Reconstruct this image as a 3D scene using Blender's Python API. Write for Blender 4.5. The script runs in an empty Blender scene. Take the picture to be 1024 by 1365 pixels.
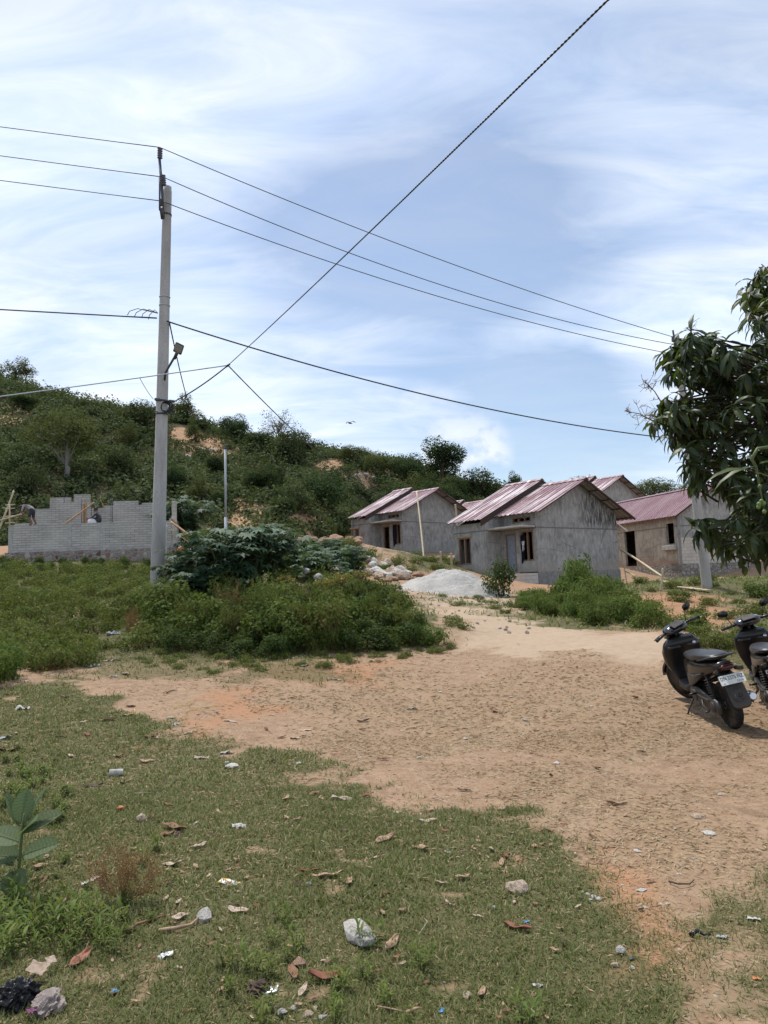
import bpy, math, random
import numpy as np
from mathutils import Vector, Matrix
random.seed(7); RNG = np.random.default_rng(11)
scene = bpy.context.scene
COL = scene.collection
R = math.radians
def V(*a): return Vector(a)
# ------------------------------------------------------------------ camera
FPX = 986.0
PITCH, ROLL = R(5.7), R(2.2)
EYE = V(0, 0, 1.55)
_F = V(0, math.cos(PITCH), math.sin(PITCH)); _R0 = V(1, 0, 0); _U0 = V(0, -math.sin(PITCH), math.cos(PITCH))
_Rt = _R0*math.cos(ROLL) - _U0*math.sin(ROLL); _Up = _U0*math.cos(ROLL) + _R0*math.sin(ROLL)
def at(px, py, d):
    """the place seen at that pixel of the photograph, d metres away"""
    px, py, d = float(px), float(py), float(d)
    return EYE + d*(_F + ((px-512)/FPX)*_Rt + ((682.5-py)/FPX)*_Up)
def proj(p):
    v = Vector(p) - EYE; d = v.dot(_F)
    return 512 + FPX*v.dot(_Rt)/d, 682.5 - FPX*v.dot(_Up)/d, d
cam = bpy.data.cameras.new('camera'); camo = bpy.data.objects.new('camera', cam); COL.objects.link(camo)
cam.sensor_fit = 'VERTICAL'; cam.sensor_height = 36; cam.sensor_width = 27; cam.lens = 36*FPX/1365
cam.clip_start = .05; cam.clip_end = 3000
camo.matrix_world = Matrix(((_Rt.x, _Up.x, -_F.x, EYE.x), (_Rt.y, _Up.y, -_F.y, EYE.y), (_Rt.z, _Up.z, -_F.z, EYE.z), (0, 0, 0, 1)))
scene.camera = camo
# ------------------------------------------------------------------ terrain height
ANCH = [(100,870,13.5),(20,860,14),(100,845,16),(100,800,22),(20,800,22),(100,762,31),(20,750,36),(100,747,36),(200,750,36),
 (208,792,17.6),(300,838,14.6),(300,885,12.2),(400,884,12.2),(500,872,12.8),(420,800,17.5),(330,775,19),(480,800,17),(560,862,13.4),
 (620,858,13.8),(592,822,19),(560,792,27),(520,772,33),(640,800,27),(700,790,31),(640,770,36),(718,779,38),(826,783,41),(480,742,50),
 (540,740,54),(620,745,52),(360,722,42),(470,722,44),(760,842,15.2),(860,846,13.4),(900,848,13),(1000,850,13.2),(760,826,18),(850,830,17),
 (870,805,21),(943,781,24.5),(1010,800,22),(905,772,38),(1000,772,42),(1100,760,42),(990,972,7.7),(915,932,8.95),(1100,965,7.9),
 (560,960,8.6),(300,930,9.7),(60,905,10.4),(-60,880,11.5)]
pts = []
for a in ANCH:
    p = at(*a); pts.append((p.x, p.y, p.z))
for x in (-9, -4, 0, 4, 9):
    for y in (-6, 0.5, 2.5, 4.2):
        pts.append((x, y, 0.0 if y < 4 else 0.03))
pts += [(-25,-6,.2),(25,-6,0),(-25,12,.9),(28,10,.7),(-40,36,4.6),(-40,56,6.2),(-20,56,5.6),(0,58,4.2),(20,58,3.6),(45,36,3),(45,56,4),(-10,50,4.9),(26,48,2.9)]
pts = np.array(pts)
def _tps_fit(P, lam=.02):
    n = len(P); d = np.hypot(P[:,None,0]-P[None,:,0], P[:,None,1]-P[None,:,1])
    K = np.where(d > 0, d*d*np.log(np.maximum(d, 1e-9)), 0) + lam*np.eye(n)*np.mean(d)
    A = np.c_[np.ones(n), P[:,:2]]
    M = np.block([[K, A], [A.T, np.zeros((3,3))]])
    return np.linalg.solve(M, np.r_[P[:,2], 0, 0, 0])
_W = _tps_fit(pts)
def hash2(ix, iy, s):
    n = (ix*374761393 + iy*668265263 + s*974711) & 0x7fffffff
    n = ((n ^ (n >> 13))*1274126177) & 0x7fffffff
    return ((n ^ (n >> 16)) & 0xffff)/65535.0
def vnoise(x, y, s=0):
    x = np.asarray(x, float); y = np.asarray(y, float)
    ix = np.floor(x).astype(np.int64); iy = np.floor(y).astype(np.int64); fx = x-ix; fy = y-iy
    fx = fx*fx*(3-2*fx); fy = fy*fy*(3-2*fy)
    h = lambda a, b: hash2(ix+a, iy+b, s)
    return (h(0,0)*(1-fx)+h(1,0)*fx)*(1-fy)+(h(0,1)*(1-fx)+h(1,1)*fx)*fy
def fbm(x, y, s=0, o=4):
    t = 0; a = .5
    for k in range(o):
        t = t + a*vnoise(np.asarray(x)*2**k, np.asarray(y)*2**k, s+k); a *= .5
    return t
def G(x, y):
    """ground height, numpy in / numpy out"""
    x = np.clip(np.asarray(x, float), -45, 48); y = np.clip(np.asarray(y, float), -8, 60)
    sh = x.shape; x = x.ravel(); y = y.ravel()
    out = np.empty(len(x))
    for i in range(0, len(x), 20000):
        xx = x[i:i+20000]; yy = y[i:i+20000]
        d = np.hypot(xx[:,None]-pts[None,:,0], yy[:,None]-pts[None,:,1])
        K = np.where(d > 0, d*d*np.log(np.maximum(d, 1e-9)), 0)
        out[i:i+20000] = K @ _W[:len(pts)] + _W[len(pts)] + _W[len(pts)+1]*xx + _W[len(pts)+2]*yy
    w = np.clip((y-3)/8, 0, 1)
    out += (fbm(x*.9, y*.9, 3)-.47)*(.05+.10*w) + (fbm(x*5, y*5, 9, 3)-.44)*.025
    return out.reshape(sh)
def g1(x, y): return float(G(np.array([x]), np.array([y]))[0])
def gp(px, py, lo=1.5, hi=70):
    """ground point seen at a pixel"""
    ds = np.geomspace(lo, hi, 160)
    p0 = at(px, py, 0); p1 = at(px, py, 1)-p0
    X = p0.x+p1.x*ds; Y = p0.y+p1.y*ds; Z = p0.z+p1.z*ds
    g = G(X, Y)
    k = np.nonzero(Z < g)[0]
    if len(k) == 0: i = len(ds)-1; return V(X[i], Y[i], g[i])
    i = max(k[0], 1); a = Z[i-1]-g[i-1]; b = g[i]-Z[i]; t = a/(a+b+1e-9)
    d = ds[i-1]+(ds[i]-ds[i-1])*t
    x = p0.x+p1.x*d; y = p0.y+p1.y*d
    return V(x, y, g1(x, y))
# ------------------------------------------------------------------ object helpers
def tag(o, label=None, cat=None, group=None, kind=None):
    if label: o['label'] = label
    if cat: o['category'] = cat
    if group: o['group'] = group
    if kind: o['kind'] = kind
    return o
def empty(name, loc=(0,0,0), rz=0, mat=None):
    o = bpy.data.objects.new(name, None); COL.objects.link(o)
    if mat is not None: o.matrix_world = mat
    else: o.location = loc; o.rotation_euler = (0, 0, rz)
    o.empty_display_size = .1
    return o
def thing(name, label, cat, loc=(0,0,0), rz=0, group=None, mat=None):
    return tag(empty(name, loc, rz, mat), label, cat, group)
def children(o): return list(o.children)
def copy_tree(o, parent=None):
    c = o.copy(); COL.objects.link(c)
    if parent is not None: c.parent = parent
    for ch in children(o): copy_tree(ch, c)
    return c
def np_mesh(name, verts, faces, attr=None, smooth=False):
    """faces: list of int arrays (n,k) with possibly different k"""
    me = bpy.data.meshes.new(name)
    verts = np.asarray(verts, np.float32)
    if not isinstance(faces, (list, tuple)): faces = [faces]
    faces = [np.asarray(f, np.int32) for f in faces if len(f)]
    me.vertices.add(len(verts)); me.vertices.foreach_set('co', verts.ravel())
    nl = sum(f.size for f in faces); nf = sum(len(f) for f in faces)
    me.loops.add(nl); me.polygons.add(nf)
    me.loops.foreach_set('vertex_index', np.concatenate([f.ravel() for f in faces]))
    tot = np.concatenate([np.full(len(f), f.shape[1], np.int32) for f in faces])
    st = np.r_[0, np.cumsum(tot)[:-1]].astype(np.int32)
    me.polygons.foreach_set('loop_start', st)
    me.polygons.foreach_set('loop_total', tot)
    if smooth: me.polygons.foreach_set('use_smooth', np.ones(nf, bool))
    me.update(calc_edges=True)
    if attr:
        for k, a in attr.items():
            a = np.asarray(a, np.float32)
            if a.ndim == 1:
                at_ = me.attributes.new(k, 'FLOAT', 'POINT'); at_.data.foreach_set('value', a)
            else:
                at_ = me.attributes.new(k, 'FLOAT_COLOR', 'POINT'); at_.data.foreach_set('color', a.ravel())
    return me
def link(name, me, mat=None, parent=None):
    o = bpy.data.objects.new(name, me); COL.objects.link(o)
    if mat is not None:
        for m in (mat if isinstance(mat, (list, tuple)) else [mat]): me.materials.append(m)
    if parent is not None: o.parent = parent
    return o
class MB:
    """collects shapes into one mesh"""
    def __init__(s): s.v = []; s.f = []; s.m = []; s.sm = []; s.cur = 0
    def add(s, vs, fs, smooth=False):
        b = len(s.v); s.v += [tuple(p) for p in vs]
        for f in fs: s.f.append([b+i for i in f]); s.m.append(s.cur); s.sm.append(smooth)
        return s
    def box(s, lo, hi, M=None):
        (x0,y0,z0), (x1,y1,z1) = lo, hi
        vs = [V(x,y,z) for z in (z0,z1) for y in (y0,y1) for x in (x0,x1)]
        if M: vs = [M @ p for p in vs]
        return s.add(vs, [(0,2,3,1),(4,5,7,6),(0,1,5,4),(2,6,7,3),(0,4,6,2),(1,3,7,5)])
    def bbox(s, lo, hi, b=.01, M=None):
        """box with chamfered edges"""
        lo = Vector(lo); hi = Vector(hi); c = (lo+hi)/2; h = (hi-lo)/2; b = min(b, min(h)*.9)
        vs = []; idx = {}
        for sx in (-1,1):
            for sy in (-1,1):
                for sz in (-1,1):
                    for ax in range(3):
                        p = [sx*h[0], sy*h[1], sz*h[2]]
                        for k in range(3):
                            if k != ax: p[k] -= (sx,sy,sz)[k]*b
                        idx[(sx,sy,sz,ax)] = len(vs); vs.append(c+V(*p))
        fs = []
        for ax in range(3):
            o1, o2 = [k for k in range(3) if k != ax]
            for sg in (-1,1):
                q = []
                for a, b2 in ((-1,-1),(1,-1),(1,1),(-1,1)):
                    t = [0,0,0]; t[ax] = sg; t[o1] = a; t[o2] = b2; q.append(idx[(*t, ax)])
                fs.append(q)
        for ax in range(3):
            o1, o2 = [k for k in range(3) if k != ax]
            for a in (-1,1):
                for b2 in (-1,1):
                    t0 = [0,0,0]; t0[o1] = a; t0[o2] = b2; t1 = list(t0); t0[ax] = -1; t1[ax] = 1
                    fs.append([idx[(*t0,o1)], idx[(*t1,o1)], idx[(*t1,o2)], idx[(*t0,o2)]])
        for sx in (-1,1):
            for sy in (-1,1):
                for sz in (-1,1): fs.append([idx[(sx,sy,sz,k)] for k in range(3)])
        if M: vs = [M @ p for p in vs]
        return s.add(vs, fs)
    def tube(s, path, r, n=8, caps=True, flat=1.0):
        path = [Vector(p) for p in path]; rs = r if isinstance(r, (list, tuple)) else [r]*len(path)
        vs = []; fs = []; prev = None
        for i, p in enumerate(path):
            t = (path[min(i+1, len(path)-1)]-path[max(i-1, 0)])
            t = t.normalized() if t.length > 1e-9 else V(0,0,1)
            if prev is None:
                a = V(0,0,1) if abs(t.z) < .9 else V(1,0,0)
                n1 = t.cross(a).normalized()
            else:
                n1 = (prev - t*prev.dot(t))
                n1 = n1.normalized() if n1.length > 1e-6 else t.orthogonal().normalized()
            prev = n1; n2 = t.cross(n1)
            for k in range(n):
                an = 2*math.pi*k/n
                vs.append(p + rs[i]*(math.cos(an)*n1 + flat*math.sin(an)*n2))
        for i in range(len(path)-1):
            for k in range(n):
                k2 = (k+1) % n
                fs.append((i*n+k, i*n+k2, (i+1)*n+k2, (i+1)*n+k))
        s.add(vs, fs, True)
        if caps:
            b = len(s.v)-len(vs)
            s.f.append([b+k for k in range(n)][::-1]); s.m.append(s.cur); s.sm.append(False)
            e = b+(len(path)-1)*n
            s.f.append([e+k for k in range(n)]); s.m.append(s.cur); s.sm.append(False)
        return s
    def lathe(s, prof, M=None, n=16, smooth=True):
        """prof: (r, z) list turned about z"""
        vs = []; fs = []
        for r, z in prof:
            for k in range(n):
                an = 2*math.pi*k/n; p = V(r*math.cos(an), r*math.sin(an), z); vs.append(M @ p if M else p)
        for i in range(len(prof)-1):
            for k in range(n):
                k2 = (k+1) % n; fs.append((i*n+k, i*n+k2, (i+1)*n+k2, (i+1)*n+k))
        if prof[0][0] > 1e-4: fs.append(list(range(n))[::-1])
        if prof[-1][0] > 1e-4: fs.append([(len(prof)-1)*n+k for k in range(n)])
        return s.add(vs, fs, smooth)
    def loft(s, rings, cap=True, smooth=True):
        n = len(rings[0]); vs = [p for r in rings for p in r]; fs = []
        for i in range(len(rings)-1):
            for k in range(n):
                k2 = (k+1) % n; fs.append((i*n+k, i*n+k2, (i+1)*n+k2, (i+1)*n+k))
        if cap: fs += [list(range(n))[::-1], [(len(rings)-1)*n+k for k in range(n)]]
        return s.add(vs, fs, smooth)
    def prism(s, poly, axis_vec, M=None):
        """extrude a planar polygon (3d points) along axis_vec"""
        a = [Vector(p) for p in poly]; b = [p+Vector(axis_vec) for p in a]; n = len(a)
        vs = a+b
        if M: vs = [M @ p for p in vs]
        return s.add(vs, [list(range(n))[::-1], list(range(n, 2*n))]+[(k, (k+1) % n, n+(k+1) % n, n+k) for k in range(n)])
    def build(s, name, mat, parent=None, smooth=None):
        me = bpy.data.meshes.new(name)
        me.from_pydata(s.v, [], s.f)
        me.polygons.foreach_set('material_index', s.m)
        me.polygons.foreach_set('use_smooth', s.sm if smooth is None else [smooth]*len(s.f))
        me.update()
        return link(name, me, mat, parent)
def recalc(o):
    import bmesh
    bm = bmesh.new(); bm.from_mesh(o.data); bmesh.ops.recalc_face_normals(bm, faces=bm.faces); bm.to_mesh(o.data); bm.free()
    return o
# ------------------------------------------------------------------ leaf fields
def unit(a): return a/np.maximum(np.linalg.norm(a, axis=-1, keepdims=True), 1e-9)
T_QUAD = (np.array([(0,0,0),(.5,.5,.06),(1,0,0),(.5,-.5,.06)], float), [np.array([(0,1,2,3)])])
T_LEAF = (np.array([(0,0,0),(.3,.42,.07),(.3,0,0),(.3,-.42,.07),(.68,.36,.02),(.68,0,-.06),(.68,-.36,.02),(1,0,-.16)], float),
          [np.array([(0,2,1),(0,3,2),(4,5,7),(5,6,7)]), np.array([(1,2,5,4),(2,3,6,5)])])
T_LONG = (np.array([(0,0,0),(.2,.36,.05),(.2,0,.03),(.2,-.36,.05),(.5,.5,.03),(.5,0,0),(.5,-.5,.03),(.8,.3,-.10),(.8,0,-.13),(.8,-.3,-.10),(1,0,-.28)], float),
          [np.array([(0,2,1),(0,3,2),(7,8,10),(8,9,10)]), np.array([(1,2,5,4),(2,3,6,5),(4,5,8,7),(5,6,9,8)])])
T_BLADE = (np.array([(0,.5,0),(0,-.5,0),(.55,.4,.04),(.55,-.4,.04),(1,0,-.10)], float), [np.array([(2,3,4)]), np.array([(0,1,3,2)])])
def _palm(n=8, spread=R(150)):
    v = [(0,0,.02)]; f = []
    for i in range(n):
        a = -spread+2*spread*i/(n-1); L = 1-.38*abs(a/spread)**1.4
        v.append((math.cos(a)*L, math.sin(a)*L, -.16*L))
        if i < n-1:
            b = -spread+2*spread*(i+.5)/(n-1); v.append((math.cos(b)*.42, math.sin(b)*.42, .03))
    m = len(v)
    f = [(0, k, k+1) for k in range(1, m-1)]
    return (np.array(v, float), [np.array(f)])
T_PALM = _palm()
def leaves(pos, dirv, nrm, L, W, tmpl, v=None):
    """mesh arrays of many leaves: dirv along the leaf, nrm its upper side"""
    tv, tf = tmpl; n = len(pos); k = len(tv)
    d = unit(dirv); s = unit(np.cross(nrm, d)); m = np.cross(d, s)
    L = np.broadcast_to(np.asarray(L, float), n); W = np.broadcast_to(np.asarray(W, float), n)
    P = pos[:,None,:] + tv[None,:,0,None]*L[:,None,None]*d[:,None,:] + tv[None,:,1,None]*W[:,None,None]*s[:,None,:] + tv[None,:,2,None]*L[:,None,None]*m[:,None,:]
    off = (np.arange(n)*k)[:,None,None]
    F = [(f[None]+off).reshape(-1, f.shape[1]) for f in tf]
    if v is None: v = RNG.random(n)
    return P.reshape(-1, 3), F, np.repeat(v, k)
def merge(parts):
    Vs = []; Fs = {}; As = []; b = 0
    for P, F, a in parts:
        Vs.append(P); As.append(a)
        for f in F: Fs.setdefault(f.shape[1], []).append(f+b)
        b += len(P)
    return np.concatenate(Vs), [np.concatenate(x) for x in Fs.values()], np.concatenate(As)
def rnd_dir(n):
    a = RNG.normal(size=(n,3)); return unit(a)
# ------------------------------------------------------------------ materials
MATS = {}
class NT:
    def __init__(s, name):
        s.m = bpy.data.materials.new(name); s.m.use_nodes = True; s.t = s.m.node_tree; s.t.nodes.clear()
        s.out = s.n('ShaderNodeOutputMaterial')
    def n(s, typ, **kw):
        nd = s.t.nodes.new(typ)
        for k, v in kw.items():
            if k.startswith('i_'):
                key = k[2:]; key = int(key) if key.isdigit() else key.replace('_', ' ')
                s.set(nd.inputs[key], v)
            else: setattr(nd, k, v)
        return nd
    def set(s, sock, v):
        if isinstance(v, bpy.types.NodeSocket): s.t.links.new(v, sock)
        elif isinstance(v, bpy.types.Node): s.t.links.new(v.outputs[0], sock)
        else:
            if sock.type == 'RGBA' and len(v) == 3: v = (*v, 1)
            sock.default_value = v
    def coord(s, which='Object'): return s.n('ShaderNodeTexCoord').outputs[which]
    def noise(s, scale, detail=4, rough=.55, vec=None, dist=0):
        nd = s.n('ShaderNodeTexNoise', i_Scale=scale, i_Detail=detail, i_Roughness=rough, i_Distortion=dist)
        s.set(nd.inputs['Vector'], vec if vec is not None else s.coord()); return nd.outputs['Fac']
    def mapr(s, x, a, b, c=0., d=1.):
        nd = s.n('ShaderNodeMapRange', i_1=a, i_2=b, i_3=c, i_4=d); s.set(nd.inputs[0], x); return nd.outputs[0]
    def math(s, op, a, b=0., c=0.):
        nd = s.n('ShaderNodeMath', operation=op); s.set(nd.inputs[0], a); s.set(nd.inputs[1], b)
        if len(nd.inputs) > 2: s.set(nd.inputs[2], c)
        return nd.outputs[0]
    def mix(s, f, a, b, blend='MIX'):
        nd = s.n('ShaderNodeMix', data_type='RGBA', blend_type=blend)
        s.set(nd.inputs[0], f); s.set(nd.inputs[6], a); s.set(nd.inputs[7], b); return nd.outputs[2]
    def ramp(s, x, stops):
        nd = s.n('ShaderNodeValToRGB'); e = nd.color_ramp.elements
        while len(e) < len(stops): e.new(.5)
        for i, (p, c) in enumerate(stops): e[i].position = p; e[i].color = (*c, 1) if len(c) == 3 else c
        s.set(nd.inputs[0], x); return nd.outputs[0]
    def bump(s, h, strength=.4, dist=.02):
        nd = s.n('ShaderNodeBump', i_Strength=strength, i_Distance=dist); s.set(nd.inputs['Height'], h); return nd.outputs[0]
    def attr(s, name, out='Fac'): return s.n('ShaderNodeAttribute', attribute_name=name).outputs[out]
    def scale(s, vec, sc):
        nd = s.n('ShaderNodeMapping'); s.set(nd.inputs[0], vec); nd.inputs['Scale'].default_value = sc; return nd.outputs[0]
    def pbr(s, color, rough=.8, metal=0., normal=None, spec=.4, **kw):
        nd = s.n('ShaderNodeBsdfPrincipled')
        s.set(nd.inputs['Base Color'], color); s.set(nd.inputs['Roughness'], rough); s.set(nd.inputs['Metallic'], metal)
        nd.inputs['Specular IOR Level'].default_value = spec
        if normal is not None: s.set(nd.inputs['Normal'], normal)
        for k, v in kw.items(): s.set(nd.inputs[k.replace('_', ' ')], v)
        return nd.outputs[0]
    def end(s, sh): s.t.links.new(sh, s.out.inputs[0]); return s.m
def mat_plain(name, c, rough=.7, metal=0., var=.25, scale=8., bump=.15, spec=.4, dirt=None, coat=0.):
    t = NT(name); nz = t.noise(scale, 5, .6)
    col = t.mix(t.mapr(nz, .3, .7), tuple(x*(1-var) for x in c), tuple(min(1, x*(1+var)) for x in c))
    if dirt:
        nz2 = t.noise(scale*.6, 6, .65)
        col = t.mix(t.mapr(nz2, .45, .68), col, dirt)
    return t.end(t.pbr(col, rough, metal, t.bump(nz, bump, .01) if bump else None, spec, **({'Coat_Weight': coat} if coat else {})))
def mat_leaf(name, cols, rough=.55, trans=.25, spec=.35):
    """leaf colours chosen per leaf by attribute v"""
    t = NT(name); v = t.attr('v')
    rnd = t.n('ShaderNodeObjectInfo').outputs['Random']
    x = t.math('FRACT', t.math('ADD', v, t.math('MULTIPLY', rnd, .0)))
    n = len(cols)
    col = t.ramp(x, [(i/(n-1) if n > 1 else 0, c) for i, c in enumerate(cols)])
    hsv = t.n('ShaderNodeHueSaturation', i_Color=col)
    t.set(hsv.inputs['Value'], t.mapr(rnd, 0, 1, .82, 1.18)); t.set(hsv.inputs['Hue'], t.mapr(rnd, 0, 1, .49, .51))
    col = hsv.outputs[0]
    p = t.pbr(col, rough, 0, None, spec)
    if trans > 0:
        tr = t.n('ShaderNodeBsdfTranslucent'); t.set(tr.inputs[0], t.mix(.35, col, (.25,.32,.04)))
        mx = t.n('ShaderNodeMixShader', i_0=trans); t.set(mx.inputs[1], p); t.set(mx.inputs[2], tr.outputs[0]); p = mx.outputs[0]
    return t.end(p)
def mat_concrete(name, base, stain=False, warm=(.30,.26,.21)):
    t = NT(name); co = t.coord()
    n1 = t.noise(.9, 6, .65); n2 = t.noise(5, 6, .6, t.scale(co, (1,1,.35))); n3 = t.noise(30, 4, .6)
    n0 = t.noise(2.2, 7, .7, None, .6); n1 = t.math('ADD', t.math('MULTIPLY', n1, .5), t.math('MULTIPLY', n0, .5))
    col = t.mix(t.mapr(n1, .36, .62), tuple(x*.58 for x in base), tuple(x*1.22 for x in base))
    col = t.mix(t.mapr(n2, .46, .66, 0, .7), col, tuple(x*1.5 for x in base))
    col = t.mix(t.mapr(n2, .28, .42, .35, 0), col, tuple(x*.5 for x in base))
    sep = t.n('ShaderNodeSeparateXYZ'); t.set(sep.inputs[0], co)
    jz = t.math('ADD', sep.outputs[2], t.math('MULTIPLY', t.noise(1.3, 4, .6), .10)); jn = t.math('ABSOLUTE', t.math('SUBTRACT', jz, 2.345))
    col = t.mix(t.math('MULTIPLY', t.mapr(jn, .055, .012), t.mapr(n2, .3, .6, .35, .8)), col, tuple(x*.28 for x in base))
    vz = t.n('ShaderNodeTexVoronoi', i_Scale=.55, feature='DISTANCE_TO_EDGE'); t.set(vz.inputs['Vector'], t.n('ShaderNodeVectorMath', operation='ADD', i_0=co, i_1=t.n('ShaderNodeTexNoise', i_Scale=2.5).outputs['Color']).outputs[0])
    col = t.mix(t.mapr(vz.outputs[0], .008, .002, 0, .6), col, tuple(x*.3 for x in base))
    lowz = t.mapr(t.math('ADD', sep.outputs[2], t.math('MULTIPLY', n1, 1.2)), .6, 1.2, .75, 0)
    col = t.mix(lowz, col, warm)
    col = t.mix(t.mapr(n3, .4, .8, 0, .25), col, tuple(x*.5 for x in base))
    if stain:
        # dark mould streaks under the far eave of the gable
        a = t.mapr(sep.outputs[0], 3.3, 4.4, 0, 1); b = t.mapr(sep.outputs[2], 2.15, 2.6, 0, 1)
        st = t.noise(7, 6, .7, t.scale(co, (1,1,.22)))
        f = t.math('MULTIPLY', t.math('MULTIPLY', a, b), t.mapr(st, .42, .56))
        col = t.mix(t.math('MULTIPLY', f, .85), col, (.02,.02,.022))
    h = t.math('ADD', t.math('MULTIPLY', n2, .6), t.math('MULTIPLY', n3, .4))
    return t.end(t.pbr(col, .92, 0, t.bump(h, .5, .03), .2))
def mat_brick(name, c1, c2, mortar, w, h, ms=.012, jitter=1.0, swap='XZ'):
    t = NT(name); co = t.coord(); sep = t.n('ShaderNodeSeparateXYZ'); t.set(sep.inputs[0], co)
    cmb = t.n('ShaderNodeCombineXYZ'); t.set(cmb.inputs[0], t.math('ADD', sep.outputs[0], sep.outputs[1])); t.set(cmb.inputs[1], sep.outputs[2])
    nd = t.n('ShaderNodeTexBrick', i_Scale=1., i_Mortar_Size=ms, i_Bias=0., i_Brick_Width=w, i_Row_Height=h, i_Mortar_Smooth=.3)
    nd.inputs['Color1'].default_value = (*c1,1); nd.inputs['Color2'].default_value = (*c2,1); nd.inputs['Mortar'].default_value = (*mortar,1)
    wob = t.n('ShaderNodeVectorMath', operation='MULTIPLY_ADD')
    nc = t.n('ShaderNodeTexNoise', i_Scale=3.); t.set(nc.inputs['Vector'], co)
    t.set(wob.inputs[0], nc.outputs['Color']); wob.inputs[1].default_value = (.03*jitter,.025*jitter,0); t.set(wob.inputs[2], cmb.outputs[0])
    t.set(nd.inputs['Vector'], wob.outputs[0])
    nz = t.noise(14, 5, .6); n2 = t.noise(.8, 3)
    col = t.mix(t.mapr(nz, .3, .75, 0, .45), nd.outputs['Color'], tuple(x*.55 for x in c1))
    col = t.mix(t.mapr(n2, .35, .7, 0, .4), col, tuple(x*1.3 for x in c1))
    hh = t.math('SUBTRACT', t.math('MULTIPLY', nz, .3), nd.outputs['Fac'])
    return t.end(t.pbr(col, .93, 0, t.bump(hh, .7, .02), .2))
def mat_stone(name, cols, mortar, scale):
    t = NT(name); co = t.coord()
    v = t.n('ShaderNodeTexVoronoi', i_Scale=scale, feature='F1'); t.set(v.inputs['Vector'], co)
    e = t.n('ShaderNodeTexVoronoi', i_Scale=scale, feature='DISTANCE_TO_EDGE'); t.set(e.inputs['Vector'], co)
    sep = t.n('ShaderNodeSeparateColor'); t.set(sep.inputs[0], v.outputs['Color'])
    col = t.ramp(sep.outputs[0], [(i/(len(cols)-1), c) for i, c in enumerate(cols)])
    nz = t.noise(18, 5, .65)
    col = t.mix(t.mapr(nz, .3, .7, .5, 0), col, (.06,.05,.045))
    ed = t.mapr(e.outputs[0], .02, .12)
    col = t.mix(ed, mortar, col)
    return t.end(t.pbr(col, .95, 0, t.bump(t.math('ADD', ed, t.math('MULTIPLY', nz, .3)), .8, .05), .2))
M = MATS
M['concrete'] = mat_concrete('plaster_grey', (.285,.278,.262))
M['concrete_stain'] = mat_concrete('plaster_grey_stained', (.285,.278,.262), True)
M['concrete_far'] = mat_concrete('plaster_grey_dark', (.25,.245,.232), warm=(.26,.24,.21))
M['beige'] = mat_concrete('plaster_beige', (.40,.35,.28), warm=(.30,.17,.11))
M['plinth'] = mat_plain('cement_plinth', (.20,.195,.185), .9, var=.3, scale=4, bump=.4)
M['ledge'] = mat_plain('cement_ledge', (.36,.34,.30), .9, var=.25, scale=6, bump=.4)
M['whiteblock'] = mat_brick('white_block', (.50,.46,.40), (.42,.38,.33), (.33,.31,.28), .4, .2, .02, .3)
M['greyblock'] = mat_brick('grey_block', (.46,.435,.395), (.34,.322,.292), (.16,.15,.138), .40, .118, .011)
M['foundation'] = mat_stone('rubble_masonry', [(.22,.085,.06),(.34,.30,.27),(.12,.065,.05),(.48,.45,.41),(.26,.14,.11),(.40,.375,.34)], (.34,.31,.275), 5.0)
M['paleston'] = mat_stone('pale_masonry', [(.3,.27,.24),(.4,.37,.33),(.22,.2,.18)], (.18,.16,.14), 4.6)
M['cement'] = mat_plain('cement_column', (.35,.335,.31), .9, var=.25, scale=5, bump=.4)
def mat_roof(painted_glare):
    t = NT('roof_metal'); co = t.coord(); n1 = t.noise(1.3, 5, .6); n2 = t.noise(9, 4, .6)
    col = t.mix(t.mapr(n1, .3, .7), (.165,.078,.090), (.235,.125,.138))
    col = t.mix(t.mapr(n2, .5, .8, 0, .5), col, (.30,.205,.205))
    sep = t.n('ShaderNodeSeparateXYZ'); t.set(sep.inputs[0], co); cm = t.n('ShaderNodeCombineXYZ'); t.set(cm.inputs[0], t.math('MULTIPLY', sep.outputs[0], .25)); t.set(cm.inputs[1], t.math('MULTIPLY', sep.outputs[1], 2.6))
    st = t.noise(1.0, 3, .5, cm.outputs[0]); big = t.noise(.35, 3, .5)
    col = t.mix(t.math('MULTIPLY', t.mapr(st, .47, .54), t.mapr(big, .38, .55, painted_glare*.25, painted_glare)), col, (.62,.55,.54))  # pale glare streaks along the ribs, painted into the roof colour
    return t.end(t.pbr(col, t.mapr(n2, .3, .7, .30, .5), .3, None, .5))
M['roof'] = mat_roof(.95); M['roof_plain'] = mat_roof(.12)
M['roof_under'] = mat_plain('roof_underside', (.21,.22,.215), .6, .2, .3, 3, .1)
M['wood_dark'] = mat_plain('dark_wood', (.05,.03,.022), .8, var=.3, scale=10)
M['wood'] = mat_plain('raw_wood', (.36,.23,.13), .8, var=.3, scale=10)
M['frame_wood'] = mat_plain('window_wood', (.19,.12,.08), .75, var=.3, scale=10)
M['door_grey'] = mat_plain('grey_door', (.20,.23,.27), .6, var=.12, scale=5, bump=.05)
M['dark_room'] = mat_plain('unlit_room', (.02,.02,.022), .9, var=.2, bump=0)
M['bamboo'] = mat_plain('dry_bamboo', (.42,.34,.22), .6, var=.25, scale=9)
M['pole_concrete'] = None
def mat_pole():
    t = NT('spun_concrete'); co = t.coord(); n1 = t.noise(3, 6, .6, t.scale(co, (1,1,.25))); n2 = t.noise(25, 4, .6, t.scale(co, (1,1,.5)))
    col = t.mix(t.mapr(n1, .3, .7), (.25,.24,.225), (.41,.40,.38))
    col = t.mix(t.mapr(n2, .5, .8, 0, .4), col, (.15,.14,.13))
    return t.end(t.pbr(col, .85, 0, t.bump(n2, .3, .01), .3))
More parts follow.
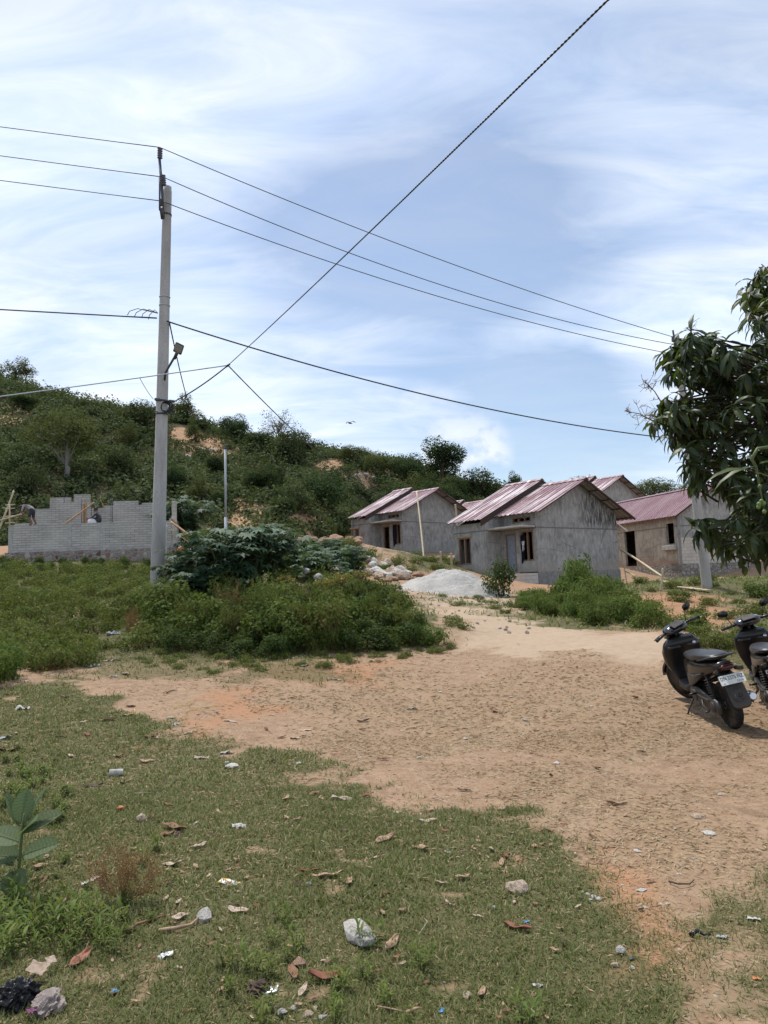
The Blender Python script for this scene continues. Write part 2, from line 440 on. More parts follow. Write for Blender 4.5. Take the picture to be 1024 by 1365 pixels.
M['pole_concrete'] = mat_pole()
M['steel'] = mat_plain('galvanised_steel', (.33,.35,.38), .5, .6, .15, 12, .05)
M['dark_steel'] = mat_plain('weathered_steel', (.07,.075,.085), .55, .4, .25, 14, .1)
M['insulator'] = mat_plain('grey_ceramic', (.08,.085,.11), .35, 0, .15, 9, 0)
M['wire'] = mat_plain('wire_dark', (.045,.048,.055), .6, .2, .1, 3, 0)
M['wire_black'] = mat_plain('cable_black', (.015,.016,.02), .55, 0, .2, 30, 0)
M['wire_blue'] = mat_plain('cable_pale', (.33,.40,.44), .6, 0, .1, 3, 0)
M['lamp_glass'] = mat_plain('lamp_lens', (.30,.31,.30), .25, 0, .1, 20, 0, .5)
M['flagsteel'] = mat_plain('white_steel', (.40,.42,.45), .55, .2, .08, 5, 0)
M['black_plastic'] = mat_plain('black_plastic', (.011,.011,.013), .34, 0, .3, 5, .02, .5, dirt=(.024,.021,.018))
M['gloss_black'] = mat_plain('gloss_black_paint', (.009,.009,.012), .16, 0, .2, 5, 0, .5, coat=.6)
M['dusty_grey'] = mat_plain('dusty_grey_plastic', (.030,.029,.028), .5, 0, .3, 9, .05, .4, dirt=(.075,.06,.047))
M['brown_panel'] = mat_plain('dusty_side_panel', (.015,.014,.013), .28, 0, .3, 6, .02, .5, dirt=(.05,.039,.031))
M['seat'] = mat_plain('seat_vinyl', (.022,.023,.026), .42, 0, .2, 18, .1, .5)
M['tyre'] = mat_plain('tyre_rubber', (.018,.018,.018), .85, 0, .3, 18, .3, .2, dirt=(.07,.055,.04))
M['alloy'] = mat_plain('engine_alloy', (.06,.06,.06), .5, .5, .3, 12, .1, .5, dirt=(.07,.056,.044))
M['chrome'] = mat_plain('chrome', (.5,.5,.52), .2, .9, .1, 5, 0)
M['mirror'] = mat_plain('mirror_back', (.012,.012,.013), .3, 0, .1, 5, 0, .5)
M['plate_white'] = mat_plain('plate_white', (.68,.70,.68), .5, 0, .08, 20, 0)
M['plate_black'] = mat_plain('plate_black', (.012,.012,.013), .5, 0, .1, 20, 0)
M['plate_ink'] = mat_plain('plate_ink', (.02,.02,.02), .5, 0, .1, 20, 0)
M['plate_ink_white'] = mat_plain('plate_ink_white', (.55,.56,.56), .5, 0, .1, 20, 0)
M['emblem'] = mat_plain('embossed_grey', (.06,.06,.063), .5, 0, .2, 20, 0)
M['tail_red'] = mat_plain('tail_lamp_red', (.045,.006,.006), .2, 0, .1, 5, 0, .5)
M['cloth_black'] = mat_plain('black_cloth', (.012,.012,.018), .95, 0, .3, 6, .2, .1)
M['cloth_white'] = mat_plain('white_cloth', (.55,.55,.58), .9, 0, .1, 6, .2, .1)
M['skin'] = mat_plain('brown_skin', (.16,.085,.055), .6, 0, .1, 6, 0)
M['shirt'] = mat_plain('grey_shirt', (.30,.26,.26), .9, 0, .12, 6, .1)
M['shorts'] = mat_plain('dark_shorts', (.035,.035,.045), .9, 0, .15, 6, .1)
M['hair'] = mat_plain('black_hair', (.012,.010,.009), .7, 0, .1, 30, .1)
M['bird'] = mat_plain('dark_feathers', (.035,.03,.03), .8, 0, .2, 20, 0)
M['leaf_scrub'] = mat_leaf('scrub_leaf', [(.028,.042,.020),(.042,.060,.027),(.062,.082,.036),(.090,.104,.050),(.112,.116,.064)], .85, .2, .06)
M['leaf_scrub_dark'] = mat_leaf('dark_tree_leaf', [(.020,.038,.017),(.029,.052,.021),(.040,.066,.026),(.055,.080,.034)], .8, .2, .08)
M['leaf_olive'] = mat_leaf('olive_leaf', [(.05,.07,.022),(.075,.09,.03),(.10,.105,.045),(.06,.075,.03)], .85, .25, .06)
M['leaf_bush'] = mat_leaf('bush_leaf', [(.036,.066,.016),(.056,.096,.021),(.082,.122,.028),(.125,.150,.037),(.050,.074,.021)], .75, .3, .12)
M['leaf_bush_dark'] = mat_leaf('bush_leaf_dark', [(.020,.040,.012),(.032,.058,.016),(.050,.078,.020),(.06,.05,.03)], .75, .28, .12)
M['leaf_weed'] = mat_leaf('weed_leaf', [(.054,.080,.020),(.080,.106,.026),(.112,.130,.034),(.16,.145,.06)], .75, .3, .12)
M['leaf_castor'] = mat_leaf('castor_leaf', [(.026,.060,.034),(.038,.080,.044),(.055,.105,.058),(.078,.125,.07)], .6, .22, .25)
M['leaf_mango'] = mat_leaf('mango_leaf', [(.014,.030,.010),(.020,.040,.013),(.028,.052,.016),(.042,.070,.021),(.075,.100,.030)], .45, .28, .35)
M['leaf_herb'] = mat_leaf('herb_leaf', [(.075,.115,.020),(.105,.150,.026),(.145,.180,.036),(.19,.19,.06)], .6, .35, .2)
M['leaf_yellow'] = mat_leaf('yellowing_leaf', [(.15,.13,.03),(.22,.17,.03),(.16,.09,.03)], .55, .3, .3)
M['leaf_calotropis'] = mat_leaf('broad_grey_leaf', [(.075,.12,.055),(.105,.15,.072),(.19,.23,.13)], .6, .35, .2)
M['grass'] = mat_leaf('grass_blade', [(.066,.088,.025),(.096,.118,.033),(.130,.148,.046),(.182,.178,.070),(.255,.205,.110),(.36,.275,.165)], .6, .25, .25)
M['straw'] = mat_leaf('straw', [(.24,.16,.09),(.33,.235,.14),(.43,.325,.205),(.24,.16,.10)], .8, .1, .2)
M['dryweed'] = mat_leaf('dry_weed', [(.16,.07,.03),(.22,.11,.05),(.28,.16,.08)], .8, .2, .2)
M['bark'] = mat_plain('bark', (.10,.075,.055), .9, 0, .35, 12, .5, .2)
M['bark_pale'] = mat_plain('pale_bark', (.22,.20,.175), .9, 0, .3, 12, .4, .2)
M['stem_green'] = mat_plain('green_stem', (.09,.12,.04), .6, 0, .25, 12, .1)
M['twig_dark'] = mat_plain('live_twig', (.045,.040,.026), .85, 0, .3, 20, .2, .2)
M['twig'] = mat_plain('dry_twig', (.20,.12,.07), .85, 0, .3, 20, .2, .2)
M['fruit'] = mat_plain('green_fruit', (.14,.20,.05), .45, 0, .15, 10, 0)
# ------------------------------------------------------------------ ground masks (world polygons on the ground)
def wpoly(px): return np.array([[*gp(x, y)[:2]] for x, y in px])
def sdist(P, X, Y):
    """signed distance to polygon (positive inside)"""
    X = np.asarray(X, float); Y = np.asarray(Y, float); ins = np.zeros(X.shape, bool); d = np.full(X.shape, 1e9); n = len(P)
    for i in range(n):
        x0, y0 = P[i]; x1, y1 = P[(i+1) % n]
        ex, ey = x1-x0, y1-y0; L = ex*ex+ey*ey+1e-12
        t = np.clip(((X-x0)*ex+(Y-y0)*ey)/L, 0, 1)
        d = np.minimum(d, np.hypot(X-x0-t*ex, Y-y0-t*ey))
        c = ((y0 > Y) != (y1 > Y)) & (X < (x1-x0)*(Y-y0)/(y1-y0+1e-12)+x0); ins ^= c
    return np.where(ins, d, -d)
NEAR_LAWN = np.r_[wpoly([(-60,925),(0,920),(70,912),(140,935),(210,968),(300,992),(380,1010),(450,1045),(540,1078),(640,1100),(740,1125),(790,1170),(815,1215),(860,1255),(885,1300),(905,1362)]), [[.95,1.6],[.9,-6],[-9,-6],[-9,8]]]
LAWN_RIGHT = np.r_[wpoly([(1090,1150),(1024,1195),(950,1185),(925,1205),(905,1235),(955,1265),(930,1300),(960,1362)]), [[1.2,1.6],[1.6,-4],[6,-4],[7,4]]]
FIELD = np.r_[wpoly([(-200,880),(0,884),(60,888),(150,880),(300,878),(420,880),(520,868),(600,852),(575,822),(545,795),(500,778),(470,762),(400,735),(300,740),(200,742),(100,742),(-100,740)]), [[-45,34],[-45,12]]]
THIN = wpoly([(20,884),(150,878),(300,884),(420,882),(470,878),(440,905),(330,912),(190,905),(90,902)])
BANK = wpoly([(690,822),(740,834),(830,842),(900,843),(1000,842),(1120,850),(1120,765),(960,772),(900,768),(840,778),(740,786),(690,790)])
VERGE = wpoly([(930,850),(1024,846),(1150,850),(1150,930),(1030,930),(1000,900),(945,880)])
BEHIND = wpoly([(500,770),(560,768),(610,770),(640,760),(600,742),(500,745)])
STRIP = wpoly([(560,785),(600,800),(680,806),(720,822),(850,843),(760,838),(680,826),(610,810),(575,798)])
RED = [wpoly(p) for p in ([(840,790),(900,785),(985,800),(985,830),(900,845),(850,835)], [(690,770),(730,772),(735,790),(690,786)], [(230,990),(290,975),(380,890),(440,880),(520,885),(470,905),(350,905)],
       [(790,1160),(840,1150),(900,1240),(880,1290),(830,1230)], [(500,752),(560,752),(560,770),(510,770)], [(350,712),(480,712),(480,724),(350,724)], [(0,700),(14,700),(14,740),(0,745)])]
PALE = wpoly([(540,770),(620,772),(700,800),(740,826),(880,846),(1000,850),(1000,870),(860,880),(700,868),(610,860),(600,838),(570,812),(540,790)])
GREYP = wpoly([(884,1240),(915,1240),(930,1275),(905,1285),(885,1262)])
def sst(x): x = np.clip(x, 0, 1); return x*x*(3-2*x)
def masks(X, Y):
    nz = fbm(X*1.3, Y*1.3, 21, 4)-.47; n2 = fbm(X*6, Y*6, 31, 3)-.44
    sc = .25+.03*np.clip(Y, 0, 40)
    soft = lambda P, k=1.0: sst((sdist(P, X, Y)+nz*4.4*sc*k+n2*1.9*sc)/(sc*1.3)+.5)
    near = np.maximum(soft(NEAR_LAWN), soft(LAWN_RIGHT)*.8)
    near = near*np.clip(1.15-1.3*sst((n2-.10)*4), .25, 1)
    far = np.maximum.reduce([soft(FIELD, .6), soft(BANK, .8)*.85, soft(BEHIND)*.8, soft(STRIP, .6)*.55, soft(VERGE)*.9])
    thin = soft(THIN)*.55
    red = np.zeros_like(X)
    for p in RED: red = np.maximum(red, soft(p))
    pale = soft(PALE); far = far*(1-.75*red); near = near*(1-.45*red)
    return near, far, thin, red, pale
def axis(a, fine0, fine1, b, h, grow):
    xs = list(np.arange(fine0, fine1+1e-6, h)); s = h; x = fine1
    while x < b: s *= grow; x += s; xs.append(min(x, b))
    s = h; x = fine0; pre = []
    while x > a: s *= grow; x -= s; pre.append(max(x, a))
    return np.array(pre[::-1]+xs)
xs = axis(-90, -5, 6, 90, .07, 1.055); ys = axis(-40, 1.5, 15, 95, .075, 1.05)
GX, GY = np.meshgrid(xs, ys); GZ = G(GX, GY)
mk = list(masks(GX, GY))
def pdist(P, X, Y):
    d = np.full(X.shape, 1e9)
    for (x0,y0),(x1,y1) in zip(P[:-1], P[1:]):
        ex, ey = x1-x0, y1-y0; t = np.clip(((X-x0)*ex+(Y-y0)*ey)/(ex*ex+ey*ey), 0, 1); d = np.minimum(d, np.hypot(X-x0-t*ex, Y-y0-t*ey))
    return d
for tr in ([(1100,893),(1000,884),(880,868),(760,862),(680,850),(625,832),(590,808),(566,790),(545,778)], [(1100,915),(980,902),(870,885),(740,876),(660,866),(612,846),(575,820),(552,798),(530,780)], [(560,1010),(700,960),(830,915),(940,885),(1060,870)], [(760,1100),(830,1020),(930,950),(1010,915)]):
    dd0 = pdist(wpoly(tr), GX+(vnoise(GX*.7, GY*.7, 90)-.5)*.25, GY); wv = .45+.8*vnoise(GX*1.1, GY*1.1, 91)
    GZ = GZ-.018*np.exp(-(dd0/.11)**2)*wv+.007*np.exp(-((dd0-.22)/.09)**2)*wv
    mk[4] = np.maximum(mk[4], np.exp(-(dd0/.13)**2)*.45*np.clip(wv, 0, 1)); mk[0] = mk[0]*(1-.6*np.exp(-(dd0/.12)**2))
nx, ny = len(xs), len(ys)
idx = np.arange(nx*ny).reshape(ny, nx)
faces = np.stack([idx[:-1,:-1], idx[:-1,1:], idx[1:,1:], idx[1:,:-1]], -1).reshape(-1, 4)
grass_m = np.maximum(mk[0], mk[1]); grass_m = np.maximum(grass_m, mk[2])
dry = sst((fbm(GX*.8, GY*.8, 41)-.33)*4)*np.clip((13-GY)/4, 0, 1)
mcol = np.stack([grass_m, mk[4], mk[3], dry], -1).reshape(-1, 4)
g_me = np_mesh('ground', np.stack([GX, GY, GZ], -1).reshape(-1, 3), [faces], {'mask': mcol}, smooth=True)
def mat_ground():
    t = NT('trodden_earth'); co = t.coord()
    a = t.n('ShaderNodeAttribute', attribute_name='mask'); sp = t.n('ShaderNodeSeparateColor'); t.set(sp.inputs[0], a.outputs['Color'])
    g, pale, red, dryv = sp.outputs[0], sp.outputs[1], sp.outputs[2], a.outputs['Alpha']
    n1 = t.noise(1.7, 6, .65); n2 = t.noise(9, 6, .7); n3 = t.noise(55, 5, .7); n4 = t.noise(170, 3, .6)
    dirt = t.mix(t.mapr(n1, .3, .7), (.205,.126,.076), (.315,.206,.130))
    dirt = t.mix(t.mapr(n2, .40, .64, 0, .7), dirt, (.38,.275,.185))
    dirt = t.mix(t.mapr(n3, .5, .62, 0, .7), dirt, (.15,.098,.060))
    straw = t.mix(t.mapr(n3, .35, .65), (.15,.098,.056), (.39,.285,.18))
    sf = t.math('MULTIPLY', t.mapr(n2, .40, .56), t.math('MULTIPLY', dryv, .95)); dirt = t.mix(sf, dirt, straw)
    dirt = t.mix(t.math('MULTIPLY', pale, t.mapr(n2, .25, .6, .55, .9)), dirt, t.mix(n3, (.33,.245,.165), (.44,.345,.25)))
    dirt = t.mix(t.math('MULTIPLY', red, t.mapr(n2, .3, .6, .35, .9)), dirt, t.mix(t.mapr(n3, .35, .65), (.27,.125,.062), (.42,.225,.125)))
    # pebbles of paler stone bedded in the earth
    v = t.n('ShaderNodeTexVoronoi', i_Scale=26., feature='F1'); t.set(v.inputs['Vector'], co)
    vs = t.n('ShaderNodeSeparateColor'); t.set(vs.inputs[0], v.outputs['Color'])
    pb = t.math('MULTIPLY', t.mapr(v.outputs['Distance'], .30, .20), t.math('GREATER_THAN', vs.outputs[0], .86))
    dirt = t.mix(t.math('MULTIPLY', pb, .7), dirt, t.mix(vs.outputs[1], (.22,.17,.13), (.5,.44,.37)))
    soil = t.mix(t.mapr(n3, .3, .7), (.055,.058,.022), (.14,.120,.060))
    soil = t.mix(t.mapr(n2, .5, .72, 0, .5), soil, (.19,.14,.08))
    col = t.mix(t.mapr(g, .15, .7), dirt, soil)
    h = t.math('ADD', t.math('MULTIPLY', n2, .5), t.math('ADD', t.math('MULTIPLY', n3, .35), t.math('MULTIPLY', n4, .2)))
    h = t.math('ADD', h, t.math('MULTIPLY', pb, .25))
    return t.end(t.pbr(col, .95, 0, t.bump(h, .55, .03), .15))
ground = tag(link('ground', g_me, mat_ground()), kind='structure')
# ------------------------------------------------------------------ hill
RIDGE = np.array([(-500,470),(-250,462),(-80,470),(0,478),(60,497),(110,514),(160,522),(200,532),(235,532),(300,556),(330,566),(380,578),(430,590),(500,602),(560,610),(620,630),(660,640),(720,652),(800,658),(900,664),(1024,672),(1250,690),(1700,720)], float)
YR, YF = 122.0, 47.0
def yfoot(x): return YF+27*sst((np.asarray(x, float)+8)/9)
_rz = np.array([at(px, py+17, YR).z for px, py in RIDGE])
def hillz(x, y):
    x = np.asarray(x, float); y = np.asarray(y, float)
    px = 512+FPX*x/np.maximum(y, 30)*1.0
    zr = np.interp(px, RIDGE[:,0], _rz)
    yf = yfoot(x); z0 = G(x, np.minimum(yf, 60))-.5
    s = (y-yf)/(YR-yf)
    f = np.where(s < 1, 1.12*s-.12*s*s, 1-.25*(s-1)-.05*(s-1)**2)
    bump = (fbm(x*.05, y*.05, 51, 4)-.47)*9*np.clip(s*1.4, 0, 1)*np.clip((1.1-s)*3, .15, 1)+(fbm(x*.3, y*.3, 55, 3)-.44)*1.2*np.clip(s*3, 0, 1)
    return z0+(zr-z0)*f+bump
hx = np.linspace(-230, 200, 300); hy = np.r_[np.linspace(45, 130, 130), np.linspace(133, 300, 30)]
HX, HY = np.meshgrid(hx, hy); HZ = hillz(HX, HY)
idx = np.arange(HX.size).reshape(HX.shape)
faces = np.stack([idx[:-1,:-1], idx[:-1,1:], idx[1:,1:], idx[1:,:-1]], -1).reshape(-1, 4)
BARE = [(262,593,40,15),(245,578,20,9),(330,690,28,30),(410,690,24,24),(445,622,18,10),(400,600,16,7),(485,638,24,11),(35,556,18,10),(300,612,26,9),(330,715,32,16),(200,705,16,16),(10,560,12,9),(560,625,14,7),(360,640,14,8)]
_hp = np.stack([HX, HY, HZ], -1).reshape(-1, 3)-np.array(EYE); _d = _hp @ np.array(_F); _px = 512+FPX*(_hp @ np.array(_Rt))/_d; _py = 682.5-FPX*(_hp @ np.array(_Up))/_d
bare = np.zeros(len(_d))
for cx_, cy_0, ax_, ay_ in BARE: bare = np.maximum(bare, np.clip(1.4-((_px-cx_)/ax_)**2-((_py-cy_0)/ay_)**2, 0, 1))
h_me = np_mesh('hill', np.stack([HX, HY, HZ], -1).reshape(-1, 3), [faces], {'bare': bare}, smooth=True)
def mat_hill():
    t = NT('hill_soil'); n1 = t.noise(.12, 5, .6); n2 = t.noise(.9, 6, .65); n3 = t.noise(6, 4, .6)
    c = t.mix(t.mapr(n2, .35, .65), (.035,.042,.018), (.075,.07,.035))
    c = t.mix(t.mapr(n1, .53, .63, 0, .75), c, t.mix(n2, (.26,.15,.085), (.38,.27,.18)))
    b = t.mapr(t.math('ADD', t.attr('bare'), t.math('MULTIPLY', n2, .8)), .6, .95)
    c = t.mix(b, c, t.mix(t.mapr(n3, .3, .7), (.30,.165,.09), (.44,.30,.19)))
    return t.end(t.pbr(c, .95, 0, t.bump(t.math('ADD', n2, t.math('MULTIPLY', n3, .3)), .8, .3), .1))
hill = tag(link('hill', h_me, mat_hill()), kind='structure')
def hp(px, py):
    """point of the hillside seen at a pixel"""
    p0 = at(px, py, 0); p1 = at(px, py, 1)-p0; ds = np.linspace(46, 200, 500)
    X = p0.x+p1.x*ds; Y = p0.y+p1.y*ds; Z = p0.z+p1.z*ds
    k = np.nonzero(Z < hillz(X, Y))[0]
    i = k[0] if len(k) else int(np.argmin(np.abs(Y-YR)))
    return V(X[i], Y[i], float(hillz(X[i:i+1], Y[i:i+1])[0]))
# ------------------------------------------------------------------ sky and sun
SUN_EL, SUN_AZ = R(66), R(-38)          # azimuth measured from +Y towards +X
sd = V(math.sin(SUN_AZ)*math.cos(SUN_EL), math.cos(SUN_AZ)*math.cos(SUN_EL), math.sin(SUN_EL))
world = bpy.data.worlds.new('World'); scene.world = world; world.use_nodes = True
wt = world.node_tree; wt.nodes.clear()
class WT(NT):
    def __init__(s, t): s.t = t
w = WT(wt)
sky = w.n('ShaderNodeTexSky', sky_type='NISHITA', sun_disc=False)
sky.sun_elevation = SUN_EL; sky.sun_rotation = SUN_AZ; sky.altitude = 50; sky.air_density = 1.0; sky.dust_density = .8; sky.ozone_density = 1.0
gen = w.n('ShaderNodeTexCoord').outputs['Generated']
sep = w.n('ShaderNodeSeparateXYZ'); w.set(sep.inputs[0], gen)
den = w.math('ADD', w.math('MAXIMUM', sep.outputs[2], 0.), .22)
cx = w.math('DIVIDE', sep.outputs[0], den); cy = w.math('DIVIDE', sep.outputs[1], den)
cv = w.n('ShaderNodeCombineXYZ'); w.set(cv.inputs[0], cx); w.set(cv.inputs[1], cy)
mp = w.n('ShaderNodeMapping'); w.set(mp.inputs[0], cv.outputs[0]); mp.inputs['Rotation'].default_value = (0,0,R(-32)); mp.inputs['Scale'].default_value = (.75,2.0,1); mp.inputs['Location'].default_value = (3.1,.4,0)
c1 = w.noise(.9, 7, .52, mp.outputs[0], .5); c2 = w.noise(3.2, 7, .6, mp.outputs[0], .8)
cir = w.math('ADD', w.math('MULTIPLY', c1, .75), w.math('MULTIPLY', c2, .25))
# the clearer band of blue right of the middle, and veil elsewhere
def lobe(d, k0, k1):
    d = Vector(d).normalized()
    dp = w.n('ShaderNodeVectorMath', operation='DOT_PRODUCT'); w.set(dp.inputs[0], gen); dp.inputs[1].default_value = d
    nd = w.n('ShaderNodeMapRange', interpolation_type='SMOOTHSTEP', i_1=k0, i_2=k1, i_3=0., i_4=1.); w.set(nd.inputs[0], dp.outputs['Value']); return nd.outputs[0]
def skydir(px, py): return at(px, py, 1)-EYE
blue = w.math('ADD', w.math('MULTIPLY', lobe(skydir(580,440), .95, 1.0), .27), w.math('MULTIPLY', lobe(skydir(760,610), .985, 1.0), .34))
blue = w.math('ADD', blue, w.math('MULTIPLY', lobe(skydir(800,240), .93, 1.0), .10))
blue = w.math('ADD', blue, w.math('MULTIPLY', lobe(skydir(300,40), .90, 1.0), .04))
white = w.math('ADD', w.math('MULTIPLY', lobe(skydir(900,390), .965, 1.0), .14), w.math('MULTIPLY', lobe(skydir(330,560), .96, 1.0), .12))
white = w.math('ADD', white, w.math('MULTIPLY', lobe(skydir(60,360), .95, 1.0), .06)); white = w.math('ADD', white, w.mapr(sep.outputs[2], .42, .16, 0, .10))
cir = w.math('SUBTRACT', w.math('ADD', cir, white), blue)
veil = w.mapr(cir, .25, .66, .20, .95)
# low heaped clouds
mp2 = w.n('ShaderNodeMapping'); w.set(mp2.inputs[0], gen); mp2.inputs['Scale'].default_value = (1,1,1.6)
cu = w.noise(9, 8, .58, mp2.outputs[0], .2)
band = w.math('MULTIPLY', w.mapr(sep.outputs[2], .30, .16), w.math('MAXIMUM', lobe(skydir(620,605), .9975, .9994), w.math('MAXIMUM', lobe(skydir(130,450), .985, .998), w.math('MULTIPLY', lobe(skydir(570,545), .9990, .9998), .9))))
cum = w.math('MULTIPLY', w.mapr(cu, .43, .53), band)
ccol = w.mix(w.mapr(cu, .45, .75), (6.4,6.8,7.5), (8.6,8.8,9.2))
skyc = w.mix(1.0, sky.outputs[0], (1,1,1), 'MULTIPLY')
s1 = w.mix(veil, skyc, w.mix(w.mapr(c2, .35, .65), (5.4,6.55,8.5), (7.5,8.05,8.9)))
s2 = w.mix(w.math('MULTIPLY', cum, .9), s1, ccol)
bg = w.n('ShaderNodeBackground', i_Strength=.1); w.set(bg.inputs[0], s2)
wo = w.n('ShaderNodeOutputWorld'); wt.links.new(bg.outputs[0], wo.inputs[0])
sl = bpy.data.lights.new('sun', 'SUN'); sl.energy = 3.0; sl.angle = R(1.2); sl.color = (1,.95,.87)
so = bpy.data.objects.new('sun', sl); COL.objects.link(so); so.rotation_euler = sd.to_track_quat('Z', 'Y').to_euler()
vs_ = scene.view_settings; vs_.view_transform = 'Standard'; vs_.look = 'None'; vs_.exposure = .5; vs_.gamma = 1
cy_ = scene.cycles; cy_.max_bounces = 6; cy_.diffuse_bounces = 3; cy_.glossy_bounces = 2; cy_.transmission_bounces = 2; cy_.transparent_max_bounces = 4
cy_.use_adaptive_sampling = True; cy_.adaptive_threshold = .02; cy_.use_denoising = True; cy_.time_limit = 700
cy_.caustics_reflective = False; cy_.caustics_refractive = False; cy_.sample_clamp_indirect = 6
# ------------------------------------------------------------------ houses
def sheet(mb, u0, u1, v0, v1, zf, rib=.30, hr=.035, th=.012, dirv='u'):
    """ribbed roof sheet: zf(u) its height; ribs run along u; thin slab"""
    n = max(2, int(round((v1-v0)/rib))); top = []
    prof = [(0,0),(.5,0),(.62,1),(.86,1),(.98,0)]
    for k in range(n):
        for a, b in prof: top.append((v0+(k+a)*(v1-v0)/n, b*hr))
    top.append((v1, 0))
    us = [u0, u1]; vs = []; m = len(top)
    for off in (0, -th):
        for u in us:
            for v, h in top: vs.append((u, v, zf(u)+h+off))
    fs = []
    for i in range(m-1):
        fs.append((i, m+i, m+i+1, i+1)); fs.append((2*m+i, 2*m+i+1, 3*m+i+1, 3*m+i))
        fs.append((i, i+1, 2*m+i+1, 2*m+i)); fs.append((m+i, 3*m+i, 3*m+i+1, m+i+1))
    fs.append((0, 2*m, 3*m, m)); fs.append((m-1, 2*m-1, 4*m-1, 3*m-1))
    mb.add(vs, fs)
def wall_with_holes(mb, plane, a0, a1, z0, z1, holes, t, p0):
    """wall slab. plane 'v': lies at u=p0..p0+t, runs along v (a). plane 'u': at v=p0..p0+t runs along u."""
    cuts_a = sorted({a0, a1, *[h[0] for h in holes], *[h[1] for h in holes]}); cuts_z = sorted({z0, z1, *[h[2] for h in holes], *[h[3] for h in holes]})
    occ = {}
    for i in range(len(cuts_a)-1):
        for j in range(len(cuts_z)-1):
            ca = (cuts_a[i]+cuts_a[i+1])/2; cz = (cuts_z[j]+cuts_z[j+1])/2
            occ[i,j] = not any(h[0] < ca < h[1] and h[2] < cz < h[3] for h in holes)
    def pt(a, z, o): return (p0+o, a, z) if plane == 'v' else (a, p0+o, z)
    for (i, j), s in occ.items():
        if not s: continue
        A0, A1, Z0, Z1 = cuts_a[i], cuts_a[i+1], cuts_z[j], cuts_z[j+1]
        for o in (0, t): mb.add([pt(A0,Z0,o), pt(A1,Z0,o), pt(A1,Z1,o), pt(A0,Z1,o)], [(0,1,2,3)])
        for di, dj, q in ((-1,0,(A0,Z0,A0,Z1)), (1,0,(A1,Z0,A1,Z1)), (0,-1,(A0,Z0,A1,Z0)), (0,1,(A0,Z1,A1,Z1))):
            if not occ.get((i+di, j+dj), False):
                mb.add([pt(q[0],q[1],0), pt(q[0],q[1],t), pt(q[2],q[3],t), pt(q[2],q[3],0)], [(0,1,2,3)])
def frame_of(N, az):
    """local axes: u along the gable to the right, v along the facade away"""
    u = V(math.cos(az), -math.sin(az), 0); v = V(math.sin(az), math.cos(az), 0)
    return Matrix(((u.x, v.x, 0, N.x), (u.y, v.y, 0, N.y), (u.z, v.z, 1, N.z), (0,0,0,1)))
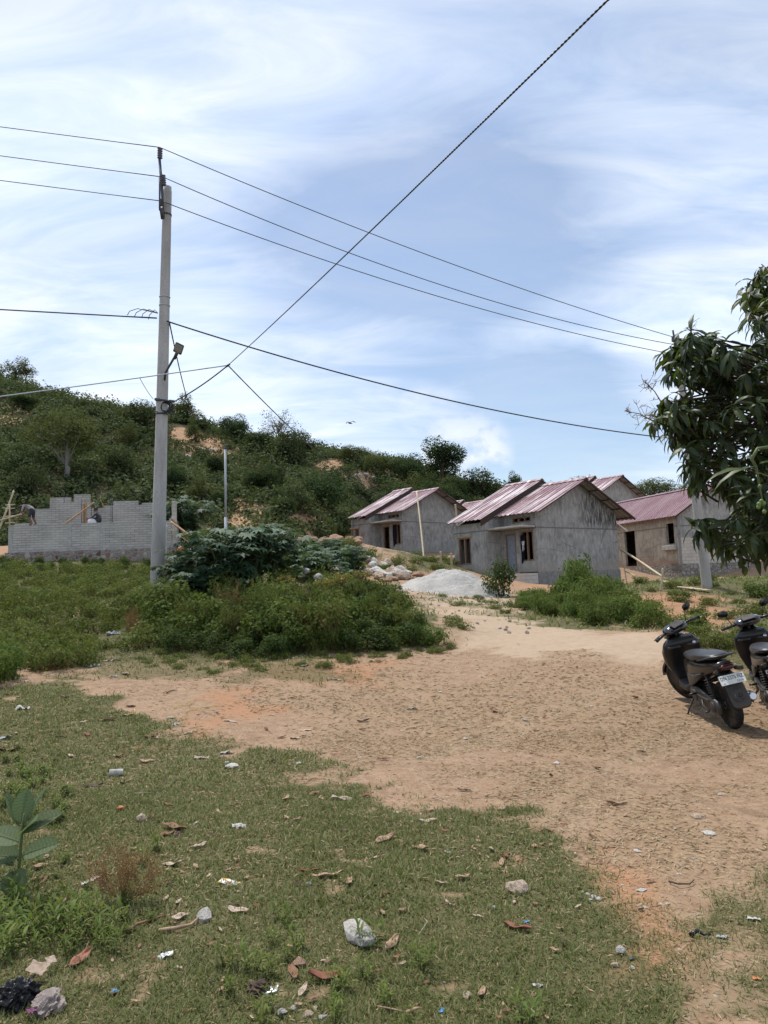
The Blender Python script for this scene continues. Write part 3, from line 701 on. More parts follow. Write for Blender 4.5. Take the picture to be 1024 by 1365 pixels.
def small_house(label, N, az, conc, W=7.0, Lp=2.45, L=4.75, wing=1.2, He=3.2, Hp=4.85, base=.65, door='door', shut=True, detail=True, group=None):
    """N: floor level at the near corner"""
    h = thing('unfinished_house', label, 'house', mat=frame_of(N, az), group=group)
    T = .15
    sl = (Hp-He)/(W/2)
    zr = lambda u: He+sl*(u if u <= W/2 else W-u)
    mb = MB()
    # gable wall towards the camera (v = 0..T), its pentagon
    mb.prism([(0,0,0),(W,0,0),(W,0,He),(W/2,0,Hp),(0,0,He)], (0,T,0))
    # beam line a few mm proud
    mb.box((0,-.012,2.28), (W,-.002,2.34))
    # recessed facade with door and window, then return wall, then wing wall
    holes = [(.22,1.05,.58,2.15),(1.42,2.15,0.02,2.08),(.3,1.6,2.62,2.92)]
    wall_with_holes(mb, 'v', T, Lp, 0, He-.02, holes, T, 0.0)
    wall_with_holes(mb, 'u', -wing, 0, -base, zr(0)-.1, [], T, Lp)
    wh = [(Lp+1.15,Lp+2.1,.55,2.03)]
    wall_with_holes(mb, 'v', Lp+T, L, -base, He-sl*wing+.12, wh, T, -wing)
    # back gable and rear wall
    mb.prism([(-wing,L,0-base),(W,L,-base),(W,L,He),(W/2,L,Hp),(-wing,L,He-sl*wing)], (0,T,0))
    wall_with_holes(mb, 'v', T, L, -base, He-.02, [], T, W-T)
    body = mb.build('wall', conc, h); recalc(body)
    # dark floor inside so that openings read as unlit rooms
    fl = MB(); fl.box((.2,.2,-.05), (W-.2,L-.05,.0)); fl.box((-wing+.2,Lp+.2,-.05), (.199,L-.05,0.0)); fl.build('inner_floor', M['plinth'], h)
    pb = MB(); pb.box((-.03,-.035,-base-.8), (W+.03,-.003,0)); pb.box((W+.001,-.035,-base-.8), (W+.03,L,0.0)); pb.build('plinth', M['plinth'], h)
    st = MB(); st.box((-1.15,.0,-base-.6), (-.035,Lp-.01,-.06)); st.bbox((-1.15,1.25,-.058), (-.02,2.35,.0), .01)
    st.build('porch_step', M['whiteblock'], h)
    # canopy slab over the porch
    cn = MB(); cn.bbox((-1.05,.05,2.30), (-.003,Lp-.02,2.40), .012); cn.build('canopy', M['ledge'], h)
    # door
    if door:
        d = MB()
        for a, b in (((-.01,1.42,0),(.13,1.50,2.08)), ((-.01,2.07,0),(.13,2.15,2.08)), ((-.01,1.50,2.0),(.13,2.07,2.08))): d.bbox(a, b, .006)
        dr = d.build('door', M['frame_wood'], h)
        if shut:
            l = MB(); l.bbox((.03,1.505,.02), (.07,2.065,1.995), .006); l.bbox((.02,1.6,.2), (.029,1.97,.9), .004); l.bbox((.02,1.6,1.05), (.029,1.97,1.85), .004); l.build('door_leaf', M['door_grey'], dr)
            k = MB(); k.tube([(.02,1.58,1.0),(-.03,1.58,1.0),(-.03,1.66,1.0)], .012, 6); k.build('handle', M['steel'], dr)
    # windows
    def win(u, a0, a1, z0, z1, mull=1):
        m = MB(); w_ = .07
        m.bbox((u-.015,a0,z0), (u+.13,a0+w_,z1), .005); m.bbox((u-.015,a1-w_,z0), (u+.13,a1,z1), .005)
        m.bbox((u-.015,a0+w_,z1-w_), (u+.13,a1-w_,z1), .005); m.bbox((u-.015,a0+w_,z0), (u+.13,a1-w_,z0+w_), .005)
        for k in range(mull):
            c = a0+(a1-a0)*(k+1)/(mull+1); m.bbox((u-.01,c-.04,z0+w_), (u+.12,c+.04,z1-w_), .005)
        o = m.build('window', M['frame_wood'], h)
        return o
    win(0, .22, 1.05, .58, 2.15); win(0, .3, 1.6, 2.62, 2.92, 2); w3 = win(-wing, Lp+1.15, Lp+2.1, .55, 2.03)
    lt = MB(); lt.bbox((-wing-.05,Lp+1.02,2.033), (-wing+.1,Lp+2.22,2.11), .006); lt.build('lintel_board', M['wood'], h)
    # roofs: near sheet, and the higher wing sheet that also covers the rear
    def roof_set(name, v0, v1, lift, ul, ur, ridge_cap=True):
        r = MB(); zz = lambda u: zr(u)+.10+lift
        zl = lambda u: Hp+.10+lift-sl*(W/2-u)
        zrr = lambda u: Hp+.10+lift-sl*(u-W/2)
        sheet(r, W/2, ul, v0, v1, lambda u: zl(u)); sheet(r, W/2+.001, ur, v0, v1, lambda u: zrr(u))
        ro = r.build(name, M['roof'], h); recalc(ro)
        c = MB(); c.prism([(W/2-.22,v0-.01,zl(W/2-.22)+.045),(W/2,v0-.01,Hp+.10+lift+.06),(W/2+.22,v0-.01,zrr(W/2+.22)+.045),(W/2+.22,v0-.01,zrr(W/2+.22)+.06),(W/2,v0-.01,Hp+.10+lift+.085),(W/2-.22,v0-.01,zl(W/2-.22)+.06)], (0,v1-v0+.02,0))
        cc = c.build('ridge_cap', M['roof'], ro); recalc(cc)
        un = MB(); sheet(un, W/2, ul+.02, v0+.02, v1-.02, lambda u: zl(u)-.016, th=.003); sheet(un, W/2+.001, ur-.02, v0+.02, v1-.02, lambda u: zrr(u)-.016, th=.003); recalc(un.build('roof_lining', M['roof_under'], ro))
        # timber: rafters and fascia under the rake
        w_ = MB()
        for vv in (v0+.05, v1-.11):
            for ue, zf in ((ul+.08, zl), (ur-.08, zrr)):
                dp = .10+(lift*.8 if vv < v0+.1 else 0); w_.prism([(W/2,vv,zf(W/2)-.022),(ue,vv,zf(ue)-.022),(ue,vv,zf(ue)-dp),(W/2,vv,zf(W/2)-dp)], (0,.05,0))
        for ue, zf in ((ul+.1, zl), (ur-.12, zrr)):
            for q in np.linspace(0.03, .97, 5):
                u_ = W/2+(ue-W/2)*q; w_.box((u_-.03,v0+.02,zf(u_)-.065), (u_+.03,v1-.02,zf(u_)-.015))
        tw = w_.build('roof_timber', M['wood_dark'], ro); recalc(tw)
        return ro
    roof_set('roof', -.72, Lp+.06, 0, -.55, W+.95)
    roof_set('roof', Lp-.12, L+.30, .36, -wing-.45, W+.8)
    return h
H2_N = at(718, 762, 38.0); AZ2 = R(-38)
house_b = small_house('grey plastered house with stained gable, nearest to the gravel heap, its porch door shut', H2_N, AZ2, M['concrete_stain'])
H1_N = at(538, 735.5, 55.5)
house_a = small_house('grey house farther up the lane, a bamboo pole leaning on its gable', H1_N, R(-43), M['concrete_far'], W=7.0, L=4.15, shut=False)
# clothes hung in the two window openings
def hung_cloth(label, hs, v0, v1, z0, z1, mat, u=-.06, wob=.05):
    n, m = 10, 14; vs = []; fs = []
    for side in (0, .012):
        for j in range(m+1):
            for i in range(n+1):
                a = i/n; b = j/m
                sh = .5+.5*(1-b)*.4+.1*math.sin(7*b)
                v = (v0+v1)/2+(a-.5)*(v1-v0)*(1-.25*b+.12*math.sin(6*b+v0*9)); z = z1-(z1-z0)*b*(1-.1*math.sin(5*a))
                vs.append((u-side-wob*math.sin(a*11+2*b), v, z))
    k = (n+1)*(m+1)
    for j in range(m):
        for i in range(n):
            q = [j*(n+1)+i, j*(n+1)+i+1, (j+1)*(n+1)+i+1, (j+1)*(n+1)+i]; fs.append(q); fs.append([k+t for t in q][::-1])
    mb = MB(); mb.add(vs, fs, True)
    me = mb.build('hanging_cloth', mat); me.matrix_world = hs.matrix_world
    return tag(me, label, 'cloth')
bpy.context.view_layer.update()
hung_cloth('black cloth hanging in the porch window of the nearest grey house', house_b, .70, 1.08, .6, 1.95, M['cloth_black'])
hung_cloth('small white cloth hanging over the black one in the porch window', house_b, .72, .90, 1.15, 1.62, M['cloth_white'], u=-.13)
hung_cloth('long dark curtain hanging in the porch window of the farther grey house', house_a, .55, 1.06, .6, 2.1, M['cloth_black'])
# house with the long beige wall and the ribbed maroon roof
def long_house(name, label, N, az, L, W, He, Hp, holes, main, gable_lo, found, found_h=.85, roof=True):
    h = thing(name, label, 'house', mat=frame_of(N, az)); T = .15
    mb = MB(); wall_with_holes(mb, 'v', .12, L, 0, He, holes, T, 0); recalc(mb.build('wall', main, h))
    g = MB(); g.box((0,0,0), (W,.119,1.62)); g.build('block_wall', M['whiteblock'], h)
    g = MB(); g.prism([(0,0,1.622),(W,0,1.622),(W,0,He),(W/2,0,Hp),(0,0,He)], (0,.119,0)); g.box((0,-.02,1.60), (W,-.002,1.72)); recalc(g.build('gable', M['concrete'], h))
    b = MB(); wall_with_holes(b, 'v', .12, L, 0, He, [], T, W-T); b.prism([(0,L,0),(W,L,0),(W,L,He),(W/2,L,Hp),(0,L,He)], (0,T,0)); recalc(b.build('wall', main, h))
    f = MB(); f.box((-.06,-.10,-found_h-1.2), (W+.06,L,-.002)); f.build('foundation', M['paleston'], h)
    fi = MB(); fi.box((.16,.13,-.001), (W-.16,L-.01,.03)); fi.build('inner_floor', M['plinth'], h)
    p = MB(); p.bbox((-.01,-.02,.0), (.16,-.001,He), .005); p.build('pilaster', M['plinth'], h)
    sl = (Hp-He)/(W/2); r = MB()
    sheet(r, W/2, -.45, -.45, L+.4, lambda u: Hp+.08-sl*(W/2-u), rib=.25); sheet(r, W/2+.001, W+.45, -.45, L+.4, lambda u: Hp+.08-sl*(u-W/2), rib=.25)
    ro = r.build('roof', M['roof_plain'], h); recalc(ro)
    c = MB(); c.prism([(W/2-.2,-.46,Hp+.04),(W/2,-.46,Hp+.15),(W/2+.2,-.46,Hp+.04)], (0,L+.88,0)); recalc(c.build('ridge_cap', M['roof_plain'], ro))
    for vv in (-.4, L+.3):
        t = MB()
        for ue in (-.4, W+.4):
            zf = lambda u: Hp+.06-sl*abs(W/2-u)
            t.prism([(W/2,vv,zf(W/2)-.02),(ue,vv,zf(ue)-.02),(ue,vv,zf(ue)-.12),(W/2,vv,zf(W/2)-.12)], (0,.05,0))
        recalc(t.build('roof_timber', M['wood_dark'], ro))
    return h
H3_N = at(907, 752, 44.0)
house_c = long_house('unfinished_house', 'long unfinished house with a beige wall, empty doorway and whole maroon roof', H3_N, R(-17), 9.5, 5.6, 3.05, 4.75, [(4.2,5.35,.05,2.35),(.35,1.05,1.25,2.5)], M['beige'], None, None)
sb = MB(); sb.bbox((-.28,.2,.88), (-.003,1.25,1.16), .02); o = sb.build('sill_block', M['ledge'], house_c)
H4_N = at(797, 700, 66.0)
house_d = small_house('roof and pale gable of the house rising behind the stained one', H4_N, R(-38), M['concrete'], W=6.6, L=6, He=2.9, Hp=4.5)
H5_N = at(613, 727, 74.0)
house_e = small_house('dark roofed house half hidden between the two grey houses', H5_N, R(-40), M['concrete_far'], W=6.6, L=6, He=2.9, Hp=4.5)
# distant low wall at the right edge, seen under the mango leaves
p = at(1000, 762, 50); q = at(1120, 757, 54)
d_ = (q-p); azw = math.atan2(d_.y, d_.x)
lw = MB(); lw.box((0,0,-1), (d_.length,.15,1.1)); o = lw.build('block_wall', M['whiteblock']); o.location = p; o.rotation_euler = (0,0,azw)
tag(o, 'low pale block wall beyond the beige house, under the mango leaves', 'wall')
# ------------------------------------------------------------------ poles
def tapered_pole(name, label, base, top, r0, r1, steel=False, group=None):
    base = Vector(base); top = Vector(top); ax = (top-base); L = ax.length
    mat = Matrix.Translation(base) @ ax.to_track_quat('Z', 'Y').to_matrix().to_4x4()
    return thing(name, label, 'utility pole' if not steel else 'flagpole', mat=mat, group=group), L, mat
P1B = gp(209, 793); P1B.z -= .4
d1 = proj(P1B)[2]
P1T = at(223.5, 248, d1+.35)
pole1, L1, PM1 = tapered_pole('utility_pole', 'tall pale concrete utility pole in the bushes, street lamp on it', P1B, P1T, .17, .095)
s = MB(); s.lathe([(.178,0),(.175,.5),(.150,L1*.35),(.148,L1*.35+.004),(.103,L1-.18),(.103,L1-.12),(.096,L1-.11),(.094,L1-.02),(.06,L1)], n=20); s.build('shaft', M['pole_concrete'], pole1)
def band(mb, z, r, h=.05): mb.lathe([(r,z-h/2),(r+.012,z-h/2),(r+.012,z+h/2),(r,z+h/2)], n=18)
for z_, r_ in ((L1-.72,.106),(L1*.49,.139),(L1*.49-.32,.141)):
    b = MB(); band(b, z_, r_, .04); b.build('steel_band', M['dark_steel'], pole1)
Pi1 = PM1.inverted()
def on1(px, py, dd=0): return Pi1 @ at(px, py, d1+dd)
# leaning top bracket and its insulators
tb = MB(); a = on1(218.0, 290, .1); c0 = on1(212.8, 212, .15)
tb.tube([a, on1(216.2,255,.05), c0], .035, 8); x0 = on1(213,236,-.1); x1 = on1(213,280,-.1)
tb.tube([x0, x1], .022, 6); tb.tube([x1, on1(220,283,.05)], .02, 6); tb.tube([on1(214.5,276,-.1), on1(217,292,.05)], .045, 6)
tb.build('top_bracket', M['dark_steel'], pole1)
def insulator(parent, M4, lo, hi, r=.06):
    lo = Vector(lo); hi = Vector(hi); ax = hi-lo; L = ax.length
    mt = Matrix.Translation(lo) @ ax.to_track_quat('Z', 'Y').to_matrix().to_4x4()
    pr = [(.02,0)]
    n = 5
    for k in range(n):
        z = L*(k+.2)/n; pr += [(r*.55,z),(r,z+L*.25/n),(r*.98,z+L*.45/n),(r*.55,z+L*.6/n)]
    pr += [(r*.4,L*.97),(.01,L)]
    m = MB(); m.lathe(pr, mt, 14); return m.build('insulator', M['insulator'], parent)
insulator(pole1, None, on1(213.2,212,.15), on1(213.5,197,.15), .065)
insulator(pole1, None, on1(218.6,248,.0), on1(217.3,233,.0), .065)
insulator(pole1, None, on1(214.6,278,.1), on1(215.2,265,.1), .055)
# lower clamp and coiled cable on the pole
zc = L1*.49
for k, sgn in ((0,1),(1,-1)):
    cl = MB(); cl.bbox((-.23 if k else .12, -.16, zc-.03), (-.12 if k else .26, -.08, zc+.03), .01)
    cl.build('clamp', M['dark_steel'], pole1); cl = MB(); cl.tube([(.15*sgn,-.12,zc-.3),(.28*sgn,-.14,zc-.3),(.30*sgn,-.14,zc-.24)], .012, 6); cl.build('cable_hook', M['dark_steel'], pole1)
co_ = MB()
for k in range(5):
    rr = .10+.012*k; pts_ = [(rr*math.cos(t)+.01*k, -.18-.012*k-.02*math.sin(3*t), zc-.17+rr*math.sin(t)) for t in np.linspace(0, 2*math.pi, 22)]
    co_.tube(pts_, .011, 6, caps=False)
co_.build('cable_coil', M['wire_black'], pole1)
for k in range(4):
    lb = MB(); x = -.15; lb.tube([(x-.02,-.02,L1*.695-.02),(x-.10-.14*k,-.02,L1*.70-.02*k),(x-.22-.16*k,0,L1*.690-.05),(x-.24-.17*k,0,L1*.675)], .009, 5); lb.build('tie_wire', M['wire'], pole1)
for z_, r_ in ((L1*.735,.122),(L1*.715,.123)):
    tw = MB(); band(tw, z_, r_, .02); tw.build('wire_wrap', M['wire_blue'], pole1)
# street lamp carried by the pole
A0 = at(219.5, 507, d1-.22); A1 = at(220.5, 497, d1-.28); A2 = at(236.3, 470, d1-1.0)
lamp = thing('street_lamp', 'small square floodlight on a short arm fixed to the concrete pole', 'street lamp', A0)
a = MB(); a.tube([V(0,0,0), A1-A0, A2-A0], .026, 10); a.tube([(A2-A0)*.80, (A2-A0)*1.02], .038, 10); a.build('arm', M['dark_steel'], lamp)
up = (at(241,455,d1-1.25)-at(236,470,d1-1.0)).normalized(); side = (at(246,458,d1-1.2)-at(235.5,455.5,d1-1.2)).normalized(); side = (side-up*side.dot(up)).normalized(); nrm = side.cross(up)
if nrm.y > 0: nrm = -nrm
LM = Matrix.Translation(A2-A0) @ Matrix(((side.x,up.x,nrm.x,0),(side.y,up.y,nrm.y,0),(side.z,up.z,nrm.z,0),(0,0,0,1)))
hd = MB(); hd.bbox((-.10,-.02,-.035), (.10,.27,.02), .018, LM); hd.build('lamp_head', M['dark_steel'], lamp)
lg = MB(); lg.bbox((-.082,.05,.021), (.082,.255,.026), .003, LM); lg.build('lens', M['lamp_glass'], lamp)
ld = MB(); ld.bbox((-.04,.0,.021), (.04,.035,.030), .003, LM); ld.build('driver_box', M['lamp_glass'], lamp)
# the leaning pole behind the mango leaves
P2B = gp(943.5, 783); d2 = proj(P2B)[2]; P2B.z -= .4
P2T = at(901, 446, d2+.4)
pole2, L2, PM2 = tapered_pole('utility_pole', 'leaning concrete utility pole half hidden by mango leaves', P2B, P2T, .16, .095)
s = MB(); s.lathe([(.172,0),(.168,.5),(.105,L2-.2),(.103,L2-.1),(.098,L2-.02),(.05,L2)], n=20); s.build('shaft', M['pole_concrete'], pole2)
Pi2 = PM2.inverted()
def on2(px, py, dd=0): return Pi2 @ at(px, py, d2+dd)
for z_, r_ in ((L2-.5,.11),(L2-3.6,.13)):
    b = MB(); band(b, z_, r_, .04); b.build('steel_band', M['dark_steel'], pole2)
b = MB(); b.tube([on2(902,470,-.1), on2(897,440,-.2)], .03, 6); b.build('top_bracket', M['dark_steel'], pole2)
for px, py in ((897,452),(900,462),(903,476)):
    insulator(pole2, None, on2(px+.5,py+4,-.25), on2(px,py-4,-.25), .06)
# white flagpole
fb = gp(301, 716, 25); dfp = 31.0
F0 = at(301, 730, dfp); F1 = at(300.3, 596, dfp); F0.z = g1(F0.x, F0.y)
flag = thing('flagpole', 'thin white steel mast standing behind the castor bushes', 'mast', F0)
hh = (F1-F0)
def along(k): return hh*k
m = MB(); m.tube([along(0), along(.45)], .062, 10); m.build('lower_tube', M['flagsteel'], flag)
m = MB(); m.tube([along(.4501), along(.985)], .046, 10); m.build('upper_tube', M['flagsteel'], flag)
m = MB(); m.tube([along(.985), along(1.0)], .055, 10); m.build('cap', M['dark_steel'], flag)
# ------------------------------------------------------------------ wires
def sagline(a, b, sag, n=24): 
    a = Vector(a); b = Vector(b)
    return [a.lerp(b, i/n)-V(0,0,sag*4*(i/n)*(1-i/n)) for i in range(n+1)]
def wire(label, paths, r, mat, name='power_line', n=6, group=None):
    m = MB()
    for p in paths: m.tube(p, r, n)
    return tag(m.build(name, mat), label, 'cable', group)
ins1 = [PM1 @ on1(213.5,196.5,.15), PM1 @ on1(217.5,236,.0), PM1 @ on1(215.5,268,.1)]
ins2 = [at(897,449,d2-.25), at(900,459.5,d2-.25), at(903,473,d2-.25)]
left_px = [(-60,160.5),(-60,199),(-60,232)]
names = ['topmost of the three bare wires over the concrete poles', 'middle of the three bare wires over the concrete poles', 'lowest of the three bare wires over the concrete poles']
mids = [(560,337),(560,376.5),(560,394)]
for k in range(3):
    far_l = at(*left_px[k], d1+2.0)
    a, c = ins1[k], ins2[k]; far_l = a+(far_l-a)*4.5
    # choose the sag so that the span passes where it does in the photograph
    best = min(np.linspace(0, 1.2, 61), key=lambda s: abs([proj(p)[1] for p in sagline(a, c, s, 40) if 0 < 1][20]-np.interp(proj(sagline(a, c, s, 40)[20])[0], [222,500,700,896],[[202,317,384.5,452],[238,348,418,462],[271,371,428,476]][k])))
    wire(names[k], [sagline(far_l, a, .02), sagline(a, c, best, 40)], .0105, M['wire'], group='bare wires between the poles')
lowc = [PM1 @ on1(222,428,-.1)]
wire('dark cable strung from the concrete pole across the sky to the leaning pole', [sagline((PM1 @ on1(209,424,-.1)).lerp(at(-60,408.5,d1+1.5), 4.5), PM1 @ on1(209,424,-.1), .02), sagline(lowc[0], at(912,586,d2-.1), .42, 40)], .018, M['wire'], name='cable')
# thick twisted cable coming from overhead behind the viewer
J = at(304, 487, d1-2.2)
top = at(1146, -330, 3.6)
mid = sagline(top, J, .05, 60)
clampw = PM1 @ V(.25,-.13,L1*.49)
tail = sagline(J, clampw, .05, 14)
m = MB()
for ph in (0, math.pi):
    full = mid; pth = []
    for i, p in enumerate(full):
        t = (full[min(i+1, len(full)-1)]-full[max(i-1,0)]).normalized(); n1 = t.orthogonal().normalized(); n2 = t.cross(n1)
    acc = 0; fine = []
    for i in range(len(full)-1):
        for q in range(14): fine.append(full[i].lerp(full[i+1], q/14))
    for i, p in enumerate(fine):
        t = (fine[min(i+1, len(fine)-1)]-fine[max(i-1,0)]).normalized(); n1 = t.cross(V(0,0,1)).normalized(); n2 = t.cross(n1)
        if i: acc += (fine[i]-fine[i-1]).length
        an = acc/.085*2*math.pi+ph; pth.append(p+.0036*(math.cos(an)*n1+math.sin(an)*n2))
    m.tube(pth, .0060, 6)
m.tube(tail, .014, 6); m.tube([J-V(.04,.0,.03), J+V(.04,0,.03)], .022, 6)
tag(m.build('service_cable', M['wire_black']), 'thick twisted black cable sweeping down from overhead to the lamp clamp', 'cable')
wire('pale cable running left from the junction, crossing in front of the pole', [sagline(J.lerp(at(-80,533,d1-3.5), 3.0), J, .10, 40)], .012, M['wire_blue'], name='cable')
wire('short thin wire dropping from the pale cable to the pole clamp', [sagline(at(186,503,d1-2.0), PM1 @ V(-.28,-.13,L1*.49), .03, 10)], .007, M['wire'], name='cable')
hr = house_a.matrix_world @ V(3.0, 2.6, 4.95)
wire('thin grey wire from the junction down to the roof of the farther grey house', [sagline(J, hr, 1.2, 40)], .013, M['wire'], name='cable')
far_t = hp(262, 560); far_t.z += 3
wire('wire slanting down from the concrete pole towards the hillside', [sagline(PM1 @ on1(226,430,.1), at(262,560,d1+22), .5, 20)], .016, M['wire'], name='cable')
# ------------------------------------------------------------------ house of grey blocks being built on the left
B0 = at(12, 737, 36.0); B1 = at(232, 735, 36.6)
dv = B1-B0; azb = math.atan2(dv.y, dv.x); BL = math.hypot(dv.x, dv.y)
site = thing('block_house', 'grey block house under construction on a rubble base, left of the pole', 'building', B0, azb)
def bx(px): return (px-12)/220*BL
PZ = 36.2/FPX      # metres per pixel at the wall
def bz(py): return (737-py)*PZ
f = MB(); f.box((-.15,-.12,-1.6), (BL+.1,.35,-.002)); f.build('foundation', M['foundation'], site)
fw = MB(); fw.box((.05,0,.10), (BL-.1,.12,bz(700.5))); fw.build('front_wall', M['greyblock'], site)
rb = MB(); rb.box((-.05,-.02,0), (BL,.139,.098))
for px in (13.5, 92, 134): rb.box((bx(px)-.09,-.013,.10), (bx(px)+.09,-.001,bz(701)))
rb.build('ring_beam', M['cement'], site)
bk = MB(); yb = 3.4; ks = 1.085
steps = [(27,48,698),(48,72,679.5),(72,99,665),(103,124,661.5),(124,141,681),(141,155,677.5),(155,187,672.3),(187,192,678),(192,226,675.5)]
PR = PZ*(1+yb/36.2); bxr = lambda p: (p-512)*PR+500*PZ; bzr = lambda q: (797-q)*PR-60*PZ
for a, b, z in steps: bk.box((bxr(a), yb, 0), (bxr(b), yb+.12, bzr(z)))
bk.box((bxr(99), yb, 0), (bxr(103), yb+.12, bzr(672)))
bk.build('rear_wall', M['greyblock'], site)
for x_, z_ in ((BL-.24,697),(.06,704)):
    sw = MB(); sw.box((x_,.121,.1), (x_+.12,yb-.001,bz(z_))); sw.build('side_wall', M['greyblock'], site)
cm = MB(); cm.bbox((BL-.09,-.01,.10), (BL+.12,.2,bz(674)), .01); cm.build('corner_column', M['whiteblock'], site)
fm = MB(); fm.bbox((bx(98.2),1.2,bz(701)), (bx(100.3),1.4,bz(670)), .006); fm.bbox((bx(101.2),1.19,bz(703)), (bx(102.4),1.4,bz(664)), .006); fm.build('formwork', M['wood'], site)
for px, t0, t1 in ((72,668,655),(96,700,663),(110,690,668),(113.5,690,666),(117,690,668),(137,702,664),(139,702,665),(124,675,655),(20,712,695),(225,676,668)):
    rr = MB(); rr.tube([(bx(px),1.3,bz(t0)), (bx(px),1.3,bz(t1)*1.03)], .014, 6); rr.build('steel_bar', M['dark_steel'], site)
pkm = MB(); pkm.bbox((bx(25),.25,bz(701.5)), (bx(130),.7,bz(699.8)), .005)
bpy.context.view_layer.update()
plank = pkm.build('scaffold_plank', M['wood']); plank.matrix_world = site.matrix_world; tag(plank, 'thin scaffold plank lying along the top of the grey block wall', 'plank')
def stick(name, label, a, b, r0, r1, mat, cat='pole', group=None, bend=.006, nodes=True):
    a = Vector(a); b = Vector(b); n = 14; m = MB(); path = []; rs = []
    L = (b-a).length
    for i in range(n+1):
        t = i/n; p = a.lerp(b, t)+V(bend*L*math.sin(t*math.pi), 0, bend*.5*L*math.sin(t*math.pi*1.7)); path.append(p-a); rs.append((r0+(r1-r0)*t)*(1.12 if (nodes and i % 2 == 0) else 1))
    m.tube(path, rs, 7); o = m.build(name, mat); o.location = a
    return tag(o, label, cat, group)
S = lambda px, py, d: at(px, py, d)
stick('bamboo_pole', 'bamboo pole standing slanted at the left end of the block wall', S(-6,718,36.5), S(18.5,654,37.5), .05, .04, M['bamboo'])
stick('bamboo_pole', 'bamboo pole lying from the frame edge to the bent worker', S(-20,700,35.8), S(29,685,36), .04, .035, M['bamboo'])
stick('timber_brace', 'slanted timber brace in front of the rear block wall', S(83,701,37), S(126,669.5,37.6), .045, .045, M['wood'], 'brace', nodes=False)
stick('timber_brace', 'short stick leaning out of the top of the rear wall', S(139,677,38), S(134,666,38), .04, .03, M['wood'], 'brace', nodes=False)
stick('timber_prop', 'long pale prop slanting from the column down to the rubble block', S(228,696,36.2), S(272,728,35), .05, .045, M['wood'], 'prop', nodes=False)
stick('timber_prop', 'steeper prop crossing the long one beside the column', S(228,690,36.4), S(255,722.5,36.6), .05, .045, M['wood'], 'prop', nodes=False)
stick('timber_prop', 'thin grey prop below the two pale ones', S(228,706,36.4), S(252,723,36.4), .025, .022, M['bamboo'], 'prop', nodes=False)
stick('timber_board', 'sunlit upright board leaning beside the utility pole', S(220.5,747,35.5), S(222,700,36), .07, .07, M['ledge'], 'board', nodes=False, bend=0)
# scaffold ladder bars at the left end
lad = thing('scaffold_ladder', 'rough scaffold of sticks at the left end of the block wall', 'scaffold', S(14,705,36.3))
o_ = S(14,705,36.3)
for px in (13,): 
    m = MB(); m.tube([S(13,722,36.3)-o_, S(13,672,36.3)-o_], .035, 6); m.build('post', M['bamboo'], lad)
for py in (673,678,688,697):
    m = MB(); m.tube([S(7,py+.5,36.3)-o_, S(20,py-.5,36.3)-o_], .025, 6); m.build('rung', M['bamboo'], lad)
# bamboo around the houses
stick('bamboo_pole', 'tall bamboo pole leaning on the gable of the farther grey house', at(567,766,46), at(555.5,656,52), .06, .05, M['bamboo'], bend=.004)
stick('bamboo_post', 'short bamboo stake behind the gravel heap, left one of two', S(588.5,762,40), S(587.5,735,40), .06, .055, M['bamboo'], 'stake', bend=.003)
stick('bamboo_post', 'short bamboo stake behind the gravel heap, right one of two', S(602.3,760,40), S(601.7,737,40), .06, .055, M['bamboo'], 'stake', bend=.003)
stick('bamboo_post', 'pale post under the eave between the two grey houses', S(610,705,52), S(607,672,52), .06, .06, M['bamboo'], 'post', bend=.003)
stick('bamboo_pole', 'long bamboo prop slanting from the stained gable to the bank', house_b.matrix_world @ V(7.1,-.1,1.1), gp(884,776,20,45)+V(0,0,.25), .055, .05, M['bamboo'], bend=.004)
stick('bamboo_pole', 'thin pole standing against the far edge of the stained gable', house_b.matrix_world @ V(7.1,-.35,-.9), house_b.matrix_world @ V(7.08,-.05,1.6), .03, .025, M['bamboo'], bend=.01)
stick('bamboo_pole', 'low pole lying on the bank below the long bamboo prop', S(834,762,39), gp(858,778,20,45)+V(0,0,.1), .03, .03, M['bamboo'], bend=.01)
stick('timber_brace', 'short white stick poking out under the eave of the stained house', house_b.matrix_world @ V(6.9,-.1,2.65), house_b.matrix_world @ V(7.7,-.2,2.2), .04, .04, M['plate_white'], 'stick', bend=0, nodes=False)
stick('timber_prop', 'forked short stake holding the foot of the bamboo prop', gp(881,788,18,40), gp(881,788,18,40)+V(.12,0,.75), .035, .03, M['bamboo'], 'stake', bend=.01)
for k, (a, b, lab) in enumerate((((880,776),(925,788),'weathered plank lying on the bank left of the leaning pole'), ((905,786),(945,790),'second weathered plank at the foot of the leaning pole'))):
    p, q = gp(*a, 15, 45)+V(0,0,.08), gp(*b, 15, 45)+V(0,0,.06); m = MB(); L = (q-p).length
    Mx = Matrix.Translation(p) @ (q-p).to_track_quat('X', 'Z').to_matrix().to_4x4(); m.bbox((0,-.1,0), (L,.1,.03), .006, Mx); tag(m.build('plank', M['bamboo']), lab, 'plank')
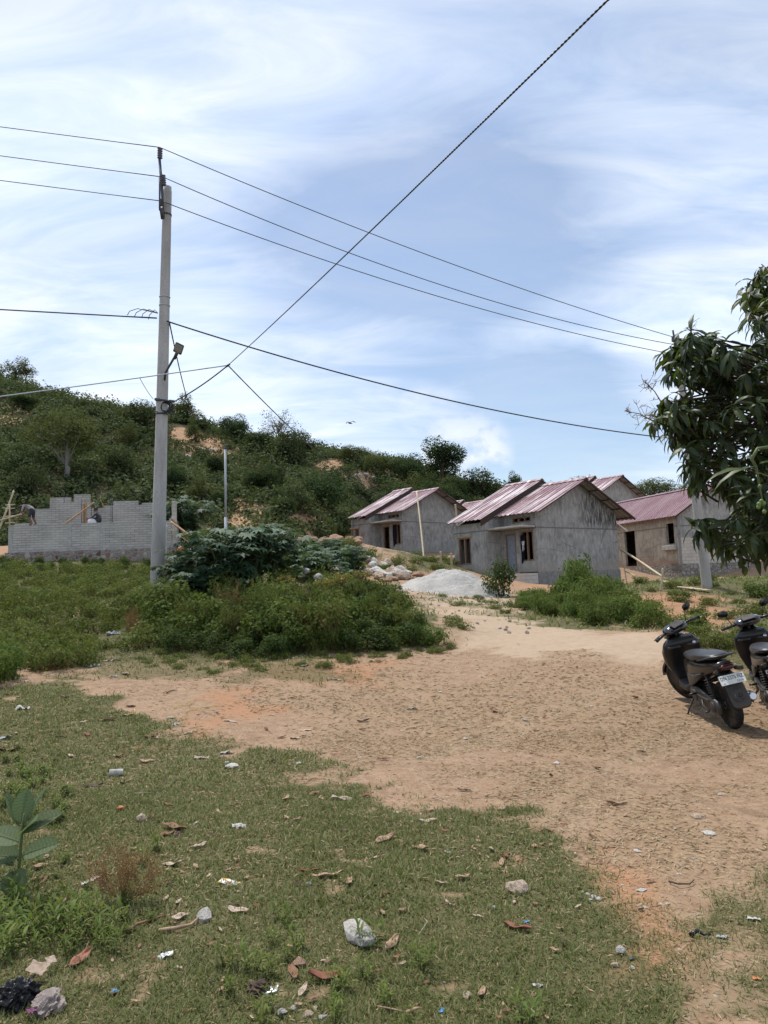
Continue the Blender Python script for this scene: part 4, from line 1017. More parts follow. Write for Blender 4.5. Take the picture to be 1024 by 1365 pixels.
# ------------------------------------------------------------------ plants
def crown_arrays(n, rx, rz, lumps, L, W, tmpl=T_QUAD, seed=0, lr=.42, flat=.5, vbase=None, jitter=.3, fill=.5):
    """leaf clumps through an uneven crown centred on the origin"""
    r = np.random.default_rng(seed)
    c = unit(r.normal(size=(lumps,3)))*(r.random((lumps,1))**.45)*np.array([rx*(1-lr*.7), rx*(1-lr*.7), rz*(1-lr*.6)])
    sz = lr*rx*(.55+.75*r.random(lumps)); lv = r.random(lumps)
    w = sz**2; k = r.choice(lumps, n, p=w/w.sum())
    d = unit(r.normal(size=(n,3))); rad = sz[k]*(1-fill*r.random(n)**2)*(1+.25*r.normal(size=n)*jitter)
    P = c[k]+d*rad[:,None]*np.array([1,1,min(1.0, .55+.45*rz/rx)])
    nr = unit(d*.8+np.array([0,0,.6])+.5*r.normal(size=(n,3)))
    dr = unit(np.cross(nr, r.normal(size=(n,3)))-np.array([0,0,.25]))
    v = np.clip(.5*lv[k]+.5*r.random(n), 0, .999) if vbase is None else np.clip(vbase+.3*r.random(n), 0, .999)
    l = L*(.6+.8*r.random(n))
    return leaves(P, dr, nr, l, l*W/L, tmpl, v), c
def branch_mesh(centers, base, zt, r0, seed, k=None):
    r = random.Random(seed); mb = MB(); base = Vector(base); top = V(r.uniform(-.1,.1)*zt, r.uniform(-.1,.1)*zt, zt)
    pth = [base, base.lerp(top, .4)+V(r.uniform(-.06,.06)*zt, r.uniform(-.06,.06)*zt, 0), base.lerp(top, .75)+V(r.uniform(-.05,.05)*zt,0,0), top]
    mb.tube(pth, [r0*1.25, r0, r0*.8, r0*.55], 8)
    for c in list(centers)[:k]:
        c = Vector(c); s = pth[r.choice([1,2,2,3])]; m = s.lerp(c, .5)+V(r.uniform(-.1,.1), r.uniform(-.1,.1), .12)*zt*.5
        mb.tube([s, m, c], [r0*.42, r0*.28, r0*.1], 6)
    return mb
def tree_proto(name, seed, h, rx, rz, n, L, lumps, mat, tr=.16, bark='bark', tm=T_QUAD, lr=.42, fill=.5, W=.6, limbs=12):
    root = empty(name)
    (P, F, v), c = crown_arrays(n, rx, rz, lumps, L, L*W, tm, seed, lr, fill=fill)
    cz = h-rz; P = P+np.array([0,0,cz]); c = c+np.array([0,0,cz])
    branch_mesh(c, (0,0,-.5), cz*.9, tr, seed, limbs).build('trunk', M[bark], root)
    link('crown', np_mesh('crown', P, F, {'v': v}), M[mat], root)
    return root
TREES = {
 'round': tree_proto('leafy_tree', 1, 6, 2.6, 2.5, 5200, .23, 18, 'leaf_scrub_dark', .17),
 'tall':  tree_proto('leafy_tree', 2, 8, 2.5, 3.3, 6400, .23, 22, 'leaf_scrub_dark', .2),
 'olive': tree_proto('spreading_tree', 3, 6, 3.6, 2.0, 5200, .21, 28, 'leaf_olive', .2, 'bark_pale', lr=.3),
 'bushy': tree_proto('bushy_tree', 4, 4, 2.4, 1.9, 3800, .21, 16, 'leaf_scrub', .13),
 'loose': tree_proto('bushy_tree', 5, 4.5, 2.3, 2.0, 2600, .20, 20, 'leaf_olive', .12, lr=.3),
 'bare':  tree_proto('sparse_tree', 6, 6, 2.9, 2.4, 800, .18, 34, 'leaf_olive', .13, 'bark_pale', lr=.22, limbs=34),
}
TH = {'round': (6,2.6), 'tall': (8,2.5), 'olive': (6,3.6), 'bushy': (4,2.4), 'loose': (4.5,2.3), 'bare': (6,2.9)}
used_proto = set()
def tree_at(kind, px, py, top, wpx, label, group='trees on the hillside', p=None):
    p = p if p is not None else hp(px, py)
    d = proj(p)[2]
    r = TREES[kind]; o = r if kind not in used_proto else copy_tree(r); used_proto.add(kind)
    h = (py-top)/FPX*d; w = wpx/FPX*d/2
    o.location = p-V(0,0,.3); o.rotation_euler = (0,0,random.random()*6.28); o.scale = (w/TH[kind][1],)*2+(h/TH[kind][0],)
    tag(o, label, 'tree', group); return o
for a in [
 ('bare',373,590,530,66,'sparse half-bare tree standing alone on the ridge against the sky'),
 ('round',316,592,547,46,'dense dark round tree on the ridge left of the sparse tree'),
 ('tall',591,655,578,66,'big dark leafy tree on the hill behind the gap between the grey houses'),
 ('round',437,690,618,66,'large dark tree low on the hillside above the castor bushes'),
 ('olive',88,640,540,122,'broad grey-green tree with pale limbs above the block house'),
 ('loose',22,508,474,52,'feathery small tree at the top left corner of the ridge'),
 ('round',548,648,600,52,'mid green tree left of the big dark tree on the hill'),
 ('bushy',642,664,622,62,'bushy tree right of the big dark tree on the hill'),
 ('round',348,600,567,44,'low dark tree just below the sparse tree'),
 ('bushy',402,608,572,56,'bushy tree right below the sparse tree on the ridge'),
 ('bushy',186,570,530,66,'bushy tree on the slope behind the utility pole'),
 ('loose',250,560,524,56,'thin-leaved tree on the ridge right of the utility pole'),
 ('olive',505,640,600,60,'grey-green tree below the ridge above the farther grey house'),
 ('bushy',520,690,640,62,'bushy tree behind the roof of the farther grey house'),
 ('round',600,690,640,56,'dark tree directly behind the gable of the farther grey house'),
 ('bushy',30,640,585,70,'bushy tree on the slope at the left edge'),
 ('bushy',160,640,590,66,'bushy tree low on the slope between the olive tree and the pole'),
 ('loose',275,670,630,56,'loose pale tree on the slope right of the pole'),
 ('round',345,660,618,56,'dark tree on the slope above the white mast'),
 ('bushy',395,680,640,56,'bushy tree on the slope right of the white mast'),
 ('olive',470,620,590,56,'grey-green tree on the middle of the ridge'),
] : tree_at(*a)
rt = random.Random(3)
for k in range(22):
    px, py = rt.uniform(10,620), rt.uniform(0,1); top = np.interp(px, RIDGE[:,0], RIDGE[:,1]); py = top+30+(700-top-30)*py; s_ = rt.uniform(26,52)
    tree_at(rt.choice(['round','round','bushy','loose','tall']), px, py, py-s_*rt.uniform(.8,1.2), s_*rt.uniform(.9,1.3), 'small leafy tree standing out of the green scrub on the hillside', 'small trees in the hillside scrub')
tree_at('round', 685, 668, 625, 28, 'small round tree on the skyline above the stained house', p=at(685, 668, 100))
for a in [(778,672,632,74,'wide dark tree rising behind the ridge of the stained house','olive',88), (872,676,634,84,'wide tree with layered crown behind the maroon roof','olive',90), (918,674,640,58,'smaller tree right of the layered one behind the maroon roof','olive',92), (985,690,650,80,'tree behind the mango leaves at the right edge','olive',85), (835,676,646,50,'low tree between the two wide ones on the skyline','bushy',96), (735,668,640,46,'low tree behind the roof of the stained house','bushy',98)]:
    tree_at(a[5], a[0], a[1], a[2], a[3], a[4], 'trees behind the houses', p=at(a[0], a[1], a[6]))
# scrub: one mass that nobody could count
def scrub():
    r = np.random.default_rng(5); n = 4300
    px = r.uniform(-200, 1250, n); s = r.random(n)**.9*1.02+.0
    y = YF+s*(YR-YF); x = (px-512)/FPX*y; yf = yfoot(x); y = yf+s*(YR-yf); x = (px-512)/FPX*y; y = np.maximum(y, yfoot(x)+.5); z = hillz(x, y)
    size = (.8+1.4*r.random(n)**1.6)*(.75+.35*s)
    pj = np.array([proj((x[i], y[i], z[i]))[:2] for i in range(n)])
    keep = np.ones(n, bool)
    for cx, cy, ax, ay in [(262,593,34,13),(245,578,16,8),(330,688,24,26),(410,690,20,22),(445,622,16,9),(400,600,14,6),(485,638,22,9),(35,556,16,9),(300,612,25,8),(330,715,30,14),(200,705,14,16),(10,560,10,8),(560,625,12,6)]:
        q = ((pj[:,0]-cx)/ax)**2+((pj[:,1]-cy)/ay)**2; keep &= ~((q < 1) & (r.random(n) < .72))
    x, y, z, size = x[keep], y[keep], z[keep], size[keep]; n = len(x); k = 150
    lv = r.random(n); c = np.repeat(np.stack([x, y, z], -1), k, 0); sz = np.repeat(size, k); m = n*k
    d = unit(r.normal(size=(m,3))); d[:,2] = np.abs(d[:,2])*.9
    lump = 1+.35*np.sin(5*d[:,0]+np.repeat(r.random(n)*6, k))*np.cos(4*d[:,1]+np.repeat(r.random(n)*6, k))
    P = c+d*(sz*lump*(1-.5*r.random(m)**2))[:,None]*np.array([1,1,.95])
    nr = unit(d+np.array([0,0,.6])+.6*r.normal(size=(m,3))); dr = unit(np.cross(nr, r.normal(size=(m,3))))
    l = (.17+.19*r.random(m))*(.7+.3*sz)
    V_, F, v = leaves(P, dr, nr, l, l*.7, T_QUAD, np.clip(np.repeat(lv, k)*.62+.38*r.random(m), 0, .999))
    return link('scrub', np_mesh('scrub', V_, F, {'v': v}), M['leaf_scrub'])
tag(scrub(), 'dense green scrub covering the hillside', 'scrub', kind='stuff')
# pale boulders on the slope
def rock_mesh(name, seed, sub=2, rough=.28, flat=.7):
    import bmesh
    bm = bmesh.new(); bmesh.ops.create_icosphere(bm, subdivisions=sub+1, radius=1)
    r = random.Random(seed); off = [V(r.uniform(-1,1), r.uniform(-1,1), r.uniform(-1,1)).normalized() for _ in range(14)]; dist = [r.uniform(.55,.95) for _ in off]
    for v in bm.verts:
        p = v.co.normalized(); m = 1.15
        for o, d_ in zip(off, dist):
            q = p.dot(o)
            if q > .05: m = min(m, d_/q)
        n = (math.sin(7*p.x+seed)+math.sin(9*p.y+2*seed)+math.sin(8*p.z+seed))*.018
        v.co = p*(m+n)
    for v in bm.verts: v.co.z *= flat
    me = bpy.data.meshes.new(name); bm.to_mesh(me); bm.free(); return me
def mat_rock(name, c): return mat_plain(name, c, .92, 0, .3, 7, .7, .2, dirt=tuple(x*.55 for x in c))
M['rock_grey'] = mat_rock('rock_grey', (.36,.34,.31)); M['rock_pale'] = mat_rock('rock_pale', (.48,.45,.41)); M['rock_tan'] = mat_rock('rock_tan', (.40,.31,.235)); M['rock_dark'] = mat_rock('rock_dark', (.13,.13,.14)); M['rock_brown'] = mat_rock('rock_brown', (.30,.19,.13))
ROCKS = {}
def rock(p, size, mat, label, cat='rock', group=None, rz=None, flat=.7, name='rock', sink=.25):
    key = (mat, random.randrange(5), round(flat,1))
    if key not in ROCKS:
        me = rock_mesh(name, hash(key) % 97 if False else sum(map(ord, mat))+key[1]*7, 1, flat=flat); me.materials.append(M[mat]); ROCKS[key] = me
    o = bpy.data.objects.new(name, ROCKS[key]); COL.objects.link(o)
    o.location = Vector(p)+V(0,0,size*flat*(1-2*sink)*.5); o.scale = (size*random.uniform(.85,1.2)*.5, size*random.uniform(.8,1.1)*.5, size*.5)
    o.rotation_euler = (random.uniform(-.15,.15), random.uniform(-.15,.15), rz if rz is not None else random.random()*6.28)
    return tag(o, label, cat, group)
for px, py, s in ((478,637,1.0),(488,635,.8),(498,640,.9),(500,632,.7),(215,637,.7),(268,605,.9),(283,602,.7),(250,611,.8)):
    rock(hp(px,py), s*1.2, 'rock_pale', 'pale boulder lying in a bare patch of the hillside', 'boulder', 'pale boulders on the hillside')
# ------------------------------------------------------------------ bushes near the lane
def bush_proto(name, seed, rx, rz, n, L, lumps, mat, W=.55, tm=T_QUAD, lr=.42, stem='twig'):
    root = empty(name); (P, F, v), c = crown_arrays(n, rx, rz, lumps, L, L*W, tm, seed, lr)
    P = P+np.array([0,0,rz*.85]); c = c+np.array([0,0,rz*.85])
    mb = MB(); r = random.Random(seed)
    for q in c[:14]:
        q = Vector(q); b = V(r.uniform(-.12,.12)*rx, r.uniform(-.12,.12)*rx, -.15); mb.tube([b, b.lerp(q,.5)+V(0,0,.05), q], [.016*rx+.004, .012*rx+.003, .004], 5)
    mb.build('stem', M[stem], root); link('foliage', np_mesh('foliage', P, F, {'v': v}), M[mat], root); return root
BUSH = {
 'green': [bush_proto('green_bush', 20+k, .75, .5, 1700, .085, 14, 'leaf_bush') for k in range(3)],
 'dark': [bush_proto('dark_bush', 30+k, .7, .55, 1500, .09, 13, 'leaf_bush_dark') for k in range(2)],
 'weed': [bush_proto('weed_clump', 40+k, .6, .28, 800, .085, 18, 'leaf_weed', W=.4, lr=.3) for k in range(3)],
 'yellow': [bush_proto('weed_clump', 50, .35, .22, 260, .07, 9, 'leaf_yellow', W=.5, lr=.3)],
}
firsts = set()
def bush(kind, p, s, label, group, zs=1.0, cat='bush'):
    lst = BUSH[kind]; k = random.randrange(len(lst)); r = lst[k]
    o = r if (kind, k) not in firsts else copy_tree(r); firsts.add((kind, k))
    o.location = Vector(p)-V(0,0,.04); o.rotation_euler = (0,0,random.random()*6.28); o.scale = (s, s*random.uniform(.85,1.1), s*zs*random.uniform(.85,1.2))
    return tag(o, label, cat, group)
def scatter(poly, n, mind, seed):
    """points on the ground inside an image polygon, spaced by mind metres"""
    r = random.Random(seed); P = np.array(poly, float); out = []; x0, y0 = P.min(0); x1, y1 = P.max(0); tries = 0
    while len(out) < n and tries < n*60:
        tries += 1; px, py = r.uniform(x0, x1), r.uniform(y0, y1)
        if sdist(P, np.array([px]), np.array([py]))[0] < 0: continue
        p = gp(px, py, 5, 60)
        if all((p-q).length > mind for q in out): out.append(p)
    return out
for p in scatter([(225,824),(300,816),(370,814),(390,824),(440,826),(465,800),(510,806),(545,838),(575,860),(510,866),(430,868),(330,866),(235,860),(215,840)], 58, .5, 1):
    bush('green', p, random.choice([.4,.55,.7,.85,1.0])*(1-.4*max(0, min(1, (proj(p)[0]-440)/130))), 'low green bush in the thicket beside the lane', 'green bushes of the thicket by the lane', .95)
for p in scatter([(480,806),(520,812),(568,856),(500,864),(470,840),(300,850),(240,840),(300,826)], 20, .5, 2):
    bush('dark', p, random.uniform(.4,.7), 'dark low bush at the lane end of the thicket', 'dark bushes at the lane end of the thicket')
for p in scatter([(225,850),(420,858),(550,856),(575,864),(420,876),(300,880),(225,872)], 22, .5, 12):
    bush('dark', p, random.uniform(.4,.65), 'small dark bush along the foot of the thicket', 'small dark bushes at the foot of the thicket', .8)
for p in scatter([(225,810),(400,795),(500,805),(560,850),(430,868),(240,860)], 26, .5, 16):
    bush('weed', p+V(0,0,random.uniform(.1,.4)), random.uniform(.5,.9), 'pale weed clump growing through the thicket beside the lane', 'pale weeds growing through the thicket', 1.5, 'weed')
for px, py in ((382,812),(480,806),(436,818),(455,812)):
    bush('yellow', gp(px,py)+V(0,0,.55), .8, 'yellowing weed among the green bushes of the thicket', 'yellowing weeds in the thicket', cat='weed')
for p in scatter([(0,760),(110,757),(200,760),(215,800),(220,862),(120,874),(40,872),(-40,866),(-60,770)], 120, .62, 3):
    bush('weed', p, random.uniform(.65,1.15)*(.8+.008*p.y), 'knee-high weed clump in the field left of the pole', 'weed clumps in the field left of the pole', .95, 'weed')
for p in scatter([(-330,770),(-60,762),(-40,866),(-330,880)], 60, .8, 43):
    bush('weed', p, random.uniform(.75,1.2), 'knee-high weed clump in the field left of the pole', 'weed clumps in the field left of the pole', .95, 'weed')
for p in scatter([(0,752),(200,754),(215,764),(120,768),(0,766)], 22, 1.0, 4):
    bush('dark', p, random.uniform(.4,.55), 'dark bush along the foot of the rubble base of the block house', 'bushes below the block house')
for p in scatter([(-20,880),(20,885),(25,905),(-30,915)], 4, .35, 5):
    bush('green', p, .5, 'green bush at the left edge where the bare track begins', 'green bushes at the left edge')
for p in scatter([(20,868),(110,872),(110,895),(30,893)], 8, .5, 15):
    bush('weed', p, .8, 'weed clump beside scattered rubbish at the field edge', 'weed clumps at the field edge', cat='weed')
for p in scatter([(695,806),(735,796),(760,790),(800,790),(832,800),(842,830),(800,834),(740,826),(700,818)], 34, .6, 6):
    bush('green', p, random.uniform(.5,.8)*(.75 if proj(p)[0] < 745 else 1), 'low green bush on the bank below the stained house', 'green bushes below the stained house', 1.0)
for px, py, s in ((772,800,.95),(787,802,.85),(757,805,.75),(806,808,.75)):
    bush('green', gp(px,py), s, 'taller bush in front of the stained gable', 'taller bushes in front of the stained gable', 1.35)
bush('dark', gp(668,795), 1.05, 'dark purple-green shrub at the foot of the gravel heap', None, 1.25)
bush('green', gp(770,798), 1.1, 'tallest bush in the middle of the stained gable', None, 1.45)
for px, py, s in ((520,760,1.3),(545,764,1.35),(533,757,1.2),(553,758,1.0)):
    bush('green', at(px,py,44), s, 'bush growing in front of the farther grey house', 'bushes in front of the farther grey house', 1.2)
for p in scatter([(850,775),(1000,770),(1060,790),(1060,845),(950,845),(860,838)], 34, .8, 8):
    bush(random.choice(['weed','weed','green']), p, random.uniform(.4,.8), 'weed clump on the red bank behind the motorbikes', 'weed clumps on the red bank behind the motorbikes', .8, 'weed')
for p in scatter([(935,846),(1030,846),(1080,870),(1075,905),(1000,880),(945,868)], 12, .45, 9):
    bush('weed', p, random.uniform(.45,.7), 'weed clump on the verge beside the second motorbike', 'weed clumps on the verge by the motorbikes', .9, 'weed')
for p in scatter([(575,788),(640,800),(700,812),(690,824),(620,812),(570,800)], 9, .5, 10)+scatter([(590,822),(620,832),(612,838),(588,830)], 3, .4, 11):
    bush('weed', p, random.uniform(.35,.55), 'small weed clump between the wheel tracks of the lane', 'weeds between the wheel tracks', .8, 'weed')
for p in scatter([(300,735),(470,728),(500,750),(470,770),(300,760)], 26, 1.3, 13):
    bush('weed', p, 1.2, 'weed clump behind the castor bushes', 'weed clumps behind the castor bushes', .9, 'weed')
for p in scatter([(600,745),(612,750),(560,768),(505,768),(500,752)], 12, 1.0, 14):
    bush('weed', p, 1.0, 'weed clump on the ground between the two grey houses', 'weed clumps between the grey houses', .8, 'weed')
# castor bean plants with palmate leaves
def castor_proto(seed, h, spread, n):
    r = np.random.default_rng(seed); root = empty('castor_bush'); mb = MB(); P = []; D = []; N = []
    tips = []
    for k in range(7):
        a = r.random()*6.28; q = spread*(.3+.7*r.random()); tip = V(q*math.cos(a), q*math.sin(a), h*(.55+.45*r.random()))
        mid = V(tip.x*.35, tip.y*.35, tip.z*.55); mb.tube([V(tip.x*.08, tip.y*.08, -.3), mid, tip], [.03, .024, .012], 6); tips.append((mid, tip))
    for i in range(n):
        mid, tip = tips[r.integers(len(tips))]; t = r.random()**.75; s = mid.lerp(tip, t) if r.random() < .75 else (mid*.45).lerp(mid, t)
        a = r.random()*6.28; out = V(math.cos(a), math.sin(a), .15+.5*r.random()); pl = .18+.22*r.random(); e = s+out.normalized()*pl
        mb.tube([s, s.lerp(e,.5)+V(0,0,.03), e], .005, 4, caps=False)
        P.append(e); D.append((out.x, out.y, -.25-.5*r.random())); N.append((out.x*.45+.25*r.normal(), out.y*.45+.25*r.normal(), 1))
    L = .11+.10*r.random(n)
    mb.build('stem', M['stem_green'], root)
    A = leaves(np.array(P, float), np.array(D), np.array(N), L, L*1.05, T_PALM, r.random(n))
    link('foliage', np_mesh('foliage', A[0], A[1], {'v': A[2]}), M['leaf_castor'], root); return root
CAST = [castor_proto(60+k, 1.45, .8, 300) for k in range(3)]
for i, (px, py, s, lab) in enumerate([(262,804,.72,0),(300,797,.95,0),(335,790,1.0,0),(350,783,1.0,0),(288,784,.85,0),(318,780,.95,0),(232,808,.55,0),(390,776,1.05,0),(415,772,1.0,0),(440,772,1.0,0),(466,775,.9,0),(375,770,1.05,0),(450,782,.7,0),(425,787,.75,0),(250,795,.7,0),(405,761,1.05,0),(435,761,1.05,0)]):
    o = CAST[i] if i < 3 else copy_tree(CAST[i % 3]); o.location = gp(px,py); o.rotation_euler = (0,0,random.random()*6.28); o.scale = (s*1.3, s*1.3, s*1.02*random.uniform(.85,1.15))
    tag(o, 'castor bush with large blue-green lobed leaves in the thicket right of the utility pole', 'castor bush', 'castor bushes of the thicket')
for i, (px, py, s) in enumerate([(250,722,1.7),(238,722,1.5)]):
    o = copy_tree(CAST[i]); o.location = at(px,py,39); o.scale = (s,)*3; o.rotation_euler = (0,0,2.0*i+1)
    tag(o, 'castor bush behind the slanting timber props of the block house', 'castor bush', 'castor bushes behind the props')
for p in scatter([(190,868),(420,872),(560,862),(606,858),(600,872),(480,886),(300,898),(180,890)], 46, .28, 45):
    bush('weed', p, random.uniform(.16,.42), 'small low weed thinning out in front of the thicket', 'small weeds in front of the thicket', .8, 'weed')
# stones lying in the thicket and along the lane
def rk(px, py, wpx, mat, label, group=None, up=0., flat=.7, name='rock'):
    p = gp(px, py, 5, 60); d = proj(p)[2]; return rock(p+V(0,0,up), wpx/FPX*d, mat, label, 'stone', group, flat=flat, name=name)
for px, py, w, m, lab, up in ((398,770,24,'rock_pale','largest pale stone in the thicket, under the castor leaves',.45),(408,762,24,'rock_dark','dark angular stone on top of the pale one in the thicket',.55),(420,770,20,'rock_dark','second dark stone right of the pale one in the thicket',.4),(414,778,17,'rock_pale','pale slanted stone below the dark ones in the thicket',.4),(409,790,14,'rock_pale','pale flat stone lower in the thicket',.5),(447,788,20,'rock_tan','tan stone with a dark shaded side in the thicket',.55),(426,803,15,'rock_grey','grey split stone low in the thicket',.55),(485,842,16,'rock_brown','orange stone at the foot of the thicket',.25),(310,838,14,'rock_grey','grey stone half hidden at the foot of the thicket',.35),(355,836,10,'rock_grey','small grey stone at the foot of the thicket',.35),(392,752,20,'rock_pale','pale lump of rubble between the castor bushes',.5)):
    rk(px, py, w, m, lab, None, up)
for p in scatter([(470,752),(500,748),(520,755),(500,766),(475,766)], 9, .4, 20)+scatter([(500,762),(540,766),(545,772),(505,773)], 18, .35, 21):
    rock(p, random.uniform(.35,.8), random.choice(['rock_pale','rock_tan','rock_tan']), 'lump of rubble heaped in front of the farther grey house', 'rubble', 'rubble in front of the farther grey house')
for p in scatter([(508,768),(558,766),(560,772),(510,776)], 14, .3, 22):
    rock(p, random.uniform(.3,.6), 'rock_brown', 'lump of orange earth beside the lane', 'clod', 'orange earth clods beside the lane', flat=.5)
for p in scatter([(355,722),(478,722),(480,727),(355,728)], 46, .4, 23):
    q = p+V(0,0,.05); rock(q, random.uniform(.35,.75), 'rock_brown', 'lump of orange earth in the long heap behind the castor bushes', 'clod', 'orange earth heap behind the castor bushes')
for p in scatter([(560,800),(640,815),(720,838),(700,848),(620,835),(560,812)], 24, .25, 24)+scatter([(690,785),(720,795),(720,800),(690,795)], 10, .3, 25):
    rock(p, random.uniform(.05,.12), random.choice(['rock_tan','rock_tan','rock_pale']), 'small stone on the pale lane', 'stone', 'small stones on the lane')
# gravel heap
def heap():
    c = gp(607, 792); n = 70; a = np.linspace(-1, 1, n); X, Y = np.meshgrid(a, a)
    ax, ay, h = 2.0, 1.5, .95
    r = np.hypot(X, Y); z = h*np.clip(1-r**1.5, -.35, 1)*(1+.12*(fbm(X*4+7, Y*4, 71)-.47)*4)+.02*(fbm(X*30, Y*30, 75)-.5)*3
    wx = c.x+X*ax*1.15; wy = c.y+.8+Y*ay*1.2; wz = G(wx, wy)+z-.03
    idx = np.arange(n*n).reshape(n,n); f = np.stack([idx[:-1,:-1], idx[:-1,1:], idx[1:,1:], idx[1:,:-1]], -1).reshape(-1,4)
    b = n*n; vs = np.concatenate([np.stack([wx,wy,wz],-1).reshape(-1,3), [[wx.min(),wy.min(),c.z-1.2],[wx.max(),wy.min(),c.z-1.2],[wx.max(),wy.max(),c.z-1.2],[wx.min(),wy.max(),c.z-1.2]]])
    t = NT('crushed_limestone'); n1 = t.noise(1.4,5,.6); n2 = t.noise(40,4,.7); vv = t.n('ShaderNodeTexVoronoi', i_Scale=22.); t.set(vv.inputs['Vector'], t.coord())
    sp = t.n('ShaderNodeSeparateColor'); t.set(sp.inputs[0], vv.outputs['Color'])
    col = t.mix(t.mapr(n1,.3,.7), (.36,.34,.315), (.49,.465,.43)); col = t.mix(t.mapr(sp.outputs[0],.55,1,0,.6), col, (.28,.27,.26)); col = t.mix(t.mapr(n2,.5,.75,0,.4), col, (.66,.64,.6))
    m = t.end(t.pbr(col,.95,0,t.bump(t.math('ADD',n2,vv.outputs[0]),.7,.04),.2))
    o = link('gravel_heap', np_mesh('gravel_heap', vs, [f, np.array([[b,b+3,b+2,b+1]])], smooth=True), m)
    return tag(o, 'pale heap of crushed stone dumped in front of the nearest grey house', 'gravel heap')
heap()
for p in scatter([(530,778),(560,784),(600,794),(650,800),(690,800),(690,808),(600,804),(530,792)], 110, .1, 26):
    rock(p, random.uniform(.05,.12), random.choice(['rock_grey','rock_pale']), 'loose chip of crushed stone beside the heap', 'stone', 'loose chips beside the gravel heap')
# ------------------------------------------------------------------ grass
def grass():
    r = np.random.default_rng(9); parts = []
    for (x0,x1,y0,y1,n,Lr,Wr) in [(-4.2,3.6,1.6,3.6,255000,(.022,.052),(.0028,.0052)),(-5.5,5.5,3.6,6,245000,(.025,.055),(.004,.007)),(-9,7,6,10,195000,(.03,.06),(.007,.011)),(-12,10,10,16,60000,(.05,.09),(.012,.020)),(-30,20,16,40,100000,(.08,.20),(.022,.04))]:
        x = r.uniform(x0,x1,n); y = r.uniform(y0,y1,n)
        inside = np.abs(x) < .78*y+1.2; x, y = x[inside], y[inside]
        m = masks(x, y); g = np.maximum(np.maximum(m[0]*1.1, m[1]*.8), m[2]*.8)-.06
        patch = fbm(x*2.3, y*2.3, 61, 4)
        keep = r.random(len(x)) < g*(.35+1.2*patch); x, y, patch = x[keep], y[keep], patch[keep]; k = len(x)
        z = G(x, y); a = r.random(k)*6.283; tilt = r.uniform(.35,1.5,k)
        d = np.stack([np.cos(a)*np.sin(tilt), np.sin(a)*np.sin(tilt), np.cos(tilt)], -1)
        nr = unit(np.stack([-np.cos(a)*np.cos(tilt), -np.sin(a)*np.cos(tilt), np.sin(tilt)], -1)+.3*r.normal(size=(k,3)))
        L = r.uniform(*Lr,k)*(.6+.8*patch); W = r.uniform(*Wr,k)
        big = np.clip(fbm(x*.9, y*.9, 65, 3)*1.15-.1, 0, 1)
        v = np.clip(.12+.55*big*r.random(k)+.25*r.random(k)+(r.random(k) < .16)*.45, 0, .999)
        parts.append(leaves(np.stack([x,y,z-.004],-1), d, nr, L, W, T_BLADE, v))
    P, F, v = merge(parts)
    return link('grass', np_mesh('grass', P, F, {'v': v}), M['grass'])
tag(grass(), 'short green and yellowed grass', 'grass', kind='stuff')
def straw():
    r = np.random.default_rng(19); parts = []
    for (x0,x1,y0,y1,n,Lr,Wr) in [(-2.6,3,1.6,4,30000,(.012,.05),(.002,.006)),(-5,5.5,4,8,80000,(.02,.075),(.004,.010)),(-8,9,8,14,50000,(.03,.10),(.008,.016))]:
        x = r.uniform(x0,x1,n); y = r.uniform(y0,y1,n); ins = np.abs(x) < .6*y+.6; x, y = x[ins], y[ins]
        m = masks(x, y); dr = sst((fbm(x*.8, y*.8, 41)-.30)*4)*np.clip((14-y)/4, 0, 1)
        g = np.maximum(m[0]*.35, (.12+dr)*(1-m[4])*.9*(1-m[0]))*(.3+1.4*fbm(x*5, y*5, 77, 3)); keep = r.random(len(x)) < g; x, y = x[keep], y[keep]; k = len(x)
        a = r.random(k)*6.283; up = r.normal(size=k)*.08; d = np.stack([np.cos(a), np.sin(a), up], -1); nr = unit(np.array([0,0,1])+.35*r.normal(size=(k,3)))
        parts.append(leaves(np.stack([x,y,G(x,y)+.004],-1), d, nr, r.uniform(*Lr,k), r.uniform(*Wr,k), T_QUAD, r.random(k)))
    P, F, v = merge(parts); return link('straw', np_mesh('straw', P, F, {'v': v}), M['straw'])
tag(straw(), 'dry straw and leaf crumbs scattered over the bare earth', 'straw', kind='stuff')
# ------------------------------------------------------------------ foreground plants
def herb_proto(seed, h, n, stems, L, W, mat, spread=.5, tm=T_LONG):
    r = np.random.default_rng(seed); root = empty('leafy_weed'); mb = MB(); P = []; D = []; N = []
    for s in range(stems):
        a = r.random()*6.28; tip = V(spread*h*math.cos(a)*r.random(), spread*h*math.sin(a)*r.random(), h*(.6+.4*r.random())); b = V(tip.x*.25, tip.y*.25, -.02)
        mb.tube([b, b.lerp(tip,.5)+V(.01,0,0), tip], [.0028,.0022,.0012], 5)
        for k in range(n):
            t = .15+.85*(k+.5)/n; p = b.lerp(tip, t); aa = 2.4*k+a; el = .1+.9*t
            P.append(p); D.append((math.cos(aa)*math.cos(el), math.sin(aa)*math.cos(el), math.sin(el))); N.append((-math.cos(aa)*math.sin(el)+.2*r.normal(), -math.sin(aa)*math.sin(el)+.2*r.normal(), math.cos(el)))
    m = len(P); A = leaves(np.array(P,float), np.array(D), np.array(N), L*(.6+.6*r.random(m)), W*(.7+.6*r.random(m)), tm, r.random(m))
    mb.build('stem', M['stem_green'], root); link('foliage', np_mesh('foliage', A[0], A[1], {'v': A[2]}), M[mat], root); return root
HERB = [herb_proto(80+k, .15, 8, 5, .075, .014, 'leaf_herb', .9) for k in range(3)]
HERB2 = [herb_proto(90+k, .12, 9, 8, .04, .018, 'leaf_herb', .8) for k in range(2)]
done = set()
